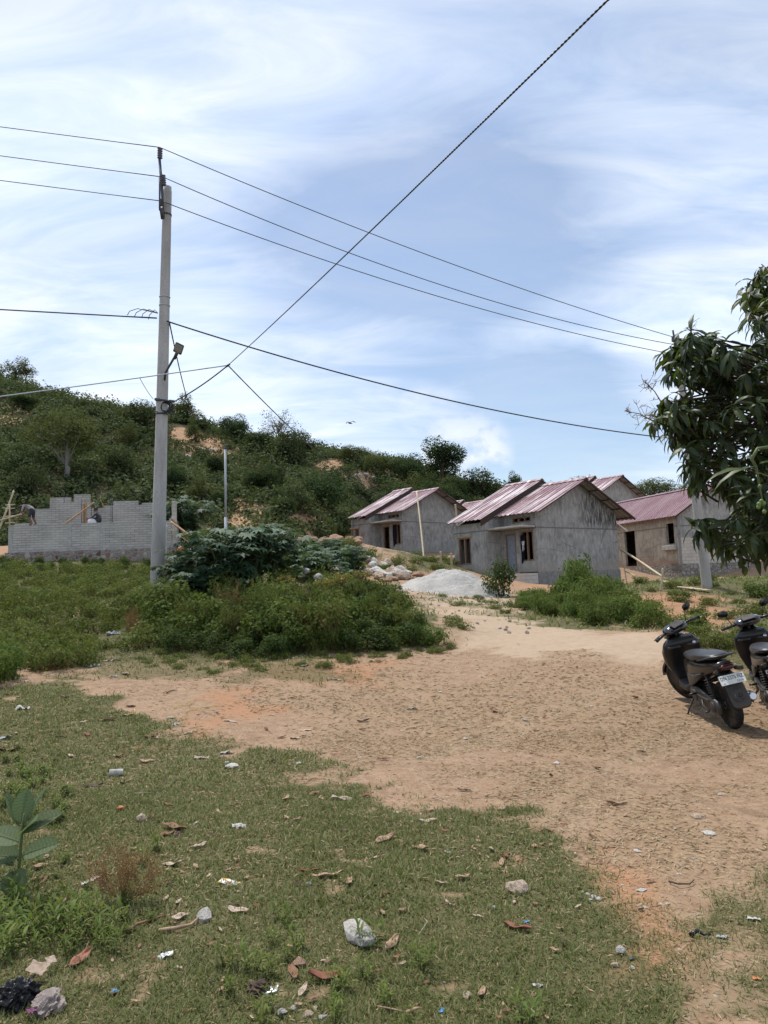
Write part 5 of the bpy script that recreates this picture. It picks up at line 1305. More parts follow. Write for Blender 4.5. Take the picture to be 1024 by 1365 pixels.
def herb(lst, key, p, s, label, group):
    k = random.randrange(len(lst)); o = lst[k] if (key,k) not in done else copy_tree(lst[k]); done.add((key,k))
    o.location = p; o.rotation_euler = (0,0,random.random()*6.28); o.scale = (s,)*3; return tag(o, label, 'weed', group)
for p in scatter([(0,1215),(60,1225),(120,1250),(150,1290),(110,1300),(60,1280),(0,1300)], 30, .08, 31): herb(HERB, 'a', p, random.uniform(.5,1.0), 'upright narrow-leaved weed in the bottom left corner', 'narrow-leaved weeds in the bottom left corner')
for p in scatter([(300,1225),(400,1215),(415,1290),(340,1320),(290,1290)], 13, .075, 32): herb(HERB, 'a', p, random.uniform(.4,.75), 'upright narrow-leaved weed left of the large grey rock', 'narrow-leaved weeds left of the grey rock')
for p in scatter([(440,1265),(520,1270),(560,1330),(590,1364),(440,1364)], 10, .10, 33): herb(HERB, 'a', p, random.uniform(.35,.65), 'upright narrow-leaved weed in front of the large grey rock', 'narrow-leaved weeds in front of the grey rock')
for p in scatter([(0,1010),(60,1030),(100,1065),(80,1100),(0,1100)], 22, .09, 34): herb(HERB2, 'b', p, random.uniform(.6,.95), 'bright green herb behind the broad-leaved plant', 'bright green herbs behind the broad-leaved plant')
for p in scatter([(20,1150),(200,1160),(220,1260),(120,1250),(20,1230)], 12, .11, 35): herb(HERB2, 'b', p, random.uniform(.35,.6), 'small round-leaved weed under the dry brown weed', 'small weeds around the dry brown weed')
for px, py in ((495,1262),(700,1364),(560,1290),(205,1135),(190,1150)): herb(HERB, 'a', gp(px,py), .7, 'single small weed standing in the lawn', 'single weeds in the lawn')
# broad-leaved plant at the left edge
cb = gp(22, 1196); cd = proj(cb)[2]
cal = thing('broad_leaved_plant', 'plant with broad grey-green oval leaves at the left edge of the lawn', 'plant', cb)
ci = V(*cb)
m = MB(); m.tube([V(0,0,-.03), at(26,1150,cd)-ci, at(30,1105,cd)-ci, at(32,1085,cd)-ci], [.009,.008,.007,.004], 7); m.build('stem', M['stem_green'], cal)
def broad_leaf(base, tip, w, face, curl=.12):
    """face: direction the upper side looks to"""
    a = Vector(base); b = Vector(tip); d = b-a; L = d.length; d.normalize(); s = d.cross(Vector(face)).normalized(); n = s.cross(d)
    nu, nv = 20, 10; vs = []; fs = []
    for i in range(nu+1):
        t = i/nu; wd = w*.62*(math.sin(math.pi*min(1, t*.94+.05))**.62)*(1.0-.15*t)
        for j in range(nv+1):
            q = j/nv*2-1; rib = -.005*abs(math.sin(t*26+abs(q)*5))*(1-abs(q))
            vs.append(a+d*(L*t)+s*(wd*q)+n*(curl*L*(-.9*(t-.3)**2+.1)+.16*wd*abs(q)+rib))
    for i in range(nu):
        for j in range(nv): fs.append((i*(nv+1)+j, i*(nv+1)+j+1, (i+1)*(nv+1)+j+1, (i+1)*(nv+1)+j))
    mb = MB(); mb.add(vs, fs, True); mb.tube([a+d*(L*t)+n*(curl*L*(-.9*(t-.3)**2+.1)+.001) for t in np.linspace(-.08,.95,10)], [.0028-.0002*k for k in range(10)], 5)
    o = mb.build('leaf', M['leaf_calotropis'], cal); av = o.data.attributes.new('v', 'FLOAT', 'POINT'); nvt = len(o.data.vertices); vv_ = np.full(nvt, .98)
    for i in range(nu+1):
        for j in range(nv+1):
            q = abs(j/nv*2-1); vv_[i*(nv+1)+j] = .2+.25*((i*37+j*11) % 7)/7+(.42 if (i % 2 == (0 if q < .6 else 1)) and q < .9 else 0)
    av.data.foreach_set('value', vv_.astype(np.float32))
    return o
CL = lambda px, py, dd=0.: at(px, py, cd+dd)-ci
up, vw = V(0,0,1), V(0,-1,.5)
for b, t, w, f in [((28,1095,.02),(36,1052,.06),.10,(.1,-1,.35)), ((34,1098,0),(63,1046,.05),.07,(-.9,-.6,.4)), ((24,1098,.02),(9,1056,.06),.05,(.8,-.5,.4)),
   ((30,1108,-.02),(82,1082,.02),.12,(-.3,-.5,1)), ((27,1112,-.04),(47,1092,-.12),.13,(0,-.5,1)), ((26,1122,0),(-18,1108,.02),.12,(.2,-.5,1)), ((30,1140,0),(79,1122,.03),.105,(-.2,-.7,1)),
   ((24,1142,0),(-20,1140,.02),.11,(.2,-.7,1)), ((20,1160,-.04),(21,1193,-.13),.12,(0,-1,.6)), ((28,1190,0),(36,1204,-.06),.06,(0,-.6,1)), ((18,1152,-.03),(6,1150,-.05),.05,(0,-.4,1))]:
    broad_leaf(CL(*b), CL(*t), w, f)
# dry brown weed
db = gp(166, 1205); dd_ = proj(db)[2]
dw = thing('dry_weed', 'dead brown feathery weed standing in the lawn near the left edge', 'weed', db)
r = random.Random(4); mb = MB(); LP = []; LD = []
def twig(a, d, L, rr, dep):
    p = [a]; 
    for k in range(4): d = (d+V(r.uniform(-.16,.16), r.uniform(-.16,.16), r.uniform(-.05,.14))).normalized(); p.append(p[-1]+d*L/4)
    mb.tube(p, [rr*(1-.17*k) for k in range(5)], 4, caps=False)
    if dep == 0:
        for q in p[1:]:
            for _ in range(7): LP.append(q+V(r.gauss(0,.008), r.gauss(0,.008), r.gauss(0,.008))); LD.append((r.gauss(0,1), r.gauss(0,1), r.gauss(.4,1)))
        return
    for k in range(5 if dep > 1 else 4):
        s = p[1+k % 4]; nd = (d+V(r.uniform(-.8,.8), r.uniform(-.6,.6), r.uniform(-.25,.35))).normalized(); twig(s, nd, L*.62, rr*.6, dep-1)
for dx, dz in ((-.5,.8),(-.25,1),(.05,1),(.3,.8),(.6,.55),(-.75,.5),(.75,.3)): twig(V(0,0,0), V(dx, r.uniform(-.3,.2), dz).normalized(), .17, .0026, 2)
mb.build('stem', M['twig'], dw)
A = leaves(np.array(LP,float), np.array(LD), np.array(LD)[:,[1,2,0]]+.1, .010, .004, T_QUAD, np.random.default_rng(3).random(len(LP)))
link('foliage', np_mesh('foliage', A[0], A[1], {'v': A[2]}), M['dryweed'], dw)
for p in scatter([(150,815),(215,830),(420,800),(540,840),(420,862),(180,862)], 5, .7, 44):
    o = copy_tree(dw); o.location = p; s = random.uniform(1.6,2.8); o.scale = (s*.8,s*.8,s); o.rotation_euler = (0,0,random.random()*6.28); tag(o, 'dead brown feathery weed standing among the green bushes by the lane', 'weed', 'dead brown weeds in the thicket')
# ------------------------------------------------------------------ mango tree reaching in from the right
MT = V(5.9, 6.6, 0); MT.z = g1(5.9, 6.6)
mango = thing('mango_tree', 'mango tree with drooping dark leaves reaching in at the right edge', 'tree', MT)
rg = np.random.default_rng(77)
OUT = np.array([(1030,350),(1012,358),(985,395),(990,430),(1003,455),(962,462),(940,446),(915,440),(890,462),(880,482),(900,520),(876,535),(862,560),(868,580),(900,590),(912,618),(905,640),(935,655),(950,640),(965,668),(960,695),(935,705),(922,715),(935,735),(985,742),(1010,748),(1060,752),(1200,740),(1300,500),(1240,330),(1120,300)], float)
tips = []
tries = 0
while len(tips) < 700 and tries < 60000:
    tries += 1; px, py = rg.uniform(860,1300), rg.uniform(300,750)
    s = sdist(OUT, np.array([px]), np.array([py]))[0]
    if s < 2: continue
    d = rg.uniform(5.2, 8.4) if px > 960 else rg.uniform(5.6, 7.0)
    if px > 1040 and rg.random() < .45: continue
    tips.append((at(px, py-6, d), s))
for px, py in ((870,566),(882,478),(893,470),(922,446),(936,455),(958,462),(990,400),(998,380),(1010,372),(922,712),(930,700),(946,708),(905,578),(885,545),(890,560),(985,735),(1002,742),(960,720),(908,500),(1015,360),(975,700),(1010,720),(915,625),(925,640)): tips.append((at(px, py-8, rg.uniform(5.6,6.6)), 0))
P = []; D = []; N = []; Vv = []; Ll = []
tw_ = MB(); cc = MT+V(.2,.4,3.1)
for t, s in tips:
    outw = (t-cc); outw.normalize(); ax = (outw*.7+V(0,0,.45)+V(*(rg.normal(size=3)*.25))).normalized()
    tw_.tube([t-ax*.28-outw*.12, t-ax*.12, t], [.010,.007,.004], 5, caps=False)
    n = int(rg.integers(10, 17)); e1 = ax.orthogonal().normalized(); e2 = ax.cross(e1); tone = rg.random()
    for k in range(n):
        a = 2.4*k+rg.random(); el = rg.uniform(-.35,.75)
        dr = (e1*math.cos(a)+e2*math.sin(a))*math.cos(el)+ax*math.sin(el)+V(0,0,-.55-.35*rg.random())
        P.append(t-ax*(.10*rg.random())); D.append(dr); N.append(V(0,0,1)*.8+ax*.5+V(*(rg.normal(size=3)*.3))); Vv.append(min(.999, tone*.5+.5*rg.random()**1.5)); Ll.append(rg.uniform(.08,.19))
Ll = np.array(Ll); A = leaves(np.array([tuple(p) for p in P]), np.array([tuple(p) for p in D]), np.array([tuple(p) for p in N]), Ll, Ll*.27, T_LONG, np.array(Vv))
im = np.array(MT)
link('foliage', np_mesh('foliage', A[0]-im, A[1], {'v': A[2]}), M['leaf_mango'], mango)
tk = MB(); tk.tube([V(0,0,-.3), V(.05,.02,.7), V(.1,.1,1.5), V(.15,.3,2.3)], [.24,.17,.15,.12], 12)
forks = [V(.15,.3,2.3), V(.12,.15,1.7)]
limbs = []
for k in range(16):
    t = tips[int(rg.integers(len(tips)))][0]-MT; s = forks[k % 2]; m1 = s.lerp(t,.45)+V(0,0,.25); m2 = s.lerp(t,.8)+V(0,0,.12); tk.tube([s, m1, m2, t], [.07,.045,.022,.008], 7); limbs += [m1, m2, s.lerp(t,.6)+V(0,0,.2)]
tk.build('trunk', M['bark'], mango)
for t, s in tips[::3]:
    a = min(limbs, key=lambda q: (q-(t-MT)).length); tw_.tube([a+MT, a.lerp(t-MT,.5)+MT+V(0,0,.05), t], [.011,.008,.005], 5, caps=False)
tw_.v = [tuple(Vector(p)-MT) for p in tw_.v]; tw_.build('twig', M['twig_dark'], mango)
# bare flower stalks against the sky, and green fruit on stalks
rr = random.Random(8)
def panicle(a, tip, n):
    fs_ = MB(); fs_.tube([a, a.lerp(tip,.5)+V(0,0,.02), tip], [.006,.004,.002], 5, caps=False)
    for k in range(n):
        t = rr.uniform(.25,1); p = a.lerp(tip, t); q = p+V(rr.uniform(-.1,.1), rr.uniform(-.08,.08), rr.uniform(-.09,.12))*(1.15-.5*t); fs_.tube([p, q], [.0025,.0015], 4, caps=False)
        for _ in range(4): fs_.tube([q, q+V(rr.uniform(-.045,.045), rr.uniform(-.03,.03), rr.uniform(-.04,.045))], .0015, 4, caps=False)
    fs_.v = [tuple(Vector(p)-MT) for p in fs_.v]; fs_.build('flower_stalk', M['twig'], mango)
panicle(at(872,562,6.0), at(835,548,6.0), 14); panicle(at(884,540,6.1), at(862,510,6.1), 14); panicle(at(926,450,6.2), at(914,436,6.2), 5)
sm = MB(); sp0 = at(1018,598,4.6); pth = [at(1024,596,4.6), at(1010,598,4.6), at(1002,612,4.6), at(1008,622,4.6), at(1012,645,4.6), at(1016,665,4.6), at(1019,680,4.6)]
sm.tube([p-MT for p in pth], [.012,.011,.010,.008,.006,.004,.003], 6); sm.build('fruit_stalk', M['stem_green'], mango)
FR = None
for px, py, rr_ in ((1012,672,.015),(1011,676,.013),(1018,671,.014),(1019,682,.013),(1015,668,.013),(1013,648,.012)):
    f = MB(); f.lathe([(.001,-1.15),(.5,-.95),(.85,-.5),(1,.05),(.8,.6),(.4,.95),(.001,1.05)], n=14); f.v = [tuple(V(*p)*rr_+at(px,py,4.58)-MT) for p in f.v]; f.build('fruit', M['fruit'], mango)
for px, py in ((990,745),(991,757)):
    hb = MB(); hb.tube([at(px-2,py-26,6)-MT, at(px,py,6)-MT], .003, 4); hb.build('hanging_stalk', M['twig'], mango)
A = leaves(np.array([tuple(at(990,742,6)-MT), tuple(at(991,754,6)-MT), tuple(at(1003,628,4.55)-MT), tuple(at(1008,622,4.55)-MT), tuple(at(1006,630,4.55)-MT), tuple(at(1012,618,4.55)-MT)]), np.array([(-.2,0,-1),(.2,0,-1),(-1,-.2,.05),(-1,.1,-.25),(1,-.1,-.4),(1,.1,.1)],float), np.array([(0,-1,.2),(0,-1,.2),(0,-.4,1),(0,-.4,1),(0,-.5,1),(0,-.5,1)],float), np.array([.10,.09,.30,.28,.16,.17]), np.array([.07,.06,.055,.05,.04,.04]), T_LONG, np.array([.1,.1,.95,.9,.97,.99]))
link('young_foliage', np_mesh('young_foliage', A[0], A[1], {'v': A[2]}), M['leaf_mango'], mango)
# ------------------------------------------------------------------ motorbikes
def ring(c, a, b, hw, hh, e=2.6, n=20):
    c = Vector(c); a = Vector(a).normalized(); b = Vector(b).normalized(); out = []
    for k in range(n):
        t = 2*math.pi*k/n; ct, st = math.cos(t), math.sin(t)
        out.append(c+a*hw*math.copysign(abs(ct)**(2/e), ct)+b*hh*math.copysign(abs(st)**(2/e), st))
    return out
def text_mesh(txt, size, mat, parent, loc, rot, name='lettering'):
    cu = bpy.data.curves.new('lettering', 'FONT'); cu.body = txt; cu.size = size; cu.align_x = 'CENTER'; cu.align_y = 'CENTER'; cu.extrude = .0008; cu.space_character = 1.05
    to = bpy.data.objects.new('lettering', cu); COL.objects.link(to)
    dg = bpy.context.evaluated_depsgraph_get(); me = bpy.data.meshes.new_from_object(to.evaluated_get(dg)); bpy.data.objects.remove(to); bpy.data.curves.remove(cu)
    o = link(name, me, mat, parent); o.location = loc; o.rotation_euler = rot; return o
def wheel(parent, c, M4, r=.265, w=.085):
    wh = empty('wheel'); wh.parent = parent
    base = (M4 or Matrix()) @ Matrix.Translation(c) @ Matrix.Rotation(R(90), 4, 'X')
    t = MB(); prof = []
    for k in range(15):
        a = -math.pi*.62+2*math.pi*.62*k/14; prof.append((r-.045+.045*math.cos(a)*1.0, w*.5*math.sin(a)))
    prof = [(r-.075,-w*.36)]+prof+[(r-.075,w*.36)]
    t.lathe(prof, base, 40); t.build('tyre', M['tyre'], wh)
    m = MB(); m.lathe([(r-.072,-.034),(r-.09,-.03),(r-.09,.03),(r-.072,.034)], base, 36); m.lathe([(.001,-.045),(.045,-.045),(.045,.045),(.001,.045)], base, 16)
    for k in range(5):
        for da in (-.16,.16):
            a = k*2*math.pi/5; p0 = V(.035*math.cos(a), .035*math.sin(a), 0); p1 = V((r-.085)*math.cos(a+da), (r-.085)*math.sin(a+da), 0); m.tube([base @ p0, base @ p1], [.014,.010], 6)
    m.build('rim', M['alloy'], wh); return wh
def scooter(label, plate_kind, group, steer=R(22), mirrors=(-1,1)):
    b = thing('motorbike', label, 'motorbike', group=group)
    hx, hz = .50, .62; tilt = R(26)
    axis = V(-math.sin(tilt), 0, math.cos(tilt))
    MS = Matrix.Translation((hx,0,hz)) @ Matrix.Rotation(steer, 4, axis) @ Matrix.Translation((-hx,0,-hz))
    def T(mb): mb.v = [tuple(MS @ Vector(p)) for p in mb.v]; return mb
    X, Y, Z = V(1,0,0), V(0,1,0), V(0,0,1)
    wheel(b, (-.63,0,.265), None, .265, .10); wheel(b, (.63,0,.262), MS, .262, .085)
    # front fender and fork
    f = MB(); rings = []
    for k in range(11):
        a = R(12+k*13); c = V(.63+.285*math.cos(a), 0, .262+.285*math.sin(a)); d = V(math.cos(a),0,math.sin(a)); rings.append(ring(c, Y, d, .062*(1-.02*abs(k-5)), .022, 2.2, 14))
    f.loft(rings); T(f).build('front_fender', M['gloss_black'], b)
    f = MB()
    for s in (-1,1): f.tube([V(.63,s*.068,.262), V(.555,s*.068,.47)], [.024,.02], 10)
    f.tube([V(.555,-.07,.47), V(.555,.07,.47)], .02, 8); f.tube([V(.555,0,.47), V(.42,0,.93)], .024, 10); T(f).build('fork', M['dusty_grey'], b)
    # front apron outside and leg shield inside
    up = V(-.33,0,1).normalized(); fw = V(1,0,.33).normalized()
    a = MB(); rings = []
    for z, x, hw, hd in ((.36,.455,.085,.03),(.45,.50,.15,.055),(.56,.515,.195,.085),(.68,.485,.21,.095),(.78,.45,.185,.09),(.86,.425,.12,.06),(.90,.41,.07,.04)):
        rings.append(ring((x+.02,0,z), Y, fw, hw, hd, 2.4, 22))
    a.loft(rings); a.build('front_apron', M['gloss_black'], b)
    s = MB(); rings = []
    for z, x, hw, hd in ((.31,.345,.10,.02),(.40,.375,.15,.025),(.55,.415,.205,.04),(.70,.385,.235,.05),(.80,.355,.225,.055),(.88,.34,.15,.045)):
        rings.append(ring((x,0,z), Y, fw, hw, hd, 3.0, 22))
    s.loft(rings); s.build('leg_shield', M['black_plastic'], b)
    for sy in (-1,1):
        g = MB(); g.loft([ring((.36,sy*.115,.76), Y, fw, .075, .03, 3), ring((.325,sy*.115,.775), Y, fw, .085, .045, 3), ring((.30,sy*.115,.79), Y, fw, .078, .04, 3)]); g.build('glove_box', M['black_plastic'], b)
    k = MB(); kM = Matrix.Translation((.285,-.13,.79)) @ Matrix.Rotation(R(-80), 4, 'Y'); k.lathe([(.022,0),(.022,.012),(.014,.016),(.001,.016)], kM, 14); k.build('ignition_lock', M['chrome'], b)
    # handlebar cowl
    h = MB(); rings = []
    for x, z, hw, hh in ((.52,.93,.06,.05),(.47,.96,.14,.075),(.41,.985,.175,.075),(.35,.995,.165,.055),(.30,.985,.12,.035)): rings.append(ring((x,0,z), Y, V(.25,0,1), hw, hh, 2.3, 20))
    h.loft(rings); T(h).build('handlebar_cowl', M['gloss_black'], b)
    sp = MB(); mS = Matrix.Translation((.335,0,1.045)) @ Matrix.Rotation(R(-28), 4, 'Y'); sp.bbox((-.05,-.085,0), (.05,.085,.012), .008, mS); T(sp).build('speedometer', M['dusty_grey'], b)
    hl = MB(); hl.loft([ring((.515,0,.90), Y, Z, .10, .04, 2.2), ring((.56,0,.885), Y, Z, .085, .03, 2.2), ring((.575,0,.88), Y, Z, .04, .015, 2.2)]); T(hl).build('headlamp', M['lamp_glass'], b)
    for sy in (-1,1):
        g = MB(); g.tube([V(.40,sy*.15,.985), V(.37,sy*.22,.99), V(.335,sy*.225,.99)][:2]+[V(.335,sy*.345,.985)], [.016,.017,.018], 10); g.tube([V(.335,sy*.345,.985), V(.332,sy*.362,.985)], .021, 10); T(g).build('handgrip', M['black_plastic'], b)
        l = MB(); l.tube([V(.405,sy*.20,.99), V(.425,sy*.24,.985), V(.405,sy*.34,.975)], [.008,.007,.006], 6); T(l).build('brake_lever', M['dusty_grey'], b)
        if sy not in mirrors: continue
        m = MB(); st = [V(.395,sy*.20,1.0), V(.40,sy*.225,1.07), V(.385,sy*.25,1.14)]; m.tube(st, .0065, 6)
        mm = Matrix.Translation((.385,sy*.275,1.165)) @ Matrix.Rotation(sy*R(12), 4, 'X'); rr = [ring(mm @ V(dx,0,0), mm.to_3x3() @ Y, mm.to_3x3() @ Z, hw, hh, 2.6) for dx, hw, hh in ((.022,.03,.02),(.012,.055,.036),(-.004,.066,.043))]; m.loft(rr); T(m).build('mirror', M['mirror'], b)
    # floorboard and tunnel
    f = MB(); f.loft([ring((x,0,z), Y, Z, hw, hh, 4) for x, z, hw, hh in ((.40,.335,.12,.045),(.30,.315,.16,.04),(.12,.31,.165,.045),(.02,.335,.14,.07))]); f.build('floorboard', M['dusty_grey'], b)
    # body under the seat
    bd = MB(); bd.loft([ring((x,0,z), Y, V(.15,0,1), hw, hh, 2.7, 24) for x, z, hw, hh in ((.13,.50,.08,.16),(.08,.53,.125,.18),(-.10,.57,.15,.145),(-.30,.615,.155,.11),(-.50,.665,.145,.085),(-.68,.715,.115,.065),(-.82,.75,.07,.045))]); bd.build('side_panel', M['brown_panel'], b)
    for sy in (-1,1):
        sk = MB(); sk.loft([ring((x,sy*y,z), Y, Z, .012, hh, 2.2, 12) for x, y, z, hh in ((.10,.10,.44,.10),(-.06,.15,.455,.08),(-.28,.165,.52,.05),(-.46,.155,.60,.02))]); sk.build('skirt_panel', M['dusty_grey'], b)
    st = MB(); st.loft([ring((x,0,z), Y, V(.1,0,1), hw, hh, 2.6, 24) for x, z, hw, hh in ((.16,.695,.06,.03),(.10,.715,.10,.045),(-.06,.735,.135,.05),(-.22,.745,.15,.048),(-.32,.775,.15,.05),(-.50,.805,.14,.045),(-.66,.825,.115,.036),(-.73,.825,.07,.02))]); st.build('seat', M['seat'], b)
    gr = MB(); gr.tube([V(-.44,.155,.765), V(-.60,.155,.81), V(-.74,.125,.845), V(-.81,.0,.855), V(-.74,-.125,.845), V(-.60,-.155,.81), V(-.44,-.155,.765)], [.012,.016,.019,.02,.019,.016,.012], 10, flat=.7); gr.build('grab_rail', M['black_plastic'], b)
    tl = MB(); tl.loft([ring((x,0,z), Y, Z, hw, hh, 2.6) for x, z, hw, hh in ((-.80,.745,.085,.035),(-.845,.735,.075,.03),(-.86,.73,.05,.018))]); tl.build('tail_lamp', M['tail_red'], b)
    for sy in (-1,1):
        i = MB(); i.loft([ring((x,sy*y,z), Y, Z, .022, .024, 2.3, 14) for x, y, z in ((-.80,.10,.70),(-.83,.135,.695),(-.835,.15,.695))]); i.build('indicator', M['dusty_grey'], b)
    # rear fender, plate, mud flap
    rf = MB(); rf.loft([ring((x,0,z), Y, V(.75,0,.55), hw, .014, 3.4, 20) for x, z, hw in ((-.70,.66,.08),(-.82,.63,.085),(-.90,.545,.10),(-.965,.43,.105),(-1.0,.36,.10),(-1.01,.335,.07))]); rf.build('rear_fender', M['dusty_grey'], b)
    nrm = V(-.80,0,.60).normalized(); upv = V(.60,0,.80).normalized(); PMx = Matrix(((0,upv.x,nrm.x,-.885),(-1,upv.y,nrm.y,0),(0,upv.z,nrm.z,.615),(0,0,0,1)))
    wht = plate_kind == 'white'
    pl = MB(); pl.bbox((-.1375,-.055,.0), (.1375,.055,.003), .0012); po = pl.build('plate', M['plate_white' if wht else 'plate_black'], b); po.matrix_local = PMx
    po['label'] = 'white number plate' if wht else 'black number plate'
    ink = M['plate_ink' if wht else 'plate_ink_white']
    text_mesh('DN 2275 NZ' if wht else 'DN 4', .046, ink, po, (0 if wht else -.085,.016,.0042), (0,0,0)).scale = (.95,1.25,1)
    if wht:
        text_mesh('12\u00b729', .027, ink, po, (.075,-.034,.0042), (0,0,0)).scale = (1.1,1.1,1)
        text_mesh('\u2013', .05, ink, po, (-.10,-.036,.0042), (0,0,0))
    for sx in (-.085,.085):
        pb = MB(); pb.lathe([(.006,0),(.006,.003),(.001,.004)], Matrix.Translation((sx,.043,.003)), 10); pb.build('plate_bolt', M['steel'], po)
    e = MB(); EM = Matrix.Translation((-.975,0,.435)) @ Matrix(((0,.5,-.86,0),(-1,0,0,0),(0,.86,.5,0),(0,0,0,1)))
    for r0, a0, a1 in ((.052,.4,5.9),(.034,0,6.28),(.018,3.6,8.6)): e.tube([EM @ V(r0*1.1*math.cos(t), r0*.8*math.sin(t), .014) for t in np.linspace(a0, a1, 24)], .0045, 6)
    e.build('emblem', M['emblem'], b)
    # engine, belt case on the left, shock, exhaust on the right
    en = MB(); en.bbox((-.40,-.10,.20), (.05,.06,.40), .04); en.tube([V(-.02,-.02,.33), V(.16,-.02,.34)], .075, 14); en.build('engine', M['dusty_grey'], b)
    bc = MB(); bc.loft([ring((x,.125,z), V(0,1,0), Z, .035, hh, 3, 18) for x, z, hh in ((-.02,.305,.05),(-.05,.305,.085),(-.18,.295,.105),(-.38,.275,.09),(-.55,.265,.095),(-.68,.262,.085),(-.72,.262,.05))]); bc.build('belt_case', M['alloy'], b)
    bv = MB()
    for cx, cz, r0 in ((-.14,.295,.07),(-.60,.264,.06)): bv.lathe([(r0,0),(r0,.012),(r0*.8,.018),(.001,.02)], Matrix.Translation((cx,.155,cz)) @ Matrix.Rotation(R(-90), 4, 'X'), 20)
    bv.bbox((-.52,.155,.305), (-.22,.168,.33), .005); bv.build('case_cover', M['dusty_grey'], b)
    ks = MB(); ks.tube([V(-.34,.165,.29), V(-.38,.185,.24), V(-.52,.19,.20)], .010, 8); ks.tube([V(-.52,.18,.20), V(-.52,.235,.20)], .011, 8); ks.build('kick_lever', M['dusty_grey'], b)
    sh = MB(); pa, pb_ = V(-.60,.115,.30), V(-.47,.115,.60); sh.tube([pa, pb_], .016, 10)
    hel = [pa.lerp(pb_, .18+.7*i/120)+V(math.cos(i/120*2*math.pi*8)*.034, math.sin(i/120*2*math.pi*8)*.034, 0) for i in range(121)]; sh.tube(hel, .006, 6); sh.build('shock_absorber', M['dusty_grey'], b)
    ex = MB(); ex.tube([V(.05,-.07,.24), V(-.10,-.13,.18), V(-.30,-.155,.22)], .018, 10); ex.tube([V(-.28,-.16,.24), V(-.36,-.165,.265), V(-.80,-.185,.36), V(-.86,-.186,.375)], [.03,.056,.062,.045], 16); ex.build('exhaust', M['black_plastic'], b)
    eg = MB(); eg.tube([V(-.855,-.186,.374), V(-.872,-.186,.378)], [.048,.035], 16); eg.tube([V(-.43,-.225,.30), V(-.72,-.24,.36)], [.03,.034], 10, flat=.4); eg.build('exhaust_cap', M['chrome'], b)
    rfn = MB(); rings = []
    for k in range(8):
        a = R(50+k*12); c = V(-.63+.30*math.cos(a), 0, .265+.30*math.sin(a)); rings.append(ring(c, Y, V(math.cos(a),0,math.sin(a)), .06, .012, 2.4, 14))
    rfn.loft(rings); rfn.build('inner_fender', M['black_plastic'], b)
    ss = MB(); ss.tube([V(-.02,.10,.27), V(.03,.20,.10), V(.05,.255,-.035)], [.013,.011,.010], 8); ss.bbox((.01,.235,-.045), (.10,.285,-.035), .004); ss.build('side_stand', M['dusty_grey'], b)
    cs = MB(); cs.tube([V(-.18,-.14,.20), V(-.36,-.15,.16), V(-.36,.14,.16), V(-.18,.14,.20)], .012, 8); cs.build('centre_stand', M['dusty_grey'], b)
    for sy in (-1,1):
        fp = MB(); fp.tube([V(-.20,sy*.16,.33), V(-.21,sy*.25,.335)], [.012,.014], 8); fp.build('footpeg', M['black_plastic'], b)
    return b
def place_bike(o, rear, front, lean):
    rear, front = Vector(rear), Vector(front); f = (front-rear).normalized(); l = V(0,0,1).cross(f).normalized(); u = f.cross(l)
    l2 = l*math.cos(lean)-u*math.sin(lean); u2 = u*math.cos(lean)+l*math.sin(lean); c = (rear+front)/2
    o.matrix_world = Matrix(((f.x,l2.x,u2.x,c.x),(f.y,l2.y,u2.y,c.y),(f.z,l2.z,u2.z,c.z),(0,0,0,1))) @ Matrix.Scale(.94, 4)
bikeA = scooter('black motorbike with a white number plate, parked on the bare earth', 'white', 'parked motorbikes', mirrors=(-1,))
rA = gp(981, 972); dA = proj(rA)[2]
def ahead(rear, px):
    """ground contact 1.26 m ahead of the rear wheel, seen in column px"""
    best = None
    for k in range(400):
        a = math.pi*k/400; p = V(rear.x+1.26*math.cos(a), rear.y+1.26*math.sin(a), 0); p.z = g1(p.x, p.y)
        e = abs(proj(p)[0]-px)
        if p.y > rear.y and (best is None or e < best[0]): best = (e, p)
    return best[1]
place_bike(bikeA, rA, ahead(rA, 914), R(11))
bikeB = scooter('black motorbike with a black number plate, cut by the right edge behind the white-plated one', 'black', 'parked motorbikes', steer=R(12))
rB = rA+V(.74,.38,0); rB.z = g1(rB.x, rB.y); fB = rB+V(.34,1.2,0); fB.z = g1(fB.x, fB.y)
place_bike(bikeB, rB, fB, R(9))
# ------------------------------------------------------------------ litter on the ground, each piece its own object
def grid_obj(name, nx, ny, fn, mat, th=0.0):
    vs = [fn(i/nx*2-1, j/ny*2-1) for j in range(ny+1) for i in range(nx+1)]
    fs = [(j*(nx+1)+i, j*(nx+1)+i+1, (j+1)*(nx+1)+i+1, (j+1)*(nx+1)+i) for j in range(ny) for i in range(nx)]
    if th:
        b = len(vs); vs = vs+[(x,y,z-th) for x,y,z in vs]; fs = fs+[tuple(b+k for k in f[::-1]) for f in fs]
        edge = [i for i in range(nx)]; 
        def q(a, c): fs.append((a, b+a, b+c, c))
        for i in range(nx): q(i, i+1); q(ny*(nx+1)+i+1, ny*(nx+1)+i)
        for j in range(ny): q((j+1)*(nx+1), j*(nx+1)); q(j*(nx+1)+nx, (j+1)*(nx+1)+nx)
    mb = MB(); mb.add(vs, fs, True); return mb.build(name, mat)
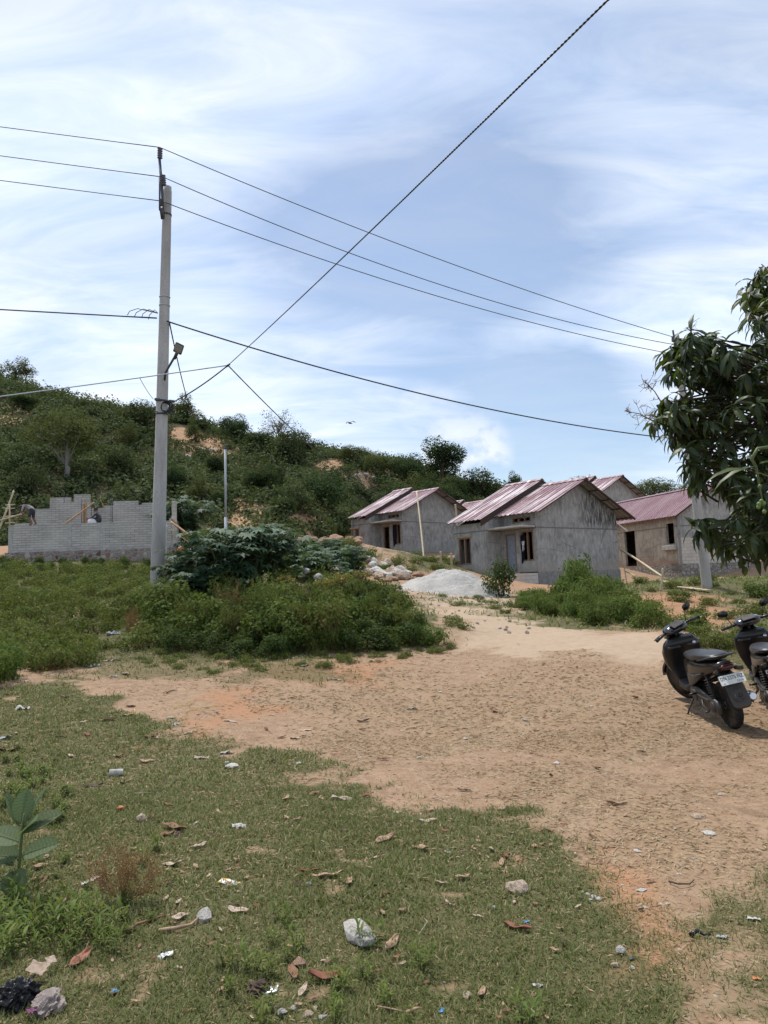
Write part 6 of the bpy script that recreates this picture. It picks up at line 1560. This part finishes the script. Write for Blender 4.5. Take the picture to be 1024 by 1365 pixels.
for n_, c in dict(dl_brown=(.22,.115,.065), dl_tan=(.36,.235,.155), dl_red=(.21,.075,.045), dl_pale=(.44,.34,.26), dl_dark=(.07,.042,.03), paper=(.47,.45,.41), paper_blue=(.35,.385,.40), cardboard=(.36,.27,.20), shard=(.30,.125,.085), brickbit=(.42,.17,.07), blue_bit=(.12,.33,.62), bag=(.012,.012,.014), rag=(.27,.22,.20), maroon=(.20,.035,.05), yellow=(.62,.42,.06), purple=(.16,.05,.11), orange=(.55,.20,.08), silver=(.5,.5,.5), stripyellow=(.55,.43,.10)).items():
    M[n_] = mat_plain('litter_'+n_, c, .8 if n_ not in ('bag','silver') else .3, .7 if n_ == 'silver' else 0, .3, 25, .2, .3, dirt=tuple(x*.55+.03 for x in c) if n_ != 'bag' else None)
def mat_print(name, base, inks, scale):
    t = NT(name); v = t.n('ShaderNodeTexVoronoi', i_Scale=scale); t.set(v.inputs['Vector'], t.scale(t.coord(), (1,1.6,1)))
    s = t.n('ShaderNodeSeparateColor'); t.set(s.inputs[0], v.outputs['Color'])
    c = t.ramp(s.outputs[0], [(0, base), (.5, base)]+[(.52+.44*i/max(1,len(inks)-1), k) for i, k in enumerate(inks)])
    return t.end(t.pbr(c, .35, 0, None, .5))
M['wrap_yellow'] = mat_print('printed_wrapper_yellow', (.66,.65,.6), [(.62,.38,.04),(.55,.14,.03),(.6,.5,.1)], 34)
M['wrap_maroon'] = mat_print('printed_wrapper_maroon', (.6,.55,.55), [(.20,.03,.05),(.16,.04,.06),(.3,.1,.1)], 40)
M['wrap_white'] = mat_print('printed_wrapper_white', (.66,.66,.64), [(.1,.2,.5),(.6,.5,.1)], 40)
LN = 0
def lay(o, px, py, ang, up=0.0, tilt=(0,0)):
    p = gp(px, py); o.location = p+V(0,0,up); o.rotation_euler = (tilt[0], tilt[1], ang); return o
def size_at(px, py, wpx): return wpx/FPX*proj(gp(px, py))[2]
def dry_leaf(px, py, wpx, ang, mat, label, group=None, curl=1.0, wr=.30):
    """a curled fallen leaf, ang = direction on the ground in degrees"""
    L = size_at(px, py, wpx)/2; L = min(L, .14); s = random.uniform(.6,1.4); k1 = random.uniform(-.5,.5)
    def fn(u, v):
        w = wr*(1-abs(u)**2.2)**.8*(1-.25*u)+.012
        y = w*v; z = .35*curl*s*w*(v*v)*(1+.5*u)+.16*curl*(u*u)*random.choice([1])+.06*math.sin(5*u+3*v+k1*6)*curl
        return (u*L, y*L+.22*k1*L*u*u, z*L)
    o = grid_obj('dry_leaf', 14, 6, fn, M[mat], .0012)
    mb = None
    lay(o, px, py, R(ang), .012, (random.uniform(-.25,.25), random.uniform(-.2,.2)))
    return tag(o, label, 'leaf', group)
def scrap(px, py, wpx, ang, mat, label, cat='paper', crumple=.25, asp=.65, name='paper_scrap', group=None, up=.005, tilt=None):
    L = size_at(px, py, wpx)/2; sd_ = random.random()*50
    def fn(u, v):
        z = crumple*(float(fbm(u*1.6+sd_, v*1.6+sd_, 5, 3))-.44)*2.2+crumple*.5*abs(math.sin(3*u+2*v+sd_))
        e = 1-.18*float(vnoise(u*3+sd_, v*3, 8))*max(abs(u),abs(v))
        return (u*L*e, v*L*asp*e+crumple*.2*L*math.sin(4*u+sd_), z*L)
    o = grid_obj(name, 16, 12, fn, M[mat], .001); lay(o, px, py, R(ang), up, tilt or (random.uniform(-.2,.2), random.uniform(-.2,.2)))
    return tag(o, label, cat, group)
def dstick(pxs, r, mat, label, name='dry_stick', cat='stick', up=.012):
    P = [gp(*p)+V(0,0,up+.008*(k % 2)) for k, p in enumerate(pxs)]; o0 = P[0]; mb = MB(); n = len(P); mb.tube([p-o0 for p in P], [r*(1-.5*k/max(1,n-1)) for k in range(n)], 6); o = mb.build(name, M[mat]); o.location = o0; return tag(o, label, cat)
def cup(px, py, wpx, ang, label):
    L = size_at(px, py, wpx); mb = MB(); r1, r0 = L*.26, L*.36
    mb.lathe([(.001,0),(r1,0),(r1*1.01,.002),(r0,L),(r0*1.05,L),(r0*1.05,L-.004),(r0*.96,L-.004),(r1*.95,.006),(.001,.006)], n=18)
    vs = []
    for p in mb.v: vs.append((p[0]*(1-.3*(p[2]/L)), p[1]+.006*math.sin(p[2]*90), p[2]))
    mb.v = vs; o = mb.build('paper_cup', M['paper']); p = gp(px, py); o.location = p+V(0,0,r0*.75); o.rotation_euler = (0, R(86), R(ang)); return tag(o, label, 'cup')
def bit(px, py, wpx, mat, label, cat='stone', flat=.55, name='stone', group=None): return rk(px, py, wpx, mat, label, group, 0, flat, name) if False else rock(gp(px, py), size_at(px, py, wpx), mat, label, cat, group, flat=flat, name=name)
def crumpled(px, py, wpx, mat, label, cat, name, seed, flat=.55, amp=.5, asp=1.0):
    import bmesh
    bm = bmesh.new(); bmesh.ops.create_icosphere(bm, subdivisions=5, radius=1)
    for v in bm.verts:
        p = v.co.copy(); q = p*1.7+V(seed,seed*2,0)
        n = abs(float(fbm(q.x+q.z*.7, q.y-q.z*.6, seed, 4))-.47)*2.4; n2 = abs(math.sin(6*p.x+4*p.y*p.z+seed)+math.sin(7*p.z-5*p.x*p.y+seed))*.22
        v.co = p*(1.15-amp*n-amp*.5*n2); v.co.z *= flat; v.co.y *= asp
    me = bpy.data.meshes.new(name); bm.to_mesh(me); bm.free(); me.materials.append(M[mat]); o = bpy.data.objects.new(name, me); COL.objects.link(o)
    s = size_at(px, py, wpx)/2; o.scale = (s,)*3; o.location = gp(px, py)+V(0,0,s*flat*.55); o.rotation_euler = (0,0,seed); return tag(o, label, cat)
# stones and hard pieces
bit(476,1252,60,'rock_grey','largest pale grey rock, sunk in the grass at the bottom centre',flat=.42,name='rock')
bit(691,1189,32,'rock_tan','tan rock in the grass near the edge of the bare earth',flat=.6,name='rock')
bit(272,1224,25,'rock_grey','round grey stone in the grass beside the long dry stick',flat=.8)
bit(308,1023,19,'rock_pale','pale flat stone below the white foam piece in the grass',flat=.4)
bit(659,1212,13,'rock_grey','small grey stone left below the tan rock')
bit(828,1270,17,'rock_grey','grey oblong stone at the edge of the bare earth, bottom right',flat=.7)
bit(841,1279,9,'rock_dark','small dark stone touching the grey oblong one')
bit(822,1288,13,'rock_tan','mossy tan stone below the grey oblong one')
bit(844,1291,9,'rock_pale','pale pebble below the grey oblong stone')
bit(854,1187,14,'rock_pale','pale flat pebble on the bare earth',flat=.35)
bit(623,1328,18,'rock_tan','pale tan stone lying in the grass near the bottom edge',flat=.45)
bit(411,1180,10,'rock_grey','small grey stone beside the crossed brown leaves')
bit(398,1287,20,'rock_brown','brown brick piece in front of the large grey rock, left side',cat='brick',flat=.75,name='brick_piece')
bit(437,1285,14,'rock_brown','smaller brown brick piece in front of the large grey rock',cat='brick',name='brick_piece')
bit(161,1080,15,'brickbit','small orange brick piece in the lawn',cat='brick',flat=.7,name='brick_piece')
bit(189,1094,21,'rock_tan','tan stone beside a bluish scrap in the lawn',flat=.55)
crumpled(345,1322,30,'dl_dark','dark crumpled lump above the silver packet','debris','rubbish_lump',8,.6,.8)
for px, py, w in ((784,1193,9),(792,1197,11),(777,1189,7),(799,1200,9),(788,1200,6)): bit(px,py,w,'rock_pale','white crumb of plaster at the lawn edge','plaster',group='white plaster crumbs at the lawn edge',name='plaster_crumb')
for px, py, w in ((815,1090,7),(866,1135,9),(742,1018,9),(640,1010,7),(700,960,8),(620,985,8),(560,1010,9),(480,1010,8),(900,1105,8),(960,1060,10),(925,1145,9),(850,1135,12),(905,1165,7),(700,1060,7),(930,1090,24),(945,1112,18),(860,1210,7),(890,1205,8),(830,1180,6)): bit(px,py,w,random.choice(['rock_tan','rock_pale','rock_grey']),'flat stone bedded in the bare earth',group='flat stones bedded in the bare earth',flat=.3)
for k in range(150):
    px, py = random.uniform(420,1010), random.uniform(885,1340)
    p = gp(px, py); m = masks(np.array([p.x]), np.array([p.y]))
    if m[0][0] > .3: continue
    bit(px,py,random.uniform(2.5,5.5),random.choice(['rock_tan','rock_tan','rock_pale','rock_grey','rock_brown']),'small pebble on the bare earth',group='pebbles on the bare earth',flat=.5,name='pebble')
# fallen leaves that stand out
for px, py, w, a, m, lab in (
 (689,1239,42,-32,'dl_red','large reddish leaf in the grass below the tan rock'),
 (411,1164,28,0,'dl_red','dark red leaf of the crossed pair in the lawn'), (437,1170,44,22,'dl_tan','long tan leaf of the crossed pair in the lawn'), (466,1179,26,82,'dl_tan','upright tan leaf right of the crossed pair'),
 (561,1133,34,-50,'dl_tan','curled tan leaf in the lawn, upper centre'), (513,1121,34,35,'dl_tan','tan leaf with a bent stalk in the upper lawn'), (502,1145,10,20,'dl_pale','tiny pale leaf below the bent-stalked one'),
 (589,1180,18,-15,'dl_pale','pale leaf left of the forked twig in the lawn'), (617,1172,26,30,'dl_tan','thin brown leaf on the forked twig in the lawn'), (669,1152,20,80,'dl_tan','upright tan leaf near the right side of the lawn'),
 (511,1220,20,-75,'dl_tan','upright tan leaf above the large grey rock'), (523,1261,38,65,'dl_tan','curled tan leaf touching the right side of the large grey rock'), (508,1252,16,10,'dl_brown','short brown leaf against the large grey rock'),
 (638,1225,16,-15,'dl_pale','pale leaf in the right half of the lawn'), (437,1306,54,14,'dl_red','long rust-brown bark-like leaf below the large grey rock'), (392,1301,38,-70,'dl_brown','brown leaf standing left of the rust-brown one'),
 (404,1324,26,70,'dl_pale','pale grey leaf below the brown one near the bottom edge'), (643,1327,26,65,'dl_tan','tan leaf right of the pale stone at the bottom edge'), (571,1097,26,14,'dl_pale','pale tan leaf at the edge between lawn and earth'),
 (419,1060,20,40,'dl_brown','brown leaf left of the flat white scrap at the lawn edge'), (489,1062,20,5,'dl_red','red-brown leaf right of the flat white scrap'), (382,1066,22,75,'dl_tan','tan leaf with a stalk left of the flat white scrap'),
 (376,984,14,45,'dl_red','orange-brown leaf on the straw-covered earth'), (485,962,20,35,'dl_dark','dark leaf on the bare earth, centre'), (619,1055,18,-25,'dl_dark','dark leaf on the bare earth right of the lawn edge'),
 (317,1217,32,-12,'dl_pale','curled pale brown leaf below the yellow wrapper'), (315,1148,12,-20,'dl_tan','small tan leaf above the yellow wrapper'), (329,1173,14,80,'dl_tan','small upright tan leaf right of the yellow wrapper'),
 (229,1155,32,-20,'dl_pale','arched pale leaf above the dry brown weed'), (267,1130,24,55,'dl_pale','narrow pale leaf right above the arched one'), (262,1158,16,-50,'dl_tan','small tan leaf beside the arched pale leaf'),
 (232,1106,42,-30,'dl_brown','big brown leaf with a long curved stalk in the left lawn'), (224,1075,18,-30,'dl_red','reddish leaf above the big stalked leaf'), (145,961,22,18,'dl_tan','tan leaf in the left lawn'),
 (196,1016,22,15,'dl_tan','thin tan leaf in the left lawn'), (199,984,20,-5,'dl_brown','brown twig-like leaf in the left lawn'), (10,927,16,-10,'dl_brown','brown leaf at the left edge of the lawn'),
 (13,1002,34,20,'dl_dark','dark brown husk at the left edge'), (124,1049,26,10,'dl_dark','clump of dark dead leaves in the left lawn'), (108,1282,46,78,'shard','large terracotta-coloured leaf standing among the corner weeds'),
 (55,1157,26,60,'dl_tan','tan leaf with a stalk beside the broad-leaved plant'), (312,1075,14,20,'dl_brown','brown leaf on the left half of the lawn'), (220,1115,26,15,'dl_brown','brown leaf at the foot of the stalked leaf'),
 (820,1073,32,-6,'dl_tan','orange-tan strip of bark on the bare earth'), (730,1109,20,-35,'dl_brown','brown leaf at the upper right of the lawn'), (239,1226,32,60,'dl_pale','pale grey leaf pointing up beside the round grey stone'),
 (238,1205,18,85,'dl_pale','narrow pale leaf above the round grey stone'), (670,1080,18,20,'dl_tan','tan leaf on the earth beyond the lawn'), (530,1085,12,0,'dl_pale','small pale leaf at the lawn edge')):
    dry_leaf(px, py, w, a, m, lab)
for k in range(170):
    px, py = random.uniform(0,880), random.uniform(930,1362)
    dry_leaf(px, py, random.uniform(6,15), random.random()*360, random.choice(['dl_brown','dl_tan','dl_tan','dl_pale','dl_red','dl_dark']), 'small fallen leaf or leaf fragment in the lawn and on the earth', 'small fallen leaves', wr=.36)
# sticks
dstick([(212,1244),(235,1243),(255,1236),(266,1228)], .009, 'dl_tan', 'long pale brown stick beside the round grey stone')
dstick([(165,1249),(182,1238),(200,1230),(218,1226)], .008, 'dl_brown', 'brown forked stick below the dry weed')
dstick([(541,1354),(520,1352),(500,1345)], .004, 'dl_tan', 'thin stick at the bottom edge below the large rock'); dstick([(541,1355),(555,1352),(560,1348)], .007, 'dl_tan', 'short tan stick end at the bottom edge')
dstick([(580,1066),(595,1072),(607,1079)], .004, 'dl_pale', 'thin pale twig on the earth at the lawn edge'); dstick([(585,1064),(570,1068)], .003, 'dl_pale', 'short pale twig crossing the lawn edge')
dstick([(180,1060),(192,1060),(205,1059)], .004, 'dl_pale', 'straight pale twig in the left lawn'); dstick([(40,1190),(58,1180),(66,1168)], .006, 'dl_brown', 'brown stick beside the broad-leaved plant')
dstick([(222,925),(229,922),(236,921)], .008, 'dl_dark', 'dark stick on the bare track, left'); dstick([(74,984),(80,983),(88,984)], .009, 'dl_dark', 'short dark stick in the upper left lawn')
dstick([(590,1211),(600,1209),(612,1205)], .0035, 'dl_brown', 'thin brown twig in the right half of the lawn'); dstick([(558,1250),(570,1235),(566,1228)], .003, 'dl_pale', 'thin dry stem in the lawn right of the large rock')
dstick([(232,945),(238,943),(250,941),(258,937)], .005, 'stripyellow', 'yellow plastic strap on the track edge, left piece','plastic_strap','strap'); dstick([(248,951),(262,947),(278,943),(295,941)], .005, 'stripyellow', 'longer yellow plastic strap on the track','plastic_strap','strap'); dstick([(174,955),(180,950),(179,945)], .005, 'stripyellow', 'short bent yellow strap in the grass','plastic_strap','strap')
dstick([(921,1250),(930,1247),(940,1250),(948,1252)], .010, 'bag', 'dark strap lying on the earth, bottom right','strap','strap'); dstick([(892,1178),(905,1184),(920,1182),(926,1178)], .005, 'dl_dark', 'dark curved twig on the bare earth, right')
# paper and plastic
cup(164,1034,17,200,'white paper cup lying on its side in the left lawn')
for a in ((31,945,18,20,'paper','crumpled white paper in the upper left lawn',.5,.8),(7,985,16,10,'paper_blue','crumpled bluish plastic at the left edge',.5,.8),(302,1005,18,0,'paper','white foam piece in the grass near the track',.35,.5),(305,1016,11,0,'paper_blue','bluish scrap between the foam piece and the flat stone',.3,.5),(269,1011,22,10,'dl_pale','torn pale cardboard at the lawn edge',.3,.5),(307,962,20,-12,'paper','white strip of paper on the straw-covered track',.15,.25),(234,966,12,60,'paper_blue','light blue scrap beside a brown leaf',.5,.6),(228,957,9,0,'paper','small white scrap above the light blue one',.3,.5),(319,1103,20,15,'paper','greyish white crumpled paper in the lawn',.35,.5),(259,1099,13,20,'paper','pale scrap above the big stalked leaf',.4,.6),(123,888,22,5,'paper_blue','bluish white plastic sheet at the field edge',.3,.35),(146,881,14,5,'paper','white scrap at the field edge, upper one',.3,.5),(157,880,10,0,'paper','white scrap at the field edge, right one',.3,.5),(152,902,10,0,'paper_blue','grey scrap on the track edge',.4,.5),(168,899,12,-20,'dl_pale','pinkish scrap on the track edge',.4,.6),(32,860,26,5,'paper','pile of pale scraps among the weeds at the field edge',.5,.6),(152,846,22,30,'paper_blue','long pale plastic scrap in the field weeds',.4,.3),(138,862,16,20,'dl_pale','pink-white scrap in the field weeds',.4,.5),(35,909,9,0,'paper','white scrap at the left edge of the track',.3,.5),(456,1066,30,-3,'dl_pale','flat pale scrap standing out at the lawn edge',.2,.35),(550,945,16,-15,'paper','white paper on the bare earth, centre',.2,.45),(408,974,16,5,'dl_pale','whitish flat scrap on the straw-covered earth',.2,.5),(393,984,14,5,'dl_pale','grey scrap on the straw-covered earth',.2,.5),(398,1019,9,30,'paper','small white scrap at the lawn edge',.4,.5),(406,888,12,60,'paper','white paper at the foot of the thicket',.3,.6),(447,907,22,-5,'paper','thin white strip at the foot of the thicket',.15,.15),(1005,1227,18,-25,'paper','white and blue paper in the grass at the right edge',.25,.55),(962,1250,16,-35,'paper_blue','pale bluish paper in the grass, bottom right',.25,.6),(717,1316,16,10,'paper','white shard with grey stone in the lawn, bottom right',.4,.5),(597,1137,9,0,'paper_blue','small bluish scrap in the upper lawn',.3,.5),(702,1230,8,30,'blue_bit','small light blue scrap beside the reddish leaf',.4,.7),(154,1324,12,70,'blue_bit','bright blue scrap in the bottom left lawn',.5,.6),(590,1349,10,60,'blue_bit','blue wrapper at the bottom edge',.4,.6),(1009,1306,11,-30,'orange','orange peel at the right edge',.4,.6),(320,1190,8,10,'dl_pale','small pale scrap below the yellow wrapper',.3,.5),(235,1113,12,80,'purple','faded purple scrap below the stalked leaf',.5,.6),(205,1093,14,50,'dl_dark','dark scrap right of the tan stone',.4,.4)):
    scrap(*a[:6], crumple=a[6], asp=a[7])
scrap(307,1178,32,-14,'wrap_yellow','white wrapper with yellow and orange print in the lawn','wrapper',.06,.42,'wrapper'); scrap(120,1176,28,45,'wrap_maroon','maroon and white wrapper in the left lawn','wrapper',.15,.42,'wrapper')
scrap(221,1276,22,15,'wrap_white','small white, yellow and blue wrapper below the long stick','wrapper',.45,.5,'wrapper'); scrap(356,1324,32,3,'silver','silver packet in the grass near the bottom edge','wrapper',.15,.5,'wrapper'); scrap(51,1174,16,20,'maroon','dark red wrapper beside the broad-leaved plant','wrapper',.5,.6,'wrapper')
scrap(78,1208,24,10,'dl_pale','yellowed dead leaf cluster beside the dry weed','leaf',.6,.6,'dead_leaf')
# rubbish in the bottom left corner
crumpled(24,1338,52,'bag','shiny black plastic bag crumpled in the corner weeds','plastic bag','plastic_bag',3,.8,.8); crumpled(66,1345,54,'rag','grey-brown crumpled rag right of the black bag','rag','rag',5,.5,.9,.8)
scrap(50,1308,30,-15,'cardboard','brown cardboard piece above the rag','cardboard',.15,.6,'cardboard',up=.05,tilt=(.5,.1)); scrap(68,1297,16,60,'dl_pale','pale cardboard piece right of the brown one','cardboard',.15,.7,'cardboard',up=.05,tilt=(.6,.2)); scrap(46,1358,20,40,'purple','purple wrapper below the black bag','wrapper',.5,.7,'wrapper',up=.03)
for px, py, w, m in ((378,1352,16,'rock_grey'),(390,1345,10,'rock_pale'),(410,1354,14,'rock_tan'),(430,1358,12,'rock_grey'),(420,1345,9,'dl_pale')): bit(px,py,w,m if m in M else 'rock_grey','small grey rubble piece in the grass at the bottom edge','rubble',group='rubble bits at the bottom edge',name='rubble_piece')
# rubbish between block house and thicket
g0 = at(262, 731, 34.5)
rock(at(262,731,34.5), .9, 'rock_tan', 'broken lump of masonry at the foot of the long prop', 'rubble'); rock(at(254,736,34), .6, 'rock_pale', 'pale broken stone beside the masonry lump', 'rubble'); rock(at(243,735,34.6), .6, 'brickbit', 'pile of red bricks near the foot of the props', 'brick', flat=.5, name='brick_pile')
# ------------------------------------------------------------------ two masons on the block house
def figure(name, joints, edges, mats, bones_mat, label, loc, hands, face):
    """joints: {key: (pos, radius)}; the skin is grown round the skeleton, then dressed by nearest bone"""
    keys = list(joints); me = bpy.data.meshes.new('skeleton'); me.from_pydata([joints[k][0] for k in keys], [(keys.index(a), keys.index(b)) for a, b in edges], [])
    o = bpy.data.objects.new('skeleton', me); COL.objects.link(o)
    sk = o.modifiers.new('skin', 'SKIN'); ss = o.modifiers.new('sub', 'SUBSURF'); ss.levels = ss.render_levels = 2
    lay_ = me.skin_vertices[0].data
    for i, k in enumerate(keys): r = joints[k][1]; lay_[i].radius = (r, r) if not isinstance(r, tuple) else r; lay_[i].use_root = (i == 0)
    dg = bpy.context.evaluated_depsgraph_get(); m2 = bpy.data.meshes.new_from_object(o.evaluated_get(dg)); bpy.data.objects.remove(o); bpy.data.meshes.remove(me)
    mb = MB(); mb.v = [tuple(v.co) for v in m2.vertices]
    for p in m2.polygons:
        c = p.center; best = min(range(len(edges)), key=lambda e: segd(c, Vector(joints[edges[e][0]][0]), Vector(joints[edges[e][1]][0])))
        mb.f.append(list(p.vertices)); mb.m.append(bones_mat[best]); mb.sm.append(True)
    # fingers rooted in the palm
    mb.cur = 0
    for w, d in hands:
        w = Vector(w); d = Vector(d).normalized(); s = d.cross(V(.3,1,.2)).normalized()
        for k, (off, L) in enumerate(((-.03,.075),(-.011,.085),(.009,.08),(.028,.065))):
            a = w+s*off; mb.tube([a-d*.03, a+d*L*.5, a+d*L*.85+V(0,0,-.03)], [.010,.009,.007], 6)
        mb.tube([w-s*.03, w-s*.06+d*.03, w-s*.055+d*.06], [.011,.010,.008], 6)
    hc, fd = Vector(face[0]), Vector(face[1]).normalized(); sd_ = fd.cross(Vector(face[2])).normalized(); upv = sd_.cross(fd)
    def hp_(f, s, u): return hc+fd*f+sd_*s+upv*u
    mb.tube([hp_(.09,0,.015), hp_(.122,0,-.015), hp_(.10,0,-.022)], [.010,.016,.008], 8)
    for s in (-1,1): mb.tube([hp_(0,s*.085,.01), hp_(-.012,s*.10,.0), hp_(-.005,s*.088,-.03)], [.010,.016,.008], 6)
    person = mb.build('person', mats); person.location = loc; tag(person, label, 'person')
    eb = MB()
    for s in (-1,1): eb.lathe([(.001,-.012),(.010,-.004),(.010,.004),(.001,.012)], Matrix.Translation(hp_(.088,s*.036,.018)), 8)
    eb.build('eyes', M['hair'], person)
    mo = MB(); mo.tube([hp_(.088,-.025,-.055), hp_(.094,0,-.057), hp_(.088,.025,-.055)], .006, 6); mo.build('mouth', M['dl_red'], person)
    hr_ = MB(); rings = []
    for k in range(7):
        t = -.25+1.25*k/6; rr = .105*math.sqrt(max(.02, 1-(t)**2)); rings.append([hp_(-.018+rr*1.02*math.cos(a), rr*.86*math.sin(a), .03+.115*t*(1 if t > 0 else 1)) for a in np.linspace(0, 2*math.pi, 14, endpoint=False)])
    hr_.loft(rings); hr_.build('hair', M['hair'], person); return person
def segd(p, a, b):
    ab = b-a; t = max(0, min(1, (p-a).dot(ab)/max(1e-9, ab.length_squared))); return (p-a-ab*t).length
SK, SH, TR = 0, 1, 2
pm = [M['skin'], M['shirt'], M['shorts']]
# stooping mason: feet on the wall top, back bent over to the left
J = {'pelvis': ((0,0,.74),.135), 'waist': ((-.10,.0,.90),.13), 'chest': ((-.26,0,1.02),.145), 'neck': ((-.40,0,1.0),.06), 'head': ((-.49,-.01,.93),.088), 'crown': ((-.545,-.01,.86),.07),
 'hl': ((-.0,-.09,.70),.10), 'kl': ((-.12,-.11,.40),.07), 'al': ((.05,-.11,.08),.045), 'tl': ((-.10,-.12,.03),.04), 'hr': ((.02,.09,.70),.10), 'kr': ((.0,.12,.38),.07), 'ar': ((.14,.12,.08),.045), 'tr': ((-.01,.13,.03),.04),
 'sl': ((-.34,-.17,1.0),.065), 'el': ((-.40,-.22,.72),.045), 'wl': ((-.52,-.18,.50),.034), 'pl': ((-.56,-.17,.43),.036), 'sr': ((-.34,.17,1.0),.065), 'er': ((-.44,.2,.74),.045), 'wr': ((-.56,.14,.52),.034), 'pr': ((-.60,.13,.45),.036)}
E = [('pelvis','waist'),('waist','chest'),('chest','neck'),('neck','head'),('head','crown'),('pelvis','hl'),('hl','kl'),('kl','al'),('al','tl'),('pelvis','hr'),('hr','kr'),('kr','ar'),('ar','tr'),('chest','sl'),('sl','el'),('el','wl'),('wl','pl'),('chest','sr'),('sr','er'),('er','wr'),('wr','pr')]
BM = [SH,SH,SH,SK,SK,TR,TR,SK,SK,TR,TR,SK,SK,SH,SH,SK,SK,SH,SH,SK,SK]
figure('person', J, E, pm, BM, 'worker in a pale shirt stooping over the left end of the block wall', at(43,700.5,36.3), [((-.565,-.165,.41),(-.3,0,-1)),((-.605,.125,.43),(-.3,0,-1))], ((-.515,-.01,.895),(-.55,0,-.9),(-.85,0,.5)))
# squatting mason
J2 = {'pelvis': ((0,0,.22),.14), 'waist': ((-.06,0,.38),.13), 'chest': ((-.14,0,.55),.14), 'neck': ((-.19,0,.68),.058), 'head': ((-.22,0,.79),.092), 'crown': ((-.225,0,.86),.075),
 'hl': ((-.05,-.10,.22),.10), 'kl': ((-.36,-.17,.42),.07), 'al': ((-.22,-.16,.07),.045), 'tl': ((-.38,-.17,.03),.04), 'hr': ((-.05,.10,.22),.10), 'kr': ((-.36,.17,.42),.07), 'ar': ((-.22,.16,.07),.045), 'tr': ((-.38,.17,.03),.04),
 'sl': ((-.15,-.18,.60),.062), 'el': ((-.30,-.24,.44),.044), 'wl': ((-.50,-.16,.38),.034), 'pl': ((-.57,-.14,.37),.036), 'sr': ((-.15,.18,.60),.062), 'er': ((-.30,.22,.44),.044), 'wr': ((-.5,.12,.38),.034), 'pr': ((-.57,.1,.37),.036)}
figure('person', J2, E, [M['skin'], M['dusty_grey'], M['shorts']], BM, 'dark-haired worker squatting on the block wall beside the white sack', at(134,701,37), [((-.58,-.14,.365),(-1,0,-.3)),((-.58,.1,.365),(-1,0,-.3))], ((-.235,0,.81),(-1,0,-.3),(-.2,0,1)))
sk_ = MB(); sk_.loft([ring((0,0,z), V(1,0,0), V(0,1,0), a*(1+.05*math.sin(z*30)), b, 2.4, 18) for z, a, b in ((0,.18,.14),(.04,.235,.18),(.18,.24,.19),(.32,.20,.15),(.40,.10,.07),(.44,.11,.08))]); o = sk_.build('cement_sack', M['cloth_white']); o.location = at(123.5,701,36.9); tag(o, 'white sack standing beside the squatting worker on the block wall', 'sack')
# ------------------------------------------------------------------ bird
bp = at(467, 564, 40); bd_ = thing('bird', 'dark bird gliding in the sky above the ridge', 'bird', bp)
b_ = MB(); b_.loft([ring((x,0,z), V(0,1,0), V(0,0,1), r0, r0*.9, 2, 10) for x, z, r0 in ((.17,-.055,.004),(.12,-.05,.022),(.06,-.03,.034),(0,-.01,.04),(-.07,.0,.03),(-.11,.008,.022),(-.14,.008,.018),(-.165,.0,.004))]); 
b_.add([(.10,-.015,-.045),(.10,.015,-.045),(.20,.05,-.075),(.20,-.05,-.075)], [(0,1,2,3)]); b_.build('body', M['bird'], bd_)
for s in (-1,1):
    w_ = MB(); w_.loft([ring((x,s*y,z), V(1,0,0), V(0,0,1), c, .008, 2, 10) for x, y, z, c in ((0,.02,.01,.06),(-.02,.10,.07,.065),(-.01,.19,.085,.06),(.03,.27,.04,.045),(.06,.33,-.02,.012))]); w_.build('wing', M['bird'], bd_)
bd_.rotation_euler = (R(12), 0, R(-50))
